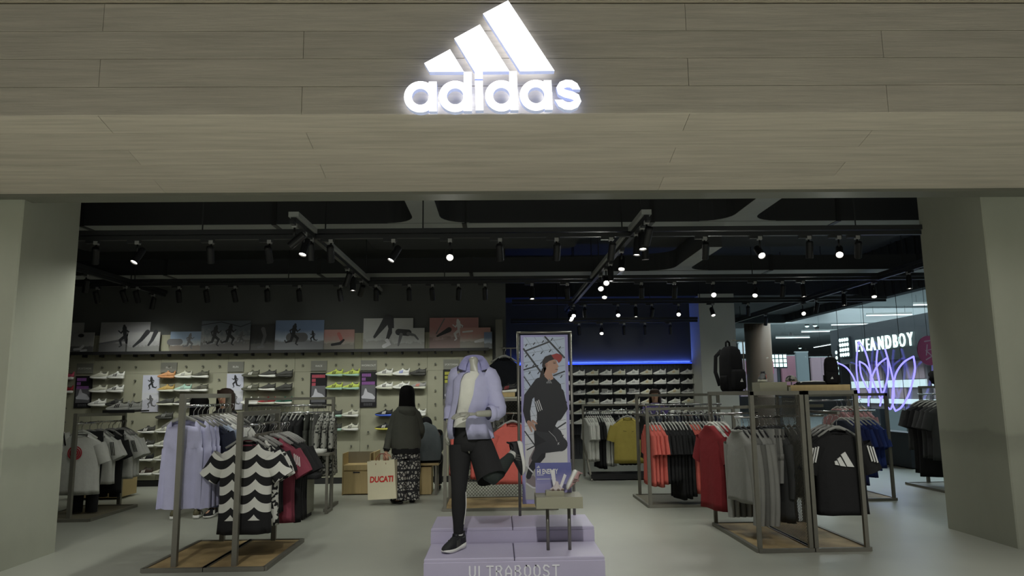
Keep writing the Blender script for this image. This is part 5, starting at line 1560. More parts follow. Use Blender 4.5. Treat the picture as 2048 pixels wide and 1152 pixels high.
child(so_, 'shorts_leg', cloth('tights_black', (42, 42, 43)), man)
MB().tube(along([jv['knl'] + Vector((.058, -.02, -.03)), jv['knl'].lerp(jv['anl'], .35) + Vector((.062, -.015, 0)), jv['knl'].lerp(jv['anl'], .72) + Vector((.044, -.012, 0))], 8), .0045, 6).build('reflective_stripe', M_stripe, man).matrix_parent_inverse = Matrix.Translation(-Vector(man.location))
for a, b, t0, t1 in (('knl', 'anl', .90, 1.08), ('knr', 'anr', .84, 1.06)):
    child(MB().tube([jv[a].lerp(jv[b], t) for t in (t0, (t0 + t1) / 2, t1)], [.040, .038, .040], 14, caps=False), 'sock', C_white, man)
def foot_shoe(mx, label, scale=1.0):
    for nm, me, m in zip(('shoe_sole', 'shoe_upper', 'shoe_lining', 'shoe_stripes'), SHOE, (S_white, S_black, S_black, S_dark)):
        o = put(nm, me, m, man)
        o.matrix_parent_inverse = Matrix.Translation(-Vector(man.location))
        o.matrix_basis = mx
    
def frame_mx(loc, toe, up_, s):
    x = -Vector(toe).normalized()
    z = Vector(up_)
    z = (z - x * z.dot(x)).normalized()
    y = z.cross(x)
    return Matrix.Translation(Vector(loc)) @ Matrix(((x.x, y.x, z.x, 0), (x.y, y.y, z.y, 0), (x.z, y.z, z.z, 0), (0, 0, 0, 1))) @ Matrix.Diagonal((s, s * 1.12, s, 1))
ft = Vector(jv['anl'])
foot_shoe(frame_mx((ft.x - .035, ft.y - .085, .168), (-.52, -.85, -.02), (0, 0, 1), 1.02), 'standing shoe')
ft = Vector(jv['anr'])
foot_shoe(frame_mx((ft.x + .092, ft.y + .02, ft.z - .035), (.10, -.12, -1), (-1, -.25, -.12), 1.02), 'raised shoe')


# ------------------------------------------------------------------ poster stand behind the mannequin
stand = tag(empty('poster_stand', (.47, 7.2, .29)), 'tall steel framed poster of a runner in black', 'poster stand')
M_pframe = mat('stand_steel', (128, 126, 118), .35, metal=.6)
ZT = 2.05 - .29
for x in (-.262, .262):
    MB().tube([(x, 0, 0), (x, 0, ZT)], .014, 12).build('upright', M_pframe, stand, smooth=True)
MB().tube([(-.275, 0, ZT), (.275, 0, ZT)], .011, 10).build('top_rail', M_pframe, stand, smooth=True)
pw, pz0, pz1 = .235, .11, ZT - .025
MB().box(-pw, pw, -.006, .012, pz0, pz1).build('poster_border', mat('poster_lilac', (158, 154, 198), .5), stand)
iw, iz0, iz1 = .205, .15, ZT - .045
g_sky2 = grad_mat('poster_sky', (176, 188, 208), (214, 216, 220), (206, 206, 204), .35, 3)
MB().box(-iw, iw, -.0085, -.006, iz0, iz1).build('poster_photo', g_sky2, stand)
# print coordinates taken on the poster: u to the right, v down, in a 210 x 720 grid
def pp(u, v):
    return (-iw + u / 210.0 * 2 * iw, iz1 - v / 800.0 * (iz1 - iz0))
def pr(name, m, polys=(), lines=(), discs=(), layer=0):
    mb = MB()
    y = -.0090 - .0009 * layer
    for p in polys:
        q = [pp(*a) for a in p]
        mb.add([(a, y, b) for a, b in q], [tuple(range(len(q)))])
    for pts, w in lines:
        q = [pp(*a) for a in pts]
        ws = w if isinstance(w, list) else [w] * len(q)
        strokes(mb, q, [k / 210.0 * 2 * iw for k in ws], y)
    for u, v, ru, rv in discs:
        a, b = pp(u, v)
        disc(mb, a, b, ru / 210 * 2 * iw, rv / 800 * (iz1 - iz0), y, 16)

    return mb.build(name, m, stand)
K_lattice, K_wire = mat('print_lattice', (64, 66, 70), .5), mat('print_wire', (110, 114, 120), .5)
pr('lattice_print', K_lattice, lines=[([(0, 60), (95, 190), (210, 330)], 9), ([(10, 70), (130, 25)], 8), ([(110, 0), (205, 105)], 9), ([(0, 165), (70, 145)], 7), ([(0, 200), (40, 260)], 5), ([(150, 195), (205, 175)], 7), ([(0, 470), (50, 540)], 6), ([(140, 470), (205, 430)], 7), ([(10, 560), (90, 520)], 6)])
pr('wire_print', K_wire, lines=[([(0, 40 + 45 * k), (205, 10 + 45 * k)], 1.6) for k in range(12)] + [([(10 + 45 * k, 0), (60 + 45 * k, 80)], 1.4) for k in range(4)] + [([(0, 130 + 60 * k), (120, 330 + 60 * k)], 1.2) for k in range(4)])
pr('notch_print', K_lattice, lines=[([(a, b), (a + 7, b - 9)], 5) for a, b in ((10, 45), (50, 38), (95, 28), (140, 18), (180, 60), (45, 95), (88, 84), (130, 76), (8, 100), (10, 150), (45, 148), (85, 135), (185, 205), (25, 185), (70, 185), (190, 300), (170, 250), (150, 500), (170, 540), (185, 500), (60, 420))])
pr('ground_print', mat('print_ground', (170, 170, 164), .5), polys=[[(0, 640), (205, 660), (205, 800), (0, 800)]])
K_suit, K_suit2 = mat('print_suit', (42, 43, 47), .5), mat('print_suit2', (54, 55, 59), .5)
K_skin, K_cap, K_hair = mat('print_skin', (176, 140, 122), .5), mat('print_cap', (52, 46, 48), .5), mat('print_hair', (48, 42, 40), .5)
# far leg, bent behind: foot at lower left
pr('runner_leg_print', K_suit, lines=[([(80, 480), (75, 590), (30, 650)], [70, 50, 30]), ([(30, 650), (15, 690)], [30, 24])], layer=1)
pr('runner_shoe_print', mat('print_shoe_grey', (134, 124, 126), .5), polys=[[(5, 690), (40, 684), (70, 716), (78, 742), (40, 740), (5, 716)], [(50, 545), (78, 560), (62, 640), (35, 660), (14, 640), (20, 600)]], layer=1)
pr('runner_sole_print', K_light, lines=[([(5, 722), (35, 742), (78, 748)], 7), ([(12, 610), (14, 645), (36, 668)], 7)], layer=2)
pr('runner_leg_print', K_suit2, lines=[([(95, 455), (150, 500), (178, 540)], [92, 84, 60]), ([(180, 535), (120, 545), (70, 560), (45, 600)], [66, 60, 44, 30])], layer=2)
pr('runner_torso_print', K_suit, polys=[[(60, 215), (105, 190), (150, 205), (185, 240), (200, 330), (192, 380), (160, 430), (135, 480), (60, 470), (62, 380), (52, 330), (48, 260)]], layer=3)
pr('runner_arm_print', K_suit, lines=[([(80, 235), (20, 300), (10, 370), (18, 420)], [62, 44, 36, 26]), ([(180, 280), (195, 360), (170, 400)], [40, 44, 36])], layer=4)
pr('runner_hand_print', K_skin, lines=[([(20, 425), (40, 440), (52, 462)], [18, 18, 10]), ([(18, 430), (30, 458), (34, 470)], [12, 9, 7]), ([(40, 420), (60, 432)], [12, 8])], layer=4)
pr('runner_neck_print', K_skin, polys=[[(98, 150), (140, 175), (148, 212), (126, 222), (104, 200)]], layer=5)
pr('runner_face_print', K_skin, polys=[[(112, 110), (150, 112), (166, 122), (168, 134), (176, 150), (170, 156), (172, 166), (166, 178), (150, 186), (128, 178), (112, 156)]], layer=6)
pr('runner_hair_print', K_hair, lines=[([(108, 150), (94, 180), (82, 205)], [18, 20, 8])], layer=5)
pr('runner_ear_print', mat('print_ear', (156, 116, 100), .5), discs=[(114, 142, 6, 11)], layer=7)
pr('runner_eye_print', K_hair, lines=[([(150, 134), (160, 134)], 3), ([(148, 128), (162, 128)], 2), ([(160, 164), (171, 165)], 2.4)], layer=7)
pr('runner_cap_print', K_cap, polys=[[(92, 150), (94, 120), (108, 100), (135, 90), (155, 94), (160, 112), (128, 122), (106, 140), (102, 156)]], layer=7)
pr('runner_brim_print', mat('print_brim', (150, 62, 60), .5), polys=[[(140, 92), (168, 84), (190, 92), (196, 106), (188, 122), (176, 132), (168, 118), (152, 112)]], layer=8)
pr('three_bar_print', K_light, lines=[([(56, 325), (70, 372)], 4), ([(64, 321), (79, 368)], 4), ([(72, 317), (88, 364)], 4)], layer=6)
pr('chest_logo_print', mat('print_grey_mark', (120, 122, 126), .5), polys=[[(112, 228), (117, 224), (122, 234), (112, 234)], [(118, 222), (123, 216), (131, 234), (124, 234)], [(124, 214), (128, 210), (141, 234), (133, 234)]], layer=6)
pr('knee_mark_print', K_light, lines=[([(163, 528), (170, 535)], 2), ([(170, 526), (163, 537)], 2), ([(120, 470), (150, 500), (160, 520)], 1.5)], layer=6)

# ------------------------------------------------------------------ small display plinth on the podium
M_plinth = mat('plinth_putty', (150, 148, 128), .55)
pl = tag(empty('display_plinth', (.50, 6.25, .165)), 'small putty coloured plinth table on two steel legs', 'plinth')
for x in (-.09, .09):
    MB().tube([(x, 0, 0), (x, 0, .355)], .014, 12).build('leg', M_pframe, pl, smooth=True)
MB().prism([(-.19, -.16), (.19, -.16), (.19, .17), (-.19, .17)], .355, .445, lambda u, v, w: (u, v, w)).build('plinth_top', M_plinth, pl)
ZP = .165 + .445
sg = tag(empty('product_sign', (.475, 6.37, ZP)), 'lilac product sign headed HI ENERGY on the plinth', 'sign')
MB().box(-.155, .155, 0, .006, 0, .25).build('panel', grad_mat('sign_lilac', (96, 100, 158), (140, 138, 184), (150, 146, 188), .5, 2), sg)
text('headline', 'HI ENERGY', .058, M_lettering, sg, (-.142, -.0015, .158), align='LEFT', sx=.62, bold=.0012)
for i, (x0, x1, z) in enumerate(((-.142, -.085, .146), (-.142, -.03, .112), (-.02, .02, .114))):
    MB().box(x0, x1, -.0012, 0, z, z + .005).build('small_print', K_light, sg)
mb = MB()
for p in ([(0, 0), (.004, .004), (.009, -.003), (0, -.003)], [(.0055, .006), (.0095, .0085), (.017, -.003), (.011, -.003)], [(.011, .0105), (.014, .013), (.025, -.003), (.019, -.003)]):
    mb.add([(-.142 + x * 1.1, -.0012, .212 + z * 1.3) for x, z in p], [(0, 1, 2, 3)])
mb.build('three_bar_print', K_light, sg)
bx_ = tag(empty('riser_block', (.47, 6.215, ZP)), 'low putty riser block under the display trophy', 'block')
c = .006
MB().loft([[(-.075 + d, -.055 + d, z), (.075 - d, -.055 + d, z), (.075 - d, .055 - d, z), (-.075 + d, .055 - d, z)] for d, z in ((0, 0), (0, .034), (c, .04))], True, True).build('block', M_plinth, bx_)
tp = tag(empty('shoe_cutaway', (.50, 6.215, ZP + .04)), 'clear V-shaped display holder with pale sneaker sole pieces', 'display')
M_clear = mat('clear_acrylic', (206, 204, 206), .15, spec=.6)
MB().prism([(-.035, .0), (-.012, .0), (-.026, .165), (-.062, .165)], -.012, .012, lambda u, v, w: (u, w, v)).build('upright_strip', M_clear, tp)
MB().prism([(.0, .0), (.02, .0), (.072, .120), (.052, .135)], -.010, .010, lambda u, v, w: (u, w, v)).build('slanted_strip', M_clear, tp)
MB().loft([[(rx * math.cos(q) - .01, .03 * math.sin(q), z) for q in [2 * math.pi * j / 14 for j in range(14)]] for rx, z in ((.062, 0), (.060, .012), (.040, .022), (.018, .05), (.012, .07))], True, True).build('foam_base', mat('foam_pale', (198, 188, 188), .8), tp, smooth=True)
for x, y in ((-.045, -.03), (.0, -.032), (.035, -.03)):
    MB().loft([[(x + r * math.cos(q), y + r * math.sin(q), z) for q in [2 * math.pi * j / 8 for j in range(8)]] for r, z in ((.010, 0), (.012, .008), (.006, .016))], True, True).build('foam_bead', mat('bead_brown', (120, 104, 96), .7), tp, smooth=True)
sd_ = sneaker((.60, 6.22, ZP + .13), 0, smat('rose', (176, 140, 140)), S_white, S_dark, 'pale rose sneaker propped on its heel on the plinth', None, scale=.62)
sd_.rotation_euler = (0, math.radians(-118), math.radians(195))

# ------------------------------------------------------------------ people
M_skin = mat('skin', (186, 146, 120), .6)
M_hair = mat('hair_black', (16, 15, 16), .75, spec=.12, bump=.3, bscale=40, stretch=(6, 6, 1))
M_hairb = mat('hair_brown', (58, 42, 34), .5, bump=.3, bscale=40, stretch=(6, 6, 1))


def face(mb, c, f, r=1.0):
    """nose, lips and ears on a head centred at c looking along f"""
    c, f = Vector(c), Vector(f).normalized()
    s = f.cross(Vector((0, 0, 1))).normalized()
    mb.tube([c + f * .085 * r + Vector((0, 0, .012)), c + f * .104 * r + Vector((0, 0, -.018)), c + f * .090 * r + Vector((0, 0, -.026))], [.007, .011, .008], 8)
    for e in (-1, 1):
        mb.tube([c + s * e * .074 * r + Vector((0, 0, .02)), c + s * e * .083 * r + Vector((0, 0, .0)), c + s * e * .075 * r + Vector((0, 0, -.03))], [.006, .012, .006], 8)


def blob(c, rx, ry, rz, n=16, m=10, fn=None):
    rings = []
    for i in range(m + 1):
        a = math.pi * i / m
        r = []
        for j in range(n):
            q = 2 * math.pi * j / n
            p = Vector((rx * math.sin(a) * math.cos(q), ry * math.sin(a) * math.sin(q), rz * math.cos(a)))
            if fn:
                p = fn(p)
            r.append(Vector(c) + p)
        rings.append(r)
    return MB().loft(rings)


def person_body(j, head, f, r=1.0, palms=(), tor=1.0):
    """one continuous body; j joints dict, head centre, facing f"""
    j = dict(j)
    h = Vector(head)
    j['chin'] = h + Vector((0, 0, -.07)) + Vector(f) * .02
    j['skull'] = h + Vector((0, 0, .02))
    j['crown'] = h + Vector((0, 0, .075))
    bones = [('pelvis', 'belly'), ('belly', 'chest'), ('chest', 'neck'), ('neck', 'chin'), ('chin', 'skull'), ('skull', 'crown')]
    rad = {'pelvis': (.14, .105), 'belly': (.12, .09), 'chest': (.14, .10), 'neck': .048, 'chin': .062, 'skull': (.078, .088), 'crown': (.055, .06)}
    for s in 'lr':
        bones += [('chest', 'sh' + s), ('sh' + s, 'el' + s), ('el' + s, 'wr' + s), ('pelvis', 'hip' + s), ('hip' + s, 'kn' + s), ('kn' + s, 'an' + s), ('an' + s, 'toe' + s)]
        rad.update({'sh' + s: .052, 'el' + s: .038, 'wr' + s: .026, 'hip' + s: .085, 'kn' + s: .056, 'an' + s: .036, 'toe' + s: .028})
    for k in ('pelvis', 'belly', 'chest'):
        rad[k] = (rad[k][0] * tor, rad[k][1] * tor)
    mb = skin_mb(j, bones, {k: (v if isinstance(v, tuple) else v * r) for k, v in rad.items()}, 'pelvis')
    face(mb, h, f)
    for p in palms:
        hand(mb, *p)
    return mb


# --- woman standing with her back to the opening, shopping bag in her left hand side
WX, WYP = -1.25, 10.2
wom = tag(empty('person', (WX, WYP, 0)), 'person seen from behind in grey hooded jacket and patterned trousers, holding a paper bag', 'person')
jw = {'pelvis': (-1.26, 10.2, .80), 'belly': (-1.27, 10.2, .98), 'chest': (-1.265, 10.2, 1.16), 'neck': (-1.26, 10.22, 1.30),
      'shl': (-1.395, 10.2, 1.185), 'ell': (-1.475, 10.17, .93), 'wrl': (-1.515, 10.10, .70), 'shr': (-1.125, 10.2, 1.185), 'elr': (-1.06, 10.26, .95), 'wrr': (-1.10, 10.42, .86),
      'hipl': (-1.34, 10.2, .76), 'knl': (-1.33, 10.17, .42), 'anl': (-1.33, 10.10, .08), 'toel': (-1.38, 10.16, .03), 'hipr': (-1.18, 10.2, .76), 'knr': (-1.17, 10.22, .42), 'anr': (-1.17, 10.22, .08), 'toer': (-1.18, 10.34, .03)}
W_ = {k: Vector(v) for k, v in jw.items()}
hw = Vector((-1.255, 10.23, 1.46))
mbw = person_body(jw, hw, (0.1, 1, 0), 1.0, [(W_['wrl'], W_['wrl'] + Vector((-.004, -.02, -.055)), (0, -.12, -1), (0.1, 1, .1), .95, .95, -1), (W_['wrr'], W_['wrr'] + Vector((-.02, .05, 0)), (-.3, 1, 0), (-1, 0, -.2), .95, .4, 1)])
child(mbw, 'body', M_skin, wom)
# hair falls from the crown over the neck and shoulders
hr_ = MB()
hr_.loft([ell_ring((hw.x, hw.y - .005, hw.z + dz), rx, ry, 22, wav=.02, k=11, ph=i) for i, (dz, rx, ry) in enumerate(((.128, .01, .01), (.120, .05, .055), (.095, .085, .095), (.05, .103, .112), (0, .108, .115), (-.06, .108, .108), (-.12, .112, .10), (-.18, .118, .09), (-.235, .125, .08), (-.262, .10, .06)))], True, True)
child(hr_, 'hair', M_hair, wom)
C_jkt = cloth('jacket_grey', (74, 75, 68))
jk = MB()
jk.loft([ell_ring((c[0], c[1], c[2]), rx, ry, 30, wav=wv, k=7, ph=i * .4, tilt=(0, t)) for i, (c, rx, ry, wv, t) in enumerate((((-1.26, 10.22, 1.315), .075, .07, 0, 0), ((-1.262, 10.21, 1.285), .125, .09, .01, 0), ((-1.262, 10.2, 1.235), .160, .112, .01, 0), ((-1.265, 10.2, 1.13), .188, .138, .012, 0), ((-1.268, 10.195, 1.0), .190, .148, .02, 0), ((-1.268, 10.195, .86), .205, .158, .03, 0), ((-1.265, 10.195, .76), .208, .160, .03, 0), ((-1.262, 10.195, .725), .196, .152, .02, 0)))])
jo = child(jk, 'jacket', C_jkt, wom)
bd_ = MB().loft([ell_ring((-1.262, 10.195, z), .196, .154, 28) for z in (.735, .70, .665)])
child(bd_, 'jacket_hem', cloth('hem_black', (26, 26, 27)), wom)
for a, b, c in (('shl', 'ell', 'wrl'), ('shr', 'elr', 'wrr')):
    sm = MB()
    sleeve_mb(sm, [W_['chest'].lerp(W_[a], .8) + Vector((0, 0, .02)), W_[a], W_[b], W_[b].lerp(W_[c], .9)], .070, .048, .07, 12, ord(a[2]))
    child(sm, 'sleeve', C_jkt, wom)
    child(MB().tube([W_[b].lerp(W_[c], t) for t in (.86, .94, 1.0)], [.044, .040, .038], 12, caps=False), 'cuff', cloth('hem_black', (26, 26, 27)), wom)
hd_ = MB().loft([ell_ring((-1.25 + .02 * i * .3, 10.125 - .012 * math.sin(i), 1.27 - .03 * i), .10 + .012 * i - .004 * i * i, .05, 20, wav=.05, k=4, ph=i) for i in range(6)], True, True)
child(hd_, 'hood', C_jkt, wom)
# printed trousers: bands of pale motifs on black
def band_print():
    m = bpy.data.materials.new('motif_print')
    m.use_nodes = True
    nt = m.node_tree
    b = nt.nodes['Principled BSDF']
    b.inputs['Roughness'].default_value = .85
    tc = nt.nodes.new('ShaderNodeTexCoord')
    mp = nt.nodes.new('ShaderNodeMapping')
    mp.inputs['Scale'].default_value = (26, 26, 20)
    nt.links.new(tc.outputs['Object'], mp.inputs['Vector'])
    vo = nt.nodes.new('ShaderNodeTexVoronoi')
    vo.feature = 'DISTANCE_TO_EDGE'
    vo.inputs['Scale'].default_value = 1.0
    nt.links.new(mp.outputs[0], vo.inputs['Vector'])
    lt_ = nt.nodes.new('ShaderNodeMath')
    lt_.operation = 'LESS_THAN'
    lt_.inputs[1].default_value = .16
    nt.links.new(vo.outputs['Distance'], lt_.inputs[0])
    sp = nt.nodes.new('ShaderNodeSeparateXYZ')
    nt.links.new(tc.outputs['Object'], sp.inputs[0])
    wv = nt.nodes.new('ShaderNodeMath')
    wv.operation = 'SINE'
    ml = nt.nodes.new('ShaderNodeMath')
    ml.operation = 'MULTIPLY'
    ml.inputs[1].default_value = 46
    nt.links.new(sp.outputs['Z'], ml.inputs[0])
    nt.links.new(ml.outputs[0], wv.inputs[0])
    gt = nt.nodes.new('ShaderNodeMath')
    gt.operation = 'GREATER_THAN'
    gt.inputs[1].default_value = .78
    nt.links.new(wv.outputs[0], gt.inputs[0])
    mxm = nt.nodes.new('ShaderNodeMath')
    mxm.operation = 'MAXIMUM'
    nt.links.new(lt_.outputs[0], mxm.inputs[0])
    nt.links.new(gt.outputs[0], mxm.inputs[1])
    mx = nt.nodes.new('ShaderNodeMix')
    mx.data_type = 'RGBA'
    mx.inputs['A'].default_value = (*lin((150, 148, 140)), 1)
    mx.inputs['B'].default_value = (*lin((24, 24, 26)), 1)
    nt.links.new(mxm.outputs[0], mx.inputs['Factor'])
    nt.links.new(mx.outputs['Result'], b.inputs['Base Color'])
    return m
tp_ = MB()
tp_.loft([ell_ring((-1.262, 10.2, .72), .172, .135, 30), ell_ring((-1.262, 10.2, .60), .185, .14, 30)], False, False)
for s, kn, an in ((-1, 'knl', 'anl'), (1, 'knr', 'anr')):
    p = along([Vector((-1.262 + s * .085, 10.2, .66)), W_[kn] + Vector((0, -.02, 0)), W_[an] + Vector((-.01, -.03, -.03))], 8)
    tp_.tube(p, [.105, .112, .114, .112, .108, .106, .106, .110, .114], 18, caps=False)
child(tp_, 'printed_trousers', band_print(), wom)
for an, t in (('anl', 'toel'), ('anr', 'toer')):
    d = (W_[t] - W_[an])
    d.z = 0
    d.normalize()
    c = W_[an] + d * .06
    child(MB().tube([Vector((c.x, c.y, .022)) + d * k for k in (-.13, -.10, 0, .08, .13)], [.018, .040, .044, .046, .020], 12, flat=.42, side=(d.y, -d.x, 0)), 'sandal', mat('sandal_black', (28, 27, 27), .6), wom)

# paper shopping bag held in her hand
bag = tag(empty('shopping_bag', (-1.53, 10.03, .085)), 'cream paper shopping bag lettered DUCATI in red, held by the standing person', 'bag')
bag.rotation_euler = (.0, math.radians(-3), math.radians(-8))
M_paper = mat('bag_paper', (206, 200, 172), .8, noise=.08, nscale=4)
bw_, bh_, bdp = .195, .50, .075
MB().loft([[(-bw_ * k, -bdp, z), (bw_ * k, -bdp, z), (bw_ * k, -bdp * .1 * e, z), (bw_ * k, bdp, z), (-bw_ * k, bdp, z), (-bw_ * k, -bdp * .1 * e, z)] for k, z, e in ((1, 0, 1), (1, .02, 1), (.97, .25, 3), (.96, bh_, 4))], True).build('bag_body', M_paper, bag)
MB().box(-bw_ * .95, bw_ * .95, -.05, .05, bh_ - .06, bh_ - .035).build('tissue', M_white, bag)
for y in (-bdp - .001, bdp + .001):
    MB().tube([(-.07, y, bh_ - .05), (-.065, y * .8, bh_ + .03), (-.03, y * .35, bh_ + .085), (.03, y * .35, bh_ + .085), (.065, y * .8, bh_ + .03), (.07, y, bh_ - .05)], .004, 6).build('handle', mat('bag_cord', (120, 40, 40), .7), bag, smooth=True)
text('lettering', 'DUCATI', .105, mat('bag_red', (186, 46, 40), .6), bag, (.0, -bdp - .004, .225), (math.pi / 2, 0, math.radians(-1)), spacing=1.0, shear=.12, sx=.84, bold=.004)

# --- person sitting hunched on the bench, seen from behind
sit = tag(empty('person', (-1.06, 11.0, 0)), 'person hunched on the bench in a grey-blue jacket, half hidden by the standing one', 'person')
js = {'pelvis': (-1.03, 10.98, .56), 'belly': (-1.04, 11.02, .70), 'chest': (-1.06, 11.14, .86), 'neck': (-1.08, 11.27, .95), 'shl': (-1.22, 11.12, .88), 'ell': (-1.27, 11.30, .68), 'wrl': (-1.18, 11.48, .52), 'shr': (-.90, 11.12, .88), 'elr': (-.87, 11.30, .66), 'wrr': (-.98, 11.48, .5),
      'hipl': (-1.13, 11.02, .53), 'knl': (-1.16, 11.42, .50), 'anl': (-1.15, 11.46, .10), 'toel': (-1.15, 11.62, .04), 'hipr': (-.94, 11.02, .53), 'knr': (-.92, 11.42, .50), 'anr': (-.92, 11.46, .10), 'toer': (-.92, 11.62, .04)}
S_ = {k: Vector(v) for k, v in js.items()}
hs = Vector((-1.10, 11.42, .98))
child(person_body(js, hs, (0, 1, -.5), .8, [(S_['wrl'], S_['wrl'] + Vector((.02, .05, -.03)), (.3, 1, -.5), (0, -.3, -1), .95, .4, 1), (S_['wrr'], S_['wrr'] + Vector((-.02, .05, -.03)), (-.3, 1, -.5), (0, -.3, -1), .95, .4, -1)], .7), 'body', M_skin, sit)
child(blob(hs + Vector((0, -.03, .02)), .095, .105, .12), 'hair', M_hair, sit)
C_sit = cloth('jacket_bluegrey', (92, 98, 100))
tj = MB().loft([ell_ring(c, rx, ry, 26, tilt=(0, -t), wav=.03, k=6, ph=i) for i, (c, rx, ry, t) in enumerate((((-1.03, 10.97, .50), .185, .13, 0), ((-1.03, 10.98, .60), .195, .15, .1), ((-1.04, 11.02, .72), .195, .155, .3), ((-1.055, 11.10, .84), .19, .14, .6), ((-1.07, 11.19, .93), .15, .11, .9), ((-1.085, 11.27, .97), .08, .07, 1.0)))])
child(tj, 'jacket', C_sit, sit)
for a, b, c in (('shl', 'ell', 'wrl'), ('shr', 'elr', 'wrr')):
    sm = MB()
    sleeve_mb(sm, [S_[a] + Vector((0, -.02, 0)), S_[b], S_[b].lerp(S_[c], .9)], .082, .048, .08, 9, 3)
    child(sm, 'sleeve', C_sit, sit)
tr2 = MB()
for s in 'lr':
    tr2.tube(along([S_['hip' + s] + Vector((0, -.05, 0)), S_['kn' + s] + Vector((0, .03, .0)), S_['an' + s]], 8), [.115, .112, .105, .095, .085, .078, .07, .065, .06], 14, caps=True)
child(tr2, 'trousers', C_black, sit)
for s in 'lr':
    child(MB().tube([S_['an' + s] + Vector((0, k, -.06)) for k in (-.07, -.03, .08, .17, .2)], [.02, .04, .045, .04, .02], 12, flat=.8, side=(1, 0, 0)), 'shoe', S_black, sit)

# --- two shoppers behind the lavender rack
def shopper(x, y, top, f, hairm, label, jm, tm, fx, hair_back, sep=.12, lean=0.0, shoem=S_black):
    """standing person of height top looking along f"""
    k = top / 1.56
    f = Vector(f).normalized()
    s = Vector((f.y, -f.x, 0))
    o = Vector((x, y, 0))
    def P(side, fwd, z):
        return o + s * side + f * fwd + Vector((0, 0, z * k)) + Vector((lean * z, 0, 0))
    h = P(0, .02, 1.44)
    j = {'pelvis': P(0, 0, .84), 'belly': P(0, 0, 1.0), 'chest': P(0, 0, 1.17), 'neck': P(0, 0, 1.30), 'shl': P(-.16, 0, 1.22), 'ell': P(-.20, .04, .97), 'wrl': P(-.14, .22, .95), 'shr': P(.16, 0, 1.22), 'elr': P(.20, .04, .97), 'wrr': P(.14, .22, .95),
         'hipl': P(-.08, 0, .80), 'knl': P(-sep * .8, .02, .44), 'anl': P(-sep, 0, .08), 'toel': P(-sep - .01, .15, .03), 'hipr': P(.08, 0, .80), 'knr': P(sep * .8, .02, .44), 'anr': P(sep, 0, .08), 'toer': P(sep + .01, .15, .03)}
    p = tag(empty('person', o), label, 'person')
    J_ = {a: Vector(b) for a, b in j.items()}
    child(person_body(j, h, f, 1.0, [(J_['wrl'], J_['wrl'] + f * .05, f + s * .2, (0, 0, -1), .95, .4, -1), (J_['wrr'], J_['wrr'] + f * .05, f - s * .2, (0, 0, -1), .95, .4, 1)]), 'body', M_skin, p)
    hc = h - f * (.02 if hair_back else .028)
    rz = math.atan2(f.y, f.x)
    hm = MB()
    R = []
    for i, (dz, rr) in enumerate(((.125, .01), (.118, .05), (.09, .088), (.04, .106), (-.02, .112), (-.09, .112), (-.16, .112), (-.22, .10))):
        gap = 0 if i < 3 else 1.05
        R.append([hc + Vector((rr * math.cos(a), rr * math.sin(a), dz)) for a in [rz + gap * .8 + (2 * math.pi - 2 * gap * .8) * q / 23 for q in range(24)]])
    hm.loft(R, True, False, closed=False)
    fr = MB()
    child(hm, 'hair', hairm, p)
    if not hair_back:
        child(MB().loft([[hc + f * (.06 + .05 * math.cos(u) * (.9 if i else 1)) + s * .085 * math.sin(u) + Vector((0, 0, .10 - .055 * i)) for u in [-1.2 + 2.4 * q / 12 for q in range(13)]] for i in range(2)], closed=False), 'fringe', hairm, p)
        for e in (-1, 1):
            child(blob(h + f * .083 + s * e * .03 + Vector((0, 0, .012)), .009, .007, .006, 8, 6), 'eye', mat('eye_dark', (24, 20, 20), .3), p)
        child(MB().tube([h + f * .084 + s * -.02 + Vector((0, 0, -.045)), h + f * .09 + Vector((0, 0, -.046)), h + f * .084 + s * .02 + Vector((0, 0, -.045))], [.003, .006, .003], 6), 'lips', mat('lips', (150, 80, 78), .5), p)
    tz = MB().loft([ell_ring(P(0, 0, z), rx, ry, 26, wav=.02, k=6, ph=z * 9) for z, rx, ry in ((1.31, .07, .065), (1.27, .14, .09), (1.20, .185, .115), (1.05, .185, .125), (.9, .19, .13), (.76, .195, .135))])
    child(tz, 'top', jm, p)
    for a, b, c in (('shl', 'ell', 'wrl'), ('shr', 'elr', 'wrr')):
        sm = MB()
        sleeve_mb(sm, [J_[a], J_[b], J_[b].lerp(J_[c], .9)], .075, .045, .08, 9, 3)
        child(sm, 'sleeve', jm, p)
    tt = MB().loft([ell_ring(P(0, 0, z), .165, .12, 24) for z in (.86, .70)])
    for q in 'lr':
        tt.tube(along([J_['hip' + q], J_['kn' + q], J_['an' + q] + Vector((0, 0, .04))], 8), [.10, .10, .095, .09, .085, .082, .08, .08, .08], 14, caps=False)
    child(tt, 'trousers', tm, p)
    for q in 'lr':
        a = J_['an' + q]
        for nm, me, m in zip(('shoe_sole', 'shoe_upper', 'shoe_lining', 'shoe_stripes'), SHOE, (S_white, shoem, S_black, S_white)):
            oo = put(nm, me, m, p)
            oo.matrix_parent_inverse = Matrix.Translation(-o)
            oo.matrix_basis = frame_mx((a.x + f.x * .05, a.y + f.y * .05, .002), f, (0, 0, 1), .95)
    return p
shopper(-3.80, 9.18, 1.49, (-.2, 1, 0), M_hair, 'person with black hair behind the lavender rack, sneakers showing below', C_black, C_char, 0, True, .13, .075, smat('shopper', (96, 92, 70)))
shopper(-3.42, 9.30, 1.56, (-.1, -1, 0), M_hairb, 'person with brown fringe behind the lavender rack, head above the rail', C_black, C_navy, 0, False, .1, 0.0)
shopper(2.86, 13.25, 1.50, (-.3, -1, 0), M_hairb, 'person in a purple top behind the coral tee rack', cloth('purple', (96, 84, 140)), C_navy, 0, False)

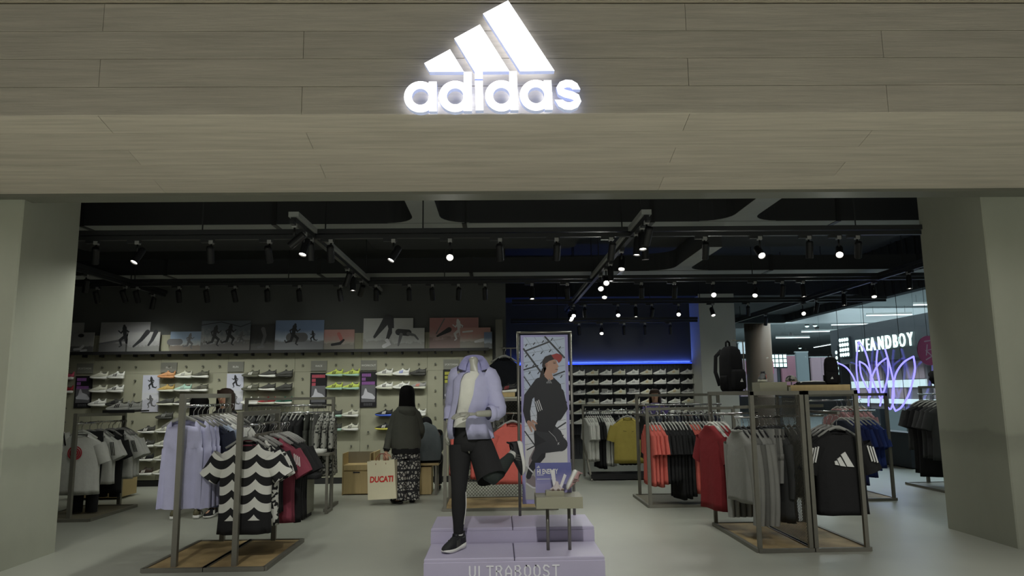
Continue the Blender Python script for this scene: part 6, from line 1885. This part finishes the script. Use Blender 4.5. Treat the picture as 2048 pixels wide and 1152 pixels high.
# ------------------------------------------------------------------ bench with cabinets, tables, cubes
M_ply = mat('pale_plywood', (190, 168, 120), .55, noise=.14, nscale=3, stretch=(8, 1, 1), bump=.04, bscale=20)
M_plyd = mat('plywood_inside', (120, 112, 92), .6)
cb = tag(empty('storage_cabinet', (-2.095, 11.25, 0)), 'pale plywood drawer cabinet with raised sides left of the bench', 'cabinet')
MB().box(-.20, .20, -.17, .20, .01, .43).build('carcass', M_ply, cb)
MB().box(-.21, -.195, -.19, .20, 0, .60).build('side_panel', M_ply, cb)
MB().box(.195, .21, -.19, .20, 0, .60).build('side_panel', M_ply, cb)
MB().box(-.195, .195, .18, .20, .43, .60).build('back_panel', M_plyd, cb)
dr = MB().box(-.19, .19, -.19, -.17, .02, .34).build('drawer_front', M_ply, cb)
MB().box(-.05, .05, -.194, -.19, .315, .335).build('finger_pull', M_blackmetal, dr)
MB().box(-.19, .19, -.188, -.17, .355, .43).build('top_rail', M_ply, cb)
MB().box(.25, .27, -.20, .30, 0, .615).build('end_panel', M_ply, cb)
be = tag(empty('bench', (-1.34, 11.10, 0)), 'plywood bench with steel legs behind the paper bag', 'bench')
MB().box(-.47, .47, -.20, .20, .425, .46).build('seat', M_ply, be)
for x in (-.43, .43):
    for y in (-.17, .17):
        MB().bar((x, y, 0), (x, y, .425), .03).build('leg', M_steel, be)
    MB().bar((x, -.17, .015), (x, .17, .015), .03).build('foot_bar', M_steel, be)
MB().box(.17, .36, -.15, .17, .01, .40).build('side_box', M_ply, be)
MB().box(.44, .47, .16, .20, .46, .64).build('end_post', M_ply, be)
wbx = tag(empty('storage_cabinet', (-5.75, 11.2, 0)), 'tall plain plywood cabinet behind the white tee rack', 'cabinet')
MB().box(-.45, .26, -.25, .25, .03, .66).build('carcass', M_ply, wbx)
MB().box(-.46, .27, -.26, .26, .66, .68).build('top', M_ply, wbx)
MB().box(-.42, -.10, -.262, -.25, .06, .64).build('door', M_ply, wbx)
MB().box(-.08, .24, -.262, -.25, .06, .64).build('door', M_ply, wbx)
# grey cube and steel table before the long rack
cube_ = tag(empty('display_cube', (-2.62, 9.12, 0)), 'putty grey display cube beside the burgundy tees', 'cube')
MB().box(-.33, .33, -.22, .22, .05, .46).build('cube_body', mat('cube_putty', (136, 137, 122), .6), cube_)
MB().box(-.31, .31, -.20, .20, 0, .05).build('plinth_recess', M_blackmetal, cube_)
def folded(name, loc, m, label, cat, w=.28, d=.24, h=.03, group=None, rz=0.0):
    o = tag(empty(name, loc, rz), label, cat, group)
    rings = []
    for z, k in ((0, .96), (h * .25, 1.0), (h * .8, .99), (h, .93)):
        rings.append(ring(w / 2 * k, d / 2 * k, z, 24, 5, wav=.02, k=3, ph=z * 50))
    MB().loft(rings, True, True).build('folded_cloth', m, o, smooth=True)
    MB().loft([ring(w / 2 * .6, d / 2 * .5, z, 20, 5, cx=.02) for z in (h - .002, h + .006)], False, True).build('folded_sleeve', m, o, smooth=True)
    return o
for i in range(2):
    folded('folded_shirt', (-2.52 + .22 * i, 9.12, .46), C_black if i else C_char, 'dark folded shirt on the putty cube, %s' % ('nearer the table' if i else 'nearer the tees'), 'folded shirt', h=.06)
tb = tag(empty('display_table', (-2.42, 9.50, 0)), 'narrow steel framed table with folded white shirts', 'table')
for x in (-.36, .28):
    for y in (-.14, .14):
        MB().bar((x, y, 0), (x, y, .71), .03).build('leg', M_steel, tb)
    MB().bar((x, -.14, .015), (x, .14, .015), .03).build('foot_bar', M_steel, tb)
MB().box(-.39, .31, -.17, .17, .71, .735).build('table_top', M_steel, tb)
for i in range(2):
    folded('folded_shirt', (-2.55 + .24 * i, 9.5, .735), C_white, 'white folded shirt on the steel table, %s' % ('right one' if i else 'left one'), 'folded shirt', .24, .24, .045)

# ------------------------------------------------------------------ goods on top of the racks
tb1 = tag(empty('riser_box', (2.62, 6.98, 1.445)), 'putty riser box on the sweatshirt rack under the sneaker', 'box')
MB().box(-.13, .13, -.09, .12, 0, .085).build('box', M_plinth, tb1)
MB().box(-.13, .13, -.092, -.09, .07, .085).build('lid_edge', M_plinth, tb1)
tb2 = tag(empty('wood_tray', (3.08, 6.98, 1.445)), 'plywood riser tray on the black logo tee rack', 'tray')
MB().box(-.30, .27, -.10, .14, 0, .055).build('tray_board', M_ply, tb2)
MB().box(-.32, -.30, -.10, .14, 0, .04).build('tray_end', M_plinth, tb2)
sneaker((2.555, 6.98, 1.53), math.radians(62), S_black, S_off, S_orange, 'black and coral sneaker on top of the sweatshirt rack', None, scale=.82)
fg = tag(empty('folded_trousers', (3.02, 6.98, 1.50)), 'black folded trousers lying on the plywood tray', 'trousers')
MB().loft([ring(.14 * k, .06 * k, z, 20, 4, wav=.1, k=3) for z, k in ((0, 1), (.015, 1.02), (.03, .9))], True, True).build('folded_cloth', C_black, fg, smooth=True)
MB().tube([(-.12, -.04, .026), (0, -.05, .034), (.12, -.03, .028)], .006, 6).build('piping', M_stripe, fg)
cp = tag(empty('cap_stand', (2.83, 6.98, 1.445)), 'camouflage cap on a small stand beside the black trousers', 'cap stand')
MB().tube([(0, 0, 0), (0, 0, .012)], .05, 14).build('base', M_blackmetal, cp)
MB().tube([(0, 0, .01), (0, 0, .10)], .006, 8).build('stem', M_chrome, cp)
child(blob((2.83, 6.98, 1.445 + .10), .055, .06, .05, 14, 8, lambda p: Vector((p.x, p.y, max(p.z, -.01)))), 'cap_crown', M_camo, cp)
MB().prism([(-.05, -.04), (.05, -.04), (.04, -.095), (0, -.11), (-.04, -.095)], .088, .094, lambda u, v, w: (u, v, w)).build('cap_brim', mat('cap_tan', (150, 132, 108), .7), cp)
MB().tube([(.0, -.02, .02), (.02, -.03, .05), (.05, -.02, .03), (.03, -.03, .0)], .02, 8).build('patterned_scarf', M_camo, cp, smooth=True)


def backpack(loc, rz, s, label):
    b = tag(empty('backpack', loc, rz), label, 'backpack')
    b.scale = (s * .8, s, s)
    M_bp = cloth('backpack_black', (20, 20, 22))
    MB().loft([ring(w, d, z, 22, 4) for w, d, z in ((.12, .07, 0), (.135, .085, .02), (.14, .09, .20), (.135, .085, .34), (.115, .07, .42), (.07, .045, .455), (.02, .02, .462))], True, True).build('main_body', M_bp, b, smooth=True)
    MB().loft([[(x, y - .085, z) for x, y, z in ring(w, d, z, 18, 4)] for w, d, z in ((.10, .03, .02), (.11, .045, .04), (.11, .045, .19), (.095, .03, .22))], True, True).build('front_pocket', M_bp, b, smooth=True)
    MB().tube([(-.035, .03, .45), (-.03, .03, .50), (0, .03, .515), (.03, .03, .50), (.035, .03, .45)], .011, 8).build('grab_handle', M_bp, b, smooth=True)
    for e in (-1, 1):
        MB().tube([(e * .06, .075, .42), (e * .085, .14, .36), (e * .09, .15, .2), (e * .10, .09, .06)], .022, 8, flat=.4).build('shoulder_strap', M_bp, b, smooth=True)
        MB().loft([[(x + e * .14, y, z) for x, y, z in ring(.022, .05, z, 12, 3)] for z in (.03, .14, .16)], True, True).build('side_pocket', M_bp, b, smooth=True)
    mb = MB()
    for p in ([(0, 0), (.006, .006), (.013, -.004), (0, -.004)], [(.008, .009), (.014, .013), (.025, -.004), (.016, -.004)], [(.016, .015), (.021, .019), (.037, -.004), (.028, -.004)]):
        mb.add([(-.02 + x * 1.3, -.1315, .10 + z * 1.6) for x, z in p], [(0, 1, 2, 3)])
    mb.build('three_bar_print', M_stripe, b)
    return b
backpack((2.60, 8.05, 1.448), .5, 1.08, 'large black backpack standing at the back of the sweatshirt rack')
stp = tag(empty('hook_stand', (2.76, 8.09, 1.445)), 'thin steel hook stand beside the large backpack', 'stand')
MB().tube([(0, 0, 0), (0, 0, .56), (-.12, 0, .57)], .007, 8).build('pole', M_steel, stp)
MB().tube([(0, 0, 0), (0, 0, .01)], .05, 12).build('base', M_steel, stp)
backpack((3.225, 6.98, 1.50), -.4, .58, 'small black backpack on the plywood tray')
MB().box(2.37, 2.835, 7.95, 8.16, 1.428, 1.446).build('rear_shelf', M_steel, ra).matrix_parent_inverse = Matrix.Translation(-Vector(ra.location))
# boxes and a jacket on the rack behind the mannequin
bx2 = tag(empty('wood_riser', (.10, 9.62, 1.411)), 'pale wood riser under a dark shoe behind the poster stand', 'box')
MB().box(-.13, .13, -.10, .10, 0, .055).build('box', M_ply, bx2)
MB().box(-.13, .13, -.102, -.10, .04, .055).build('lid_edge', M_ply, bx2)
sneaker((.11, 9.60, 1.466), .15, S_black, S_white, S_red, 'dark sneaker with white sole on the wood riser', None)
jst = tag(empty('jacket_stand', (.19, 10.0, 1.411)), 'steel stand holding a dark jacket behind the poster frame', 'stand')
MB().tube([(0, 0, 0), (0, 0, .66)], .010, 10).build('pole', M_steel, jst)
MB().tube([(-.16, 0, .66), (.16, 0, .66)], .008, 10).build('cross_bar', M_steel, jst)
hang(top_mesh(.46, .52, .07, .50, out=.2, seed=131), cloth('jacket_ink', (26, 28, 34)), (.10, 9.97, 2.065), .3, 'jacket', 'dark zip jacket hanging high behind the poster frame', 'jacket', None, 'hanger of the dark jacket behind the poster frame', None)
# shelf with a pair of white shoes on the rack behind the left pillar
shf = tag(empty('top_shelf', (-5.0, 9.95, 1.27)), 'dark thin shelf on top of the white tee rack', 'shelf')
MB().box(-.22, .20, -.12, .28, 0, .02).build('shelf_board', M_blackmetal, shf)
MB().box(-.22, .20, -.125, -.12, -.01, .03).build('shelf_lip', M_blackmetal, shf)
for i in range(2):
    sneaker((-5.08 + .12 * i, 9.93 + .1 * i, 1.29), .1, S_white, S_white, S_black, 'white sneaker on the dark rack shelf, %s' % ('front one' if i == 0 else 'rear one'), 'white shoes on the rack shelf')
# black hat shape on top of the pillar-side rack
ht = tag(empty('display_bust', (6.45, 10.62, 1.49)), 'black curly wig-like display piece on the pillar-side rack', 'display')
MB().tube([(0, 0, 0), (0, 0, .05)], .03, 10).build('neck', M_blackmetal, ht)
mbk = blob((0, 0, .13), .09, .09, .10, 16, 10, lambda p: p * (1 + .18 * math.sin(p.x * 90) * math.sin(p.z * 80 + p.y * 70)))
mbk.build('curls', C_black, ht, smooth=True)

# ------------------------------------------------------------------ the mall hall beyond the glazing
M_hallc = mat('hall_ceiling', (150, 156, 158), .8)
tag(MB().box(8.2, 40, 6, 66, 4.55, 4.7).build('ceiling', M_hallc), 'light grey ceiling of the mall hall', 'ceiling', kind='structure')
tag(MB().box(3.0, 8.2, 19.9, 66, 4.55, 4.7).build('ceiling', M_hallc), 'light grey ceiling behind the rear glazing', 'ceiling', kind='structure')
tag(MB().box(3.0, 40, 62, 62.2, 0, 4.6).build('wall_hall', mat('hall_wall', (150, 146, 150), .8)), 'pale far wall of the mall hall', 'wall', kind='structure')
tag(MB().box(8.2, 40, 27.0, 27.4, 3.95, 4.55).build('trim_4', mat('hall_beam', (170, 174, 176), .7)), 'pale bulkhead crossing the hall ceiling', 'trim', kind='structure')
M_tube = mat('linear_lamp', (250, 252, 255), .4, emit=3.5)
def linear(p0, p1, label):
    p0, p1 = Vector(p0), Vector(p1)
    o = tag(empty('linear_light', (p0 + p1) / 2), label, 'lamp', 'linear lights in the hall')
    h = (p1 - p0) / 2
    MB().bar(-h + Vector((0, 0, .05)), h + Vector((0, 0, .05)), .07, .07).build('housing', M_duct, o)
    MB().bar(-h, h, .06, .03).build('tube', M_tube, o)
    for s in (-.7, .7):
        MB().tube([h * s + Vector((0, 0, .08)), h * s + Vector((0, 0, 4.54 - p0.z))], .006, 6).build('cable', M_blackmetal, o)
linear((13.886, 26.813, 4.200), (15.499, 26.610, 4.200), 'brightest linear light right of the sign in the hall')
linear((14.326, 30.651, 4.200), (15.933, 30.370, 4.200), 'second linear light in the hall, above the shop sign')
linear((14.525, 34.219, 4.200), (16.110, 33.851, 4.200), 'third linear light in the hall')
linear((14.211, 36.614, 4.100), (15.887, 36.508, 4.100), 'fourth linear light right of the round column')
linear((13.801, 23.558, 4.200), (14.453, 23.473, 4.200), 'nearest linear light, cut by the right pillar')
linear((19.158, 43.494, 4.000), (18.776, 38.749, 4.000), 'slanting far linear light left of the lamp grid')
# round column
rc_ = tag(empty('column', (8.05, 22.2, 0)), 'brown round column behind the rear glazing', 'column', kind='structure')
MB().tube([(0, 0, 0), (0, 0, 4.55)], .39, 28).build('shaft', mat('column_brown', (128, 104, 88), .5), rc_, smooth=True)
MB().tube([(0, 0, 0), (0, 0, .15)], .41, 28).build('skirting', M_blackmetal, rc_)
# opposite shopfront along x = 11.7
SX_ = 11.7
sf = tag(empty('shopfront', (SX_, 20, 0)), 'dark cosmetics shopfront across the hall', 'shopfront')
M_shopdark = mat('shop_dark', (36, 40, 46), .5)
M_shopin = mat('shop_inside', (120, 112, 118), .7)
MB().box(.0, .25, -9.5, 5.2, 2.32, 3.5).build('sign_band', M_shopdark, sf)
MB().box(.6, .8, -9.5, 5.2, 0, 2.4).build('back_wall', M_shopin, sf)
M_lightbox = mat('light_box', (226, 236, 240), .5, emit=.6)
M_pinkbox = mat('pink_panel', (170, 148, 156), .6)
for k in range(6):
    y = -9.0 + k * 2.3
    u = MB().box(.35, .6, y, y + 2.1, .05, 2.3).build('shelf_unit', M_shopin, sf)
    MB().box(.30, .36, y + .05, y + 2.05, 1.50, 1.72).build('lit_header', M_lightbox, u)
    MB().box(.30, .36, y + .05, y + 2.05, 1.02, 1.16).build('lit_header', M_lightbox, u)
    MB().box(.32, .36, y + .1, y + 1.0, 1.75, 2.25).build('picture_panel', M_pinkbox, u)
    MB().box(.32, .36, y + 1.1, y + 2.0, 1.18, 1.48).build('picture_panel', M_pinkbox, u)
    MB().box(.15, .35, y + .05, y + 2.05, .0, .85).build('counter', M_shopdark if k % 2 else mat('counter_grey', (120, 128, 132), .2), u)
def ontowall(o):
    o.rotation_euler = (math.pi / 2, 0, -math.pi / 2)
    return o
ws = tag(empty('shop_sign', (SX_ - .04, 22.0, 2.86)), 'glowing white shop sign reading EVEANDBOY', 'sign')
M_signw = mat('sign_white', (226, 248, 244), .4, emit=2.4)
yy = 1.36
for ch, bold in zip('EVEANDBOY', (0, 0, 0, .011, .011, .011, 0, 0, 0)):
    t = text('lettering', ch, .55, M_signw, ws, (0, yy, -.2), align='LEFT', bold=bold, depth=.02, sx=.78)
    t.rotation_euler = (math.pi / 2, 0, -math.pi / 2)
    yy -= t.dimensions.x + .055
lg = tag(empty('lamp_grid', (SX_ - .06, 24.1, 2.86)), 'square grid of sixteen white lamps beside the shop sign', 'lamp')
MB().box(0, .06, -.36, .36, -.34, .34).build('grid_panel', M_shopdark, lg)
for a in range(4):
    for b in range(4):
        MB().loft([[(x, -.255 + .17 * a + r * math.cos(q), -.25 + .165 * b + r * math.sin(q)) for q in [2 * math.pi * j / 10 for j in range(10)]] for r, x in ((.062, 0), (.062, -.02), (0, -.03))]).build('lamp', M_signw, lg)
lr_ = tag(empty('lamp_row', (SX_ - .03, 24.75, 2.0)), 'vertical row of five white lamps left of the lamp grid', 'lamp')
MB().box(0, .03, -.08, .08, -.1, .95).build('strip', M_shopdark, lr_)
for a in range(5):
    MB().loft([[(x, r * math.cos(q), .18 * a + r * math.sin(q)) for q in [2 * math.pi * j / 10 for j in range(10)]] for r, x in ((.06, 0), (.06, -.02), (0, -.03))]).build('lamp', M_signw, lr_)
# second neighbouring sign letter, half hidden by the right pillar
es = tag(empty('shop_sign', (SX_ - .03, 18.55, 2.5)), 'glowing white letter E cut by the right pillar', 'sign')
t = text('lettering', 'E', .62, M_signw, es, (0, 0, 0), bold=.02, depth=.02)
t.rotation_euler = (math.pi / 2, 0, -math.pi / 2)
# pink oval board hung inside the glass
po = tag(empty('hanging_board', (7.600, 12.645, 2.117)), 'pink oval hanging board close to the right pillar', 'board')
M_pinkb = mat('oval_pink', (150, 66, 104), .5)
n = 32
MB().prism([(.20 * math.cos(2 * math.pi * j / n), .26 * math.sin(2 * math.pi * j / n)) for j in range(n)], -.008, .008, lambda u, v, w: (u, w, v)).build('board', M_pinkb, po)
mb = MB()
strokes(mb, [(-.06, .16), (.08, .18), (.06, .02), (-.05, .0), (.05, -.10), (-.06, -.16)], [.022] * 6, -.009)
strokes(mb, [(-.02, .10), (-.05, -.08)], [.02] * 2, -.009)
strokes(mb, [(.05, -.16), (.12, -.10), (.10, -.20)], [.016] * 3, -.009)
mb.build('symbol_print', mat('print_silver', (170, 140, 156), .5), po)
MB().tube([(0, 0, .26), (0, 0, 2.26)], .004, 6).build('cord', M_blackmetal, po)
# far displays at the end of the hall
def fard(p0, p1, y, m, label):
    o = tag(empty('display_wall', ((p0[0] + p1[0]) / 2, y, p1[2])), label, 'display')
    w, h = (p1[0] - p0[0]) / 2, p0[2] - p1[2]
    MB().box(-w, w, 0, .15, 0, h).build('panel', m, o)
    MB().box(-w - .03, w + .03, .02, .17, h, h + .05).build('top_edge', M_hallc, o)
    return o
fard((10.079, 30.000, 3.429), (11.016, 30.000, 2.983), 30.0, mat('panel_pale', (190, 198, 204), .6, emit=.12), 'pale notice panel left of the round column')
fard((11.377, 34.000, 2.895), (13.209, 34.000, 1.198), 34.0, mat('panel_mauve', (132, 112, 124), .7), 'mauve display wall left of the round column')
fard((13.379, 34.000, 3.060), (14.151, 34.000, 1.187), 34.0, mat('panel_rose', (150, 104, 118), .7), 'rose display wall right of the round column')
fard((13.688, 33.000, 3.165), (14.239, 33.000, 1.189), 33.0, mat('panel_drape', (110, 118, 122), .8), 'grey draped panel at the far end of the hall')
fard((14.799, 34.000, 2.974), (15.756, 34.000, 1.168), 34.0, mat('panel_dusty', (148, 124, 134), .7), 'dusty pink display wall at the far end')
fp = tag(empty('hanging_banner', (10.533, 29.000, 2.374)), 'pink hanging sign in front of the round column base', 'banner')
MB().box(-.55, .55, 0, .05, -.25, .25).build('panel', mat('banner_pink', (190, 80, 120), .6), fp)
MB().box(-.5, .45, -.01, 0, .0, .2).build('letter_block', M_lightbox, fp)
for x in (-.4, .4):
    MB().tube([(x, .02, .25), (x, .02, 2.2)], .008, 6).build('cord', M_blackmetal, fp)
lp2 = tag(empty('lamp_grid', (11.687, 30.000, 2.665)), 'small far grid of white lamps beside the round column', 'lamp')
MB().box(-.36, .36, 0, .06, -.3, .3).build('grid_panel', M_shopdark, lp2)
MB().box(-.05, .05, .06, .12, -2.69, .3).build('pole', M_shopdark, lp2)
for a in range(4):
    for b in range(3):
        MB().box(-.30 + .17 * a, -.18 + .17 * a, -.02, 0, -.24 + .18 * b, -.10 + .18 * b).build('lamp', M_signw, lp2)
for i, (px, nm) in enumerate((((14.644, 33.835, 4.450), 'left of a close pair'), ((14.928, 33.613, 4.450), 'right of a close pair'), ((15.881, 35.570, 4.400), 'just below the close pair'), ((20.186, 42.770, 4.300), 'left of the lamp grid'), ((20.627, 49.016, 4.300), 'above the draped panel'), ((15.858, 38.749, 4.300), 'touching the fourth linear light'), ((21.416, 35.350, 4.300), 'bright one beside the right pillar'))):
    d = tag(empty('ceiling_spotlight', px), 'small glowing hall downlight, ' + nm, 'spotlight', 'hall downlights')
    r = .11 if i < 6 else .12
    MB().tube([(0, 0, 0), (0, 0, .18)], r, 12).build('can', M_blackmetal, d)
    MB().loft([[(rr * math.cos(q), rr * math.sin(q), z) for q in [2 * math.pi * j / 12 for j in range(12)]] for rr, z in ((r * .9, -.002), (r * .6, -.05), (0.0, -.07))]).build('lens', M_signw, d)
    MB().tube([(0, 0, .18), (0, 0, 4.56 - px[2])], .01, 6).build('stem', M_blackmetal, d)

# ------------------------------------------------------------------ violet neon leaf sign hung inside the side glazing
M_neon = mat('neon_violet', (116, 110, 245), .3, emit=2.6)
nn = tag(empty('neon_leaf_sign', (7.78, 15.0, 1.2)), 'violet neon tubes bent into tall leaf shapes at the side window', 'neon sign')
tubes = [
    [(7.780, 16.538, 2.071), (7.780, 16.145, 1.965), (7.780, 15.873, 1.791), (7.780, 15.707, 1.571), (7.780, 15.601, 1.282)],
    [(7.780, 15.428, 2.473), (7.780, 15.554, 2.233), (7.780, 15.631, 1.903), (7.780, 15.619, 1.570), (7.780, 15.605, 1.261)],
    [(7.780, 15.428, 2.473), (7.780, 15.206, 2.256), (7.780, 15.073, 1.925), (7.780, 15.057, 1.645), (7.780, 15.155, 1.295)],
    [(7.780, 15.476, 2.047), (7.780, 15.214, 1.951), (7.780, 15.057, 1.769), (7.780, 14.916, 1.520), (7.780, 14.726, 1.236)],
    [(7.780, 15.476, 2.047), (7.780, 15.455, 1.780), (7.780, 15.319, 1.566), (7.780, 15.178, 1.408)],
    [(7.780, 14.342, 2.076), (7.780, 14.707, 1.952), (7.780, 15.007, 1.706), (7.780, 15.190, 1.336), (7.780, 15.248, 1.108)],
    [(7.780, 14.342, 2.076), (7.780, 14.375, 1.760), (7.780, 14.509, 1.515), (7.780, 14.654, 1.327), (7.780, 14.785, 1.115)],
    [(7.780, 14.698, 2.247), (7.780, 14.782, 1.976), (7.780, 14.739, 1.639), (7.780, 14.660, 1.287)],
    [(7.780, 14.408, 2.249), (7.780, 14.266, 1.856), (7.780, 14.206, 1.551), (7.780, 14.257, 1.240), (7.780, 14.395, 1.063), (7.780, 14.535, 1.119)],
    [(7.780, 13.434, 2.050), (7.780, 13.787, 1.953), (7.780, 14.083, 1.752), (7.780, 14.239, 1.464), (7.780, 14.303, 1.181), (7.780, 14.219, 1.028)],
    [(7.780, 13.434, 2.050), (7.780, 13.421, 1.827), (7.780, 13.543, 1.579), (7.780, 13.716, 1.338), (7.780, 13.993, 1.109), (7.780, 14.219, 1.028)]]
def smooth_path(p, n=6):
    p = [Vector(q) for q in p]
    out = []
    for i in range(len(p) - 1):
        a, b, c, d = p[max(i - 1, 0)], p[i], p[i + 1], p[min(i + 2, len(p) - 1)]
        for k in range(n):
            t = k / n
            out.append(.5 * ((2 * b) + (c - a) * t + (2 * a - 5 * b + 4 * c - d) * t * t + (3 * b - a - 3 * c + d) * t * t * t))
    return out + [p[-1]]
for p in tubes:
    o = MB().tube(smooth_path(p), .016, 8).build('neon_tube', M_neon, nn, smooth=True)
    o.matrix_parent_inverse = Matrix.Translation(-Vector(nn.location))
for y in (13.9, 15.2, 16.4):
    o = MB().tube([(7.80, y, .65), (7.80, y, 4.34)], .006, 6).build('support_wire', M_blackmetal, nn)
    o.matrix_parent_inverse = Matrix.Translation(-Vector(nn.location))
nst = tag(empty('neon_plinth', (7.70, 15.0, 0)), 'dark low plinth carrying the neon leaf sign', 'plinth')
MB().box(-.15, .12, -1.6, 1.5, .02, .62).build('plinth_body', M_shopdark, nst)
MB().box(-.17, .14, -1.62, 1.52, .62, .65).build('plinth_top', M_blackmetal, nst)
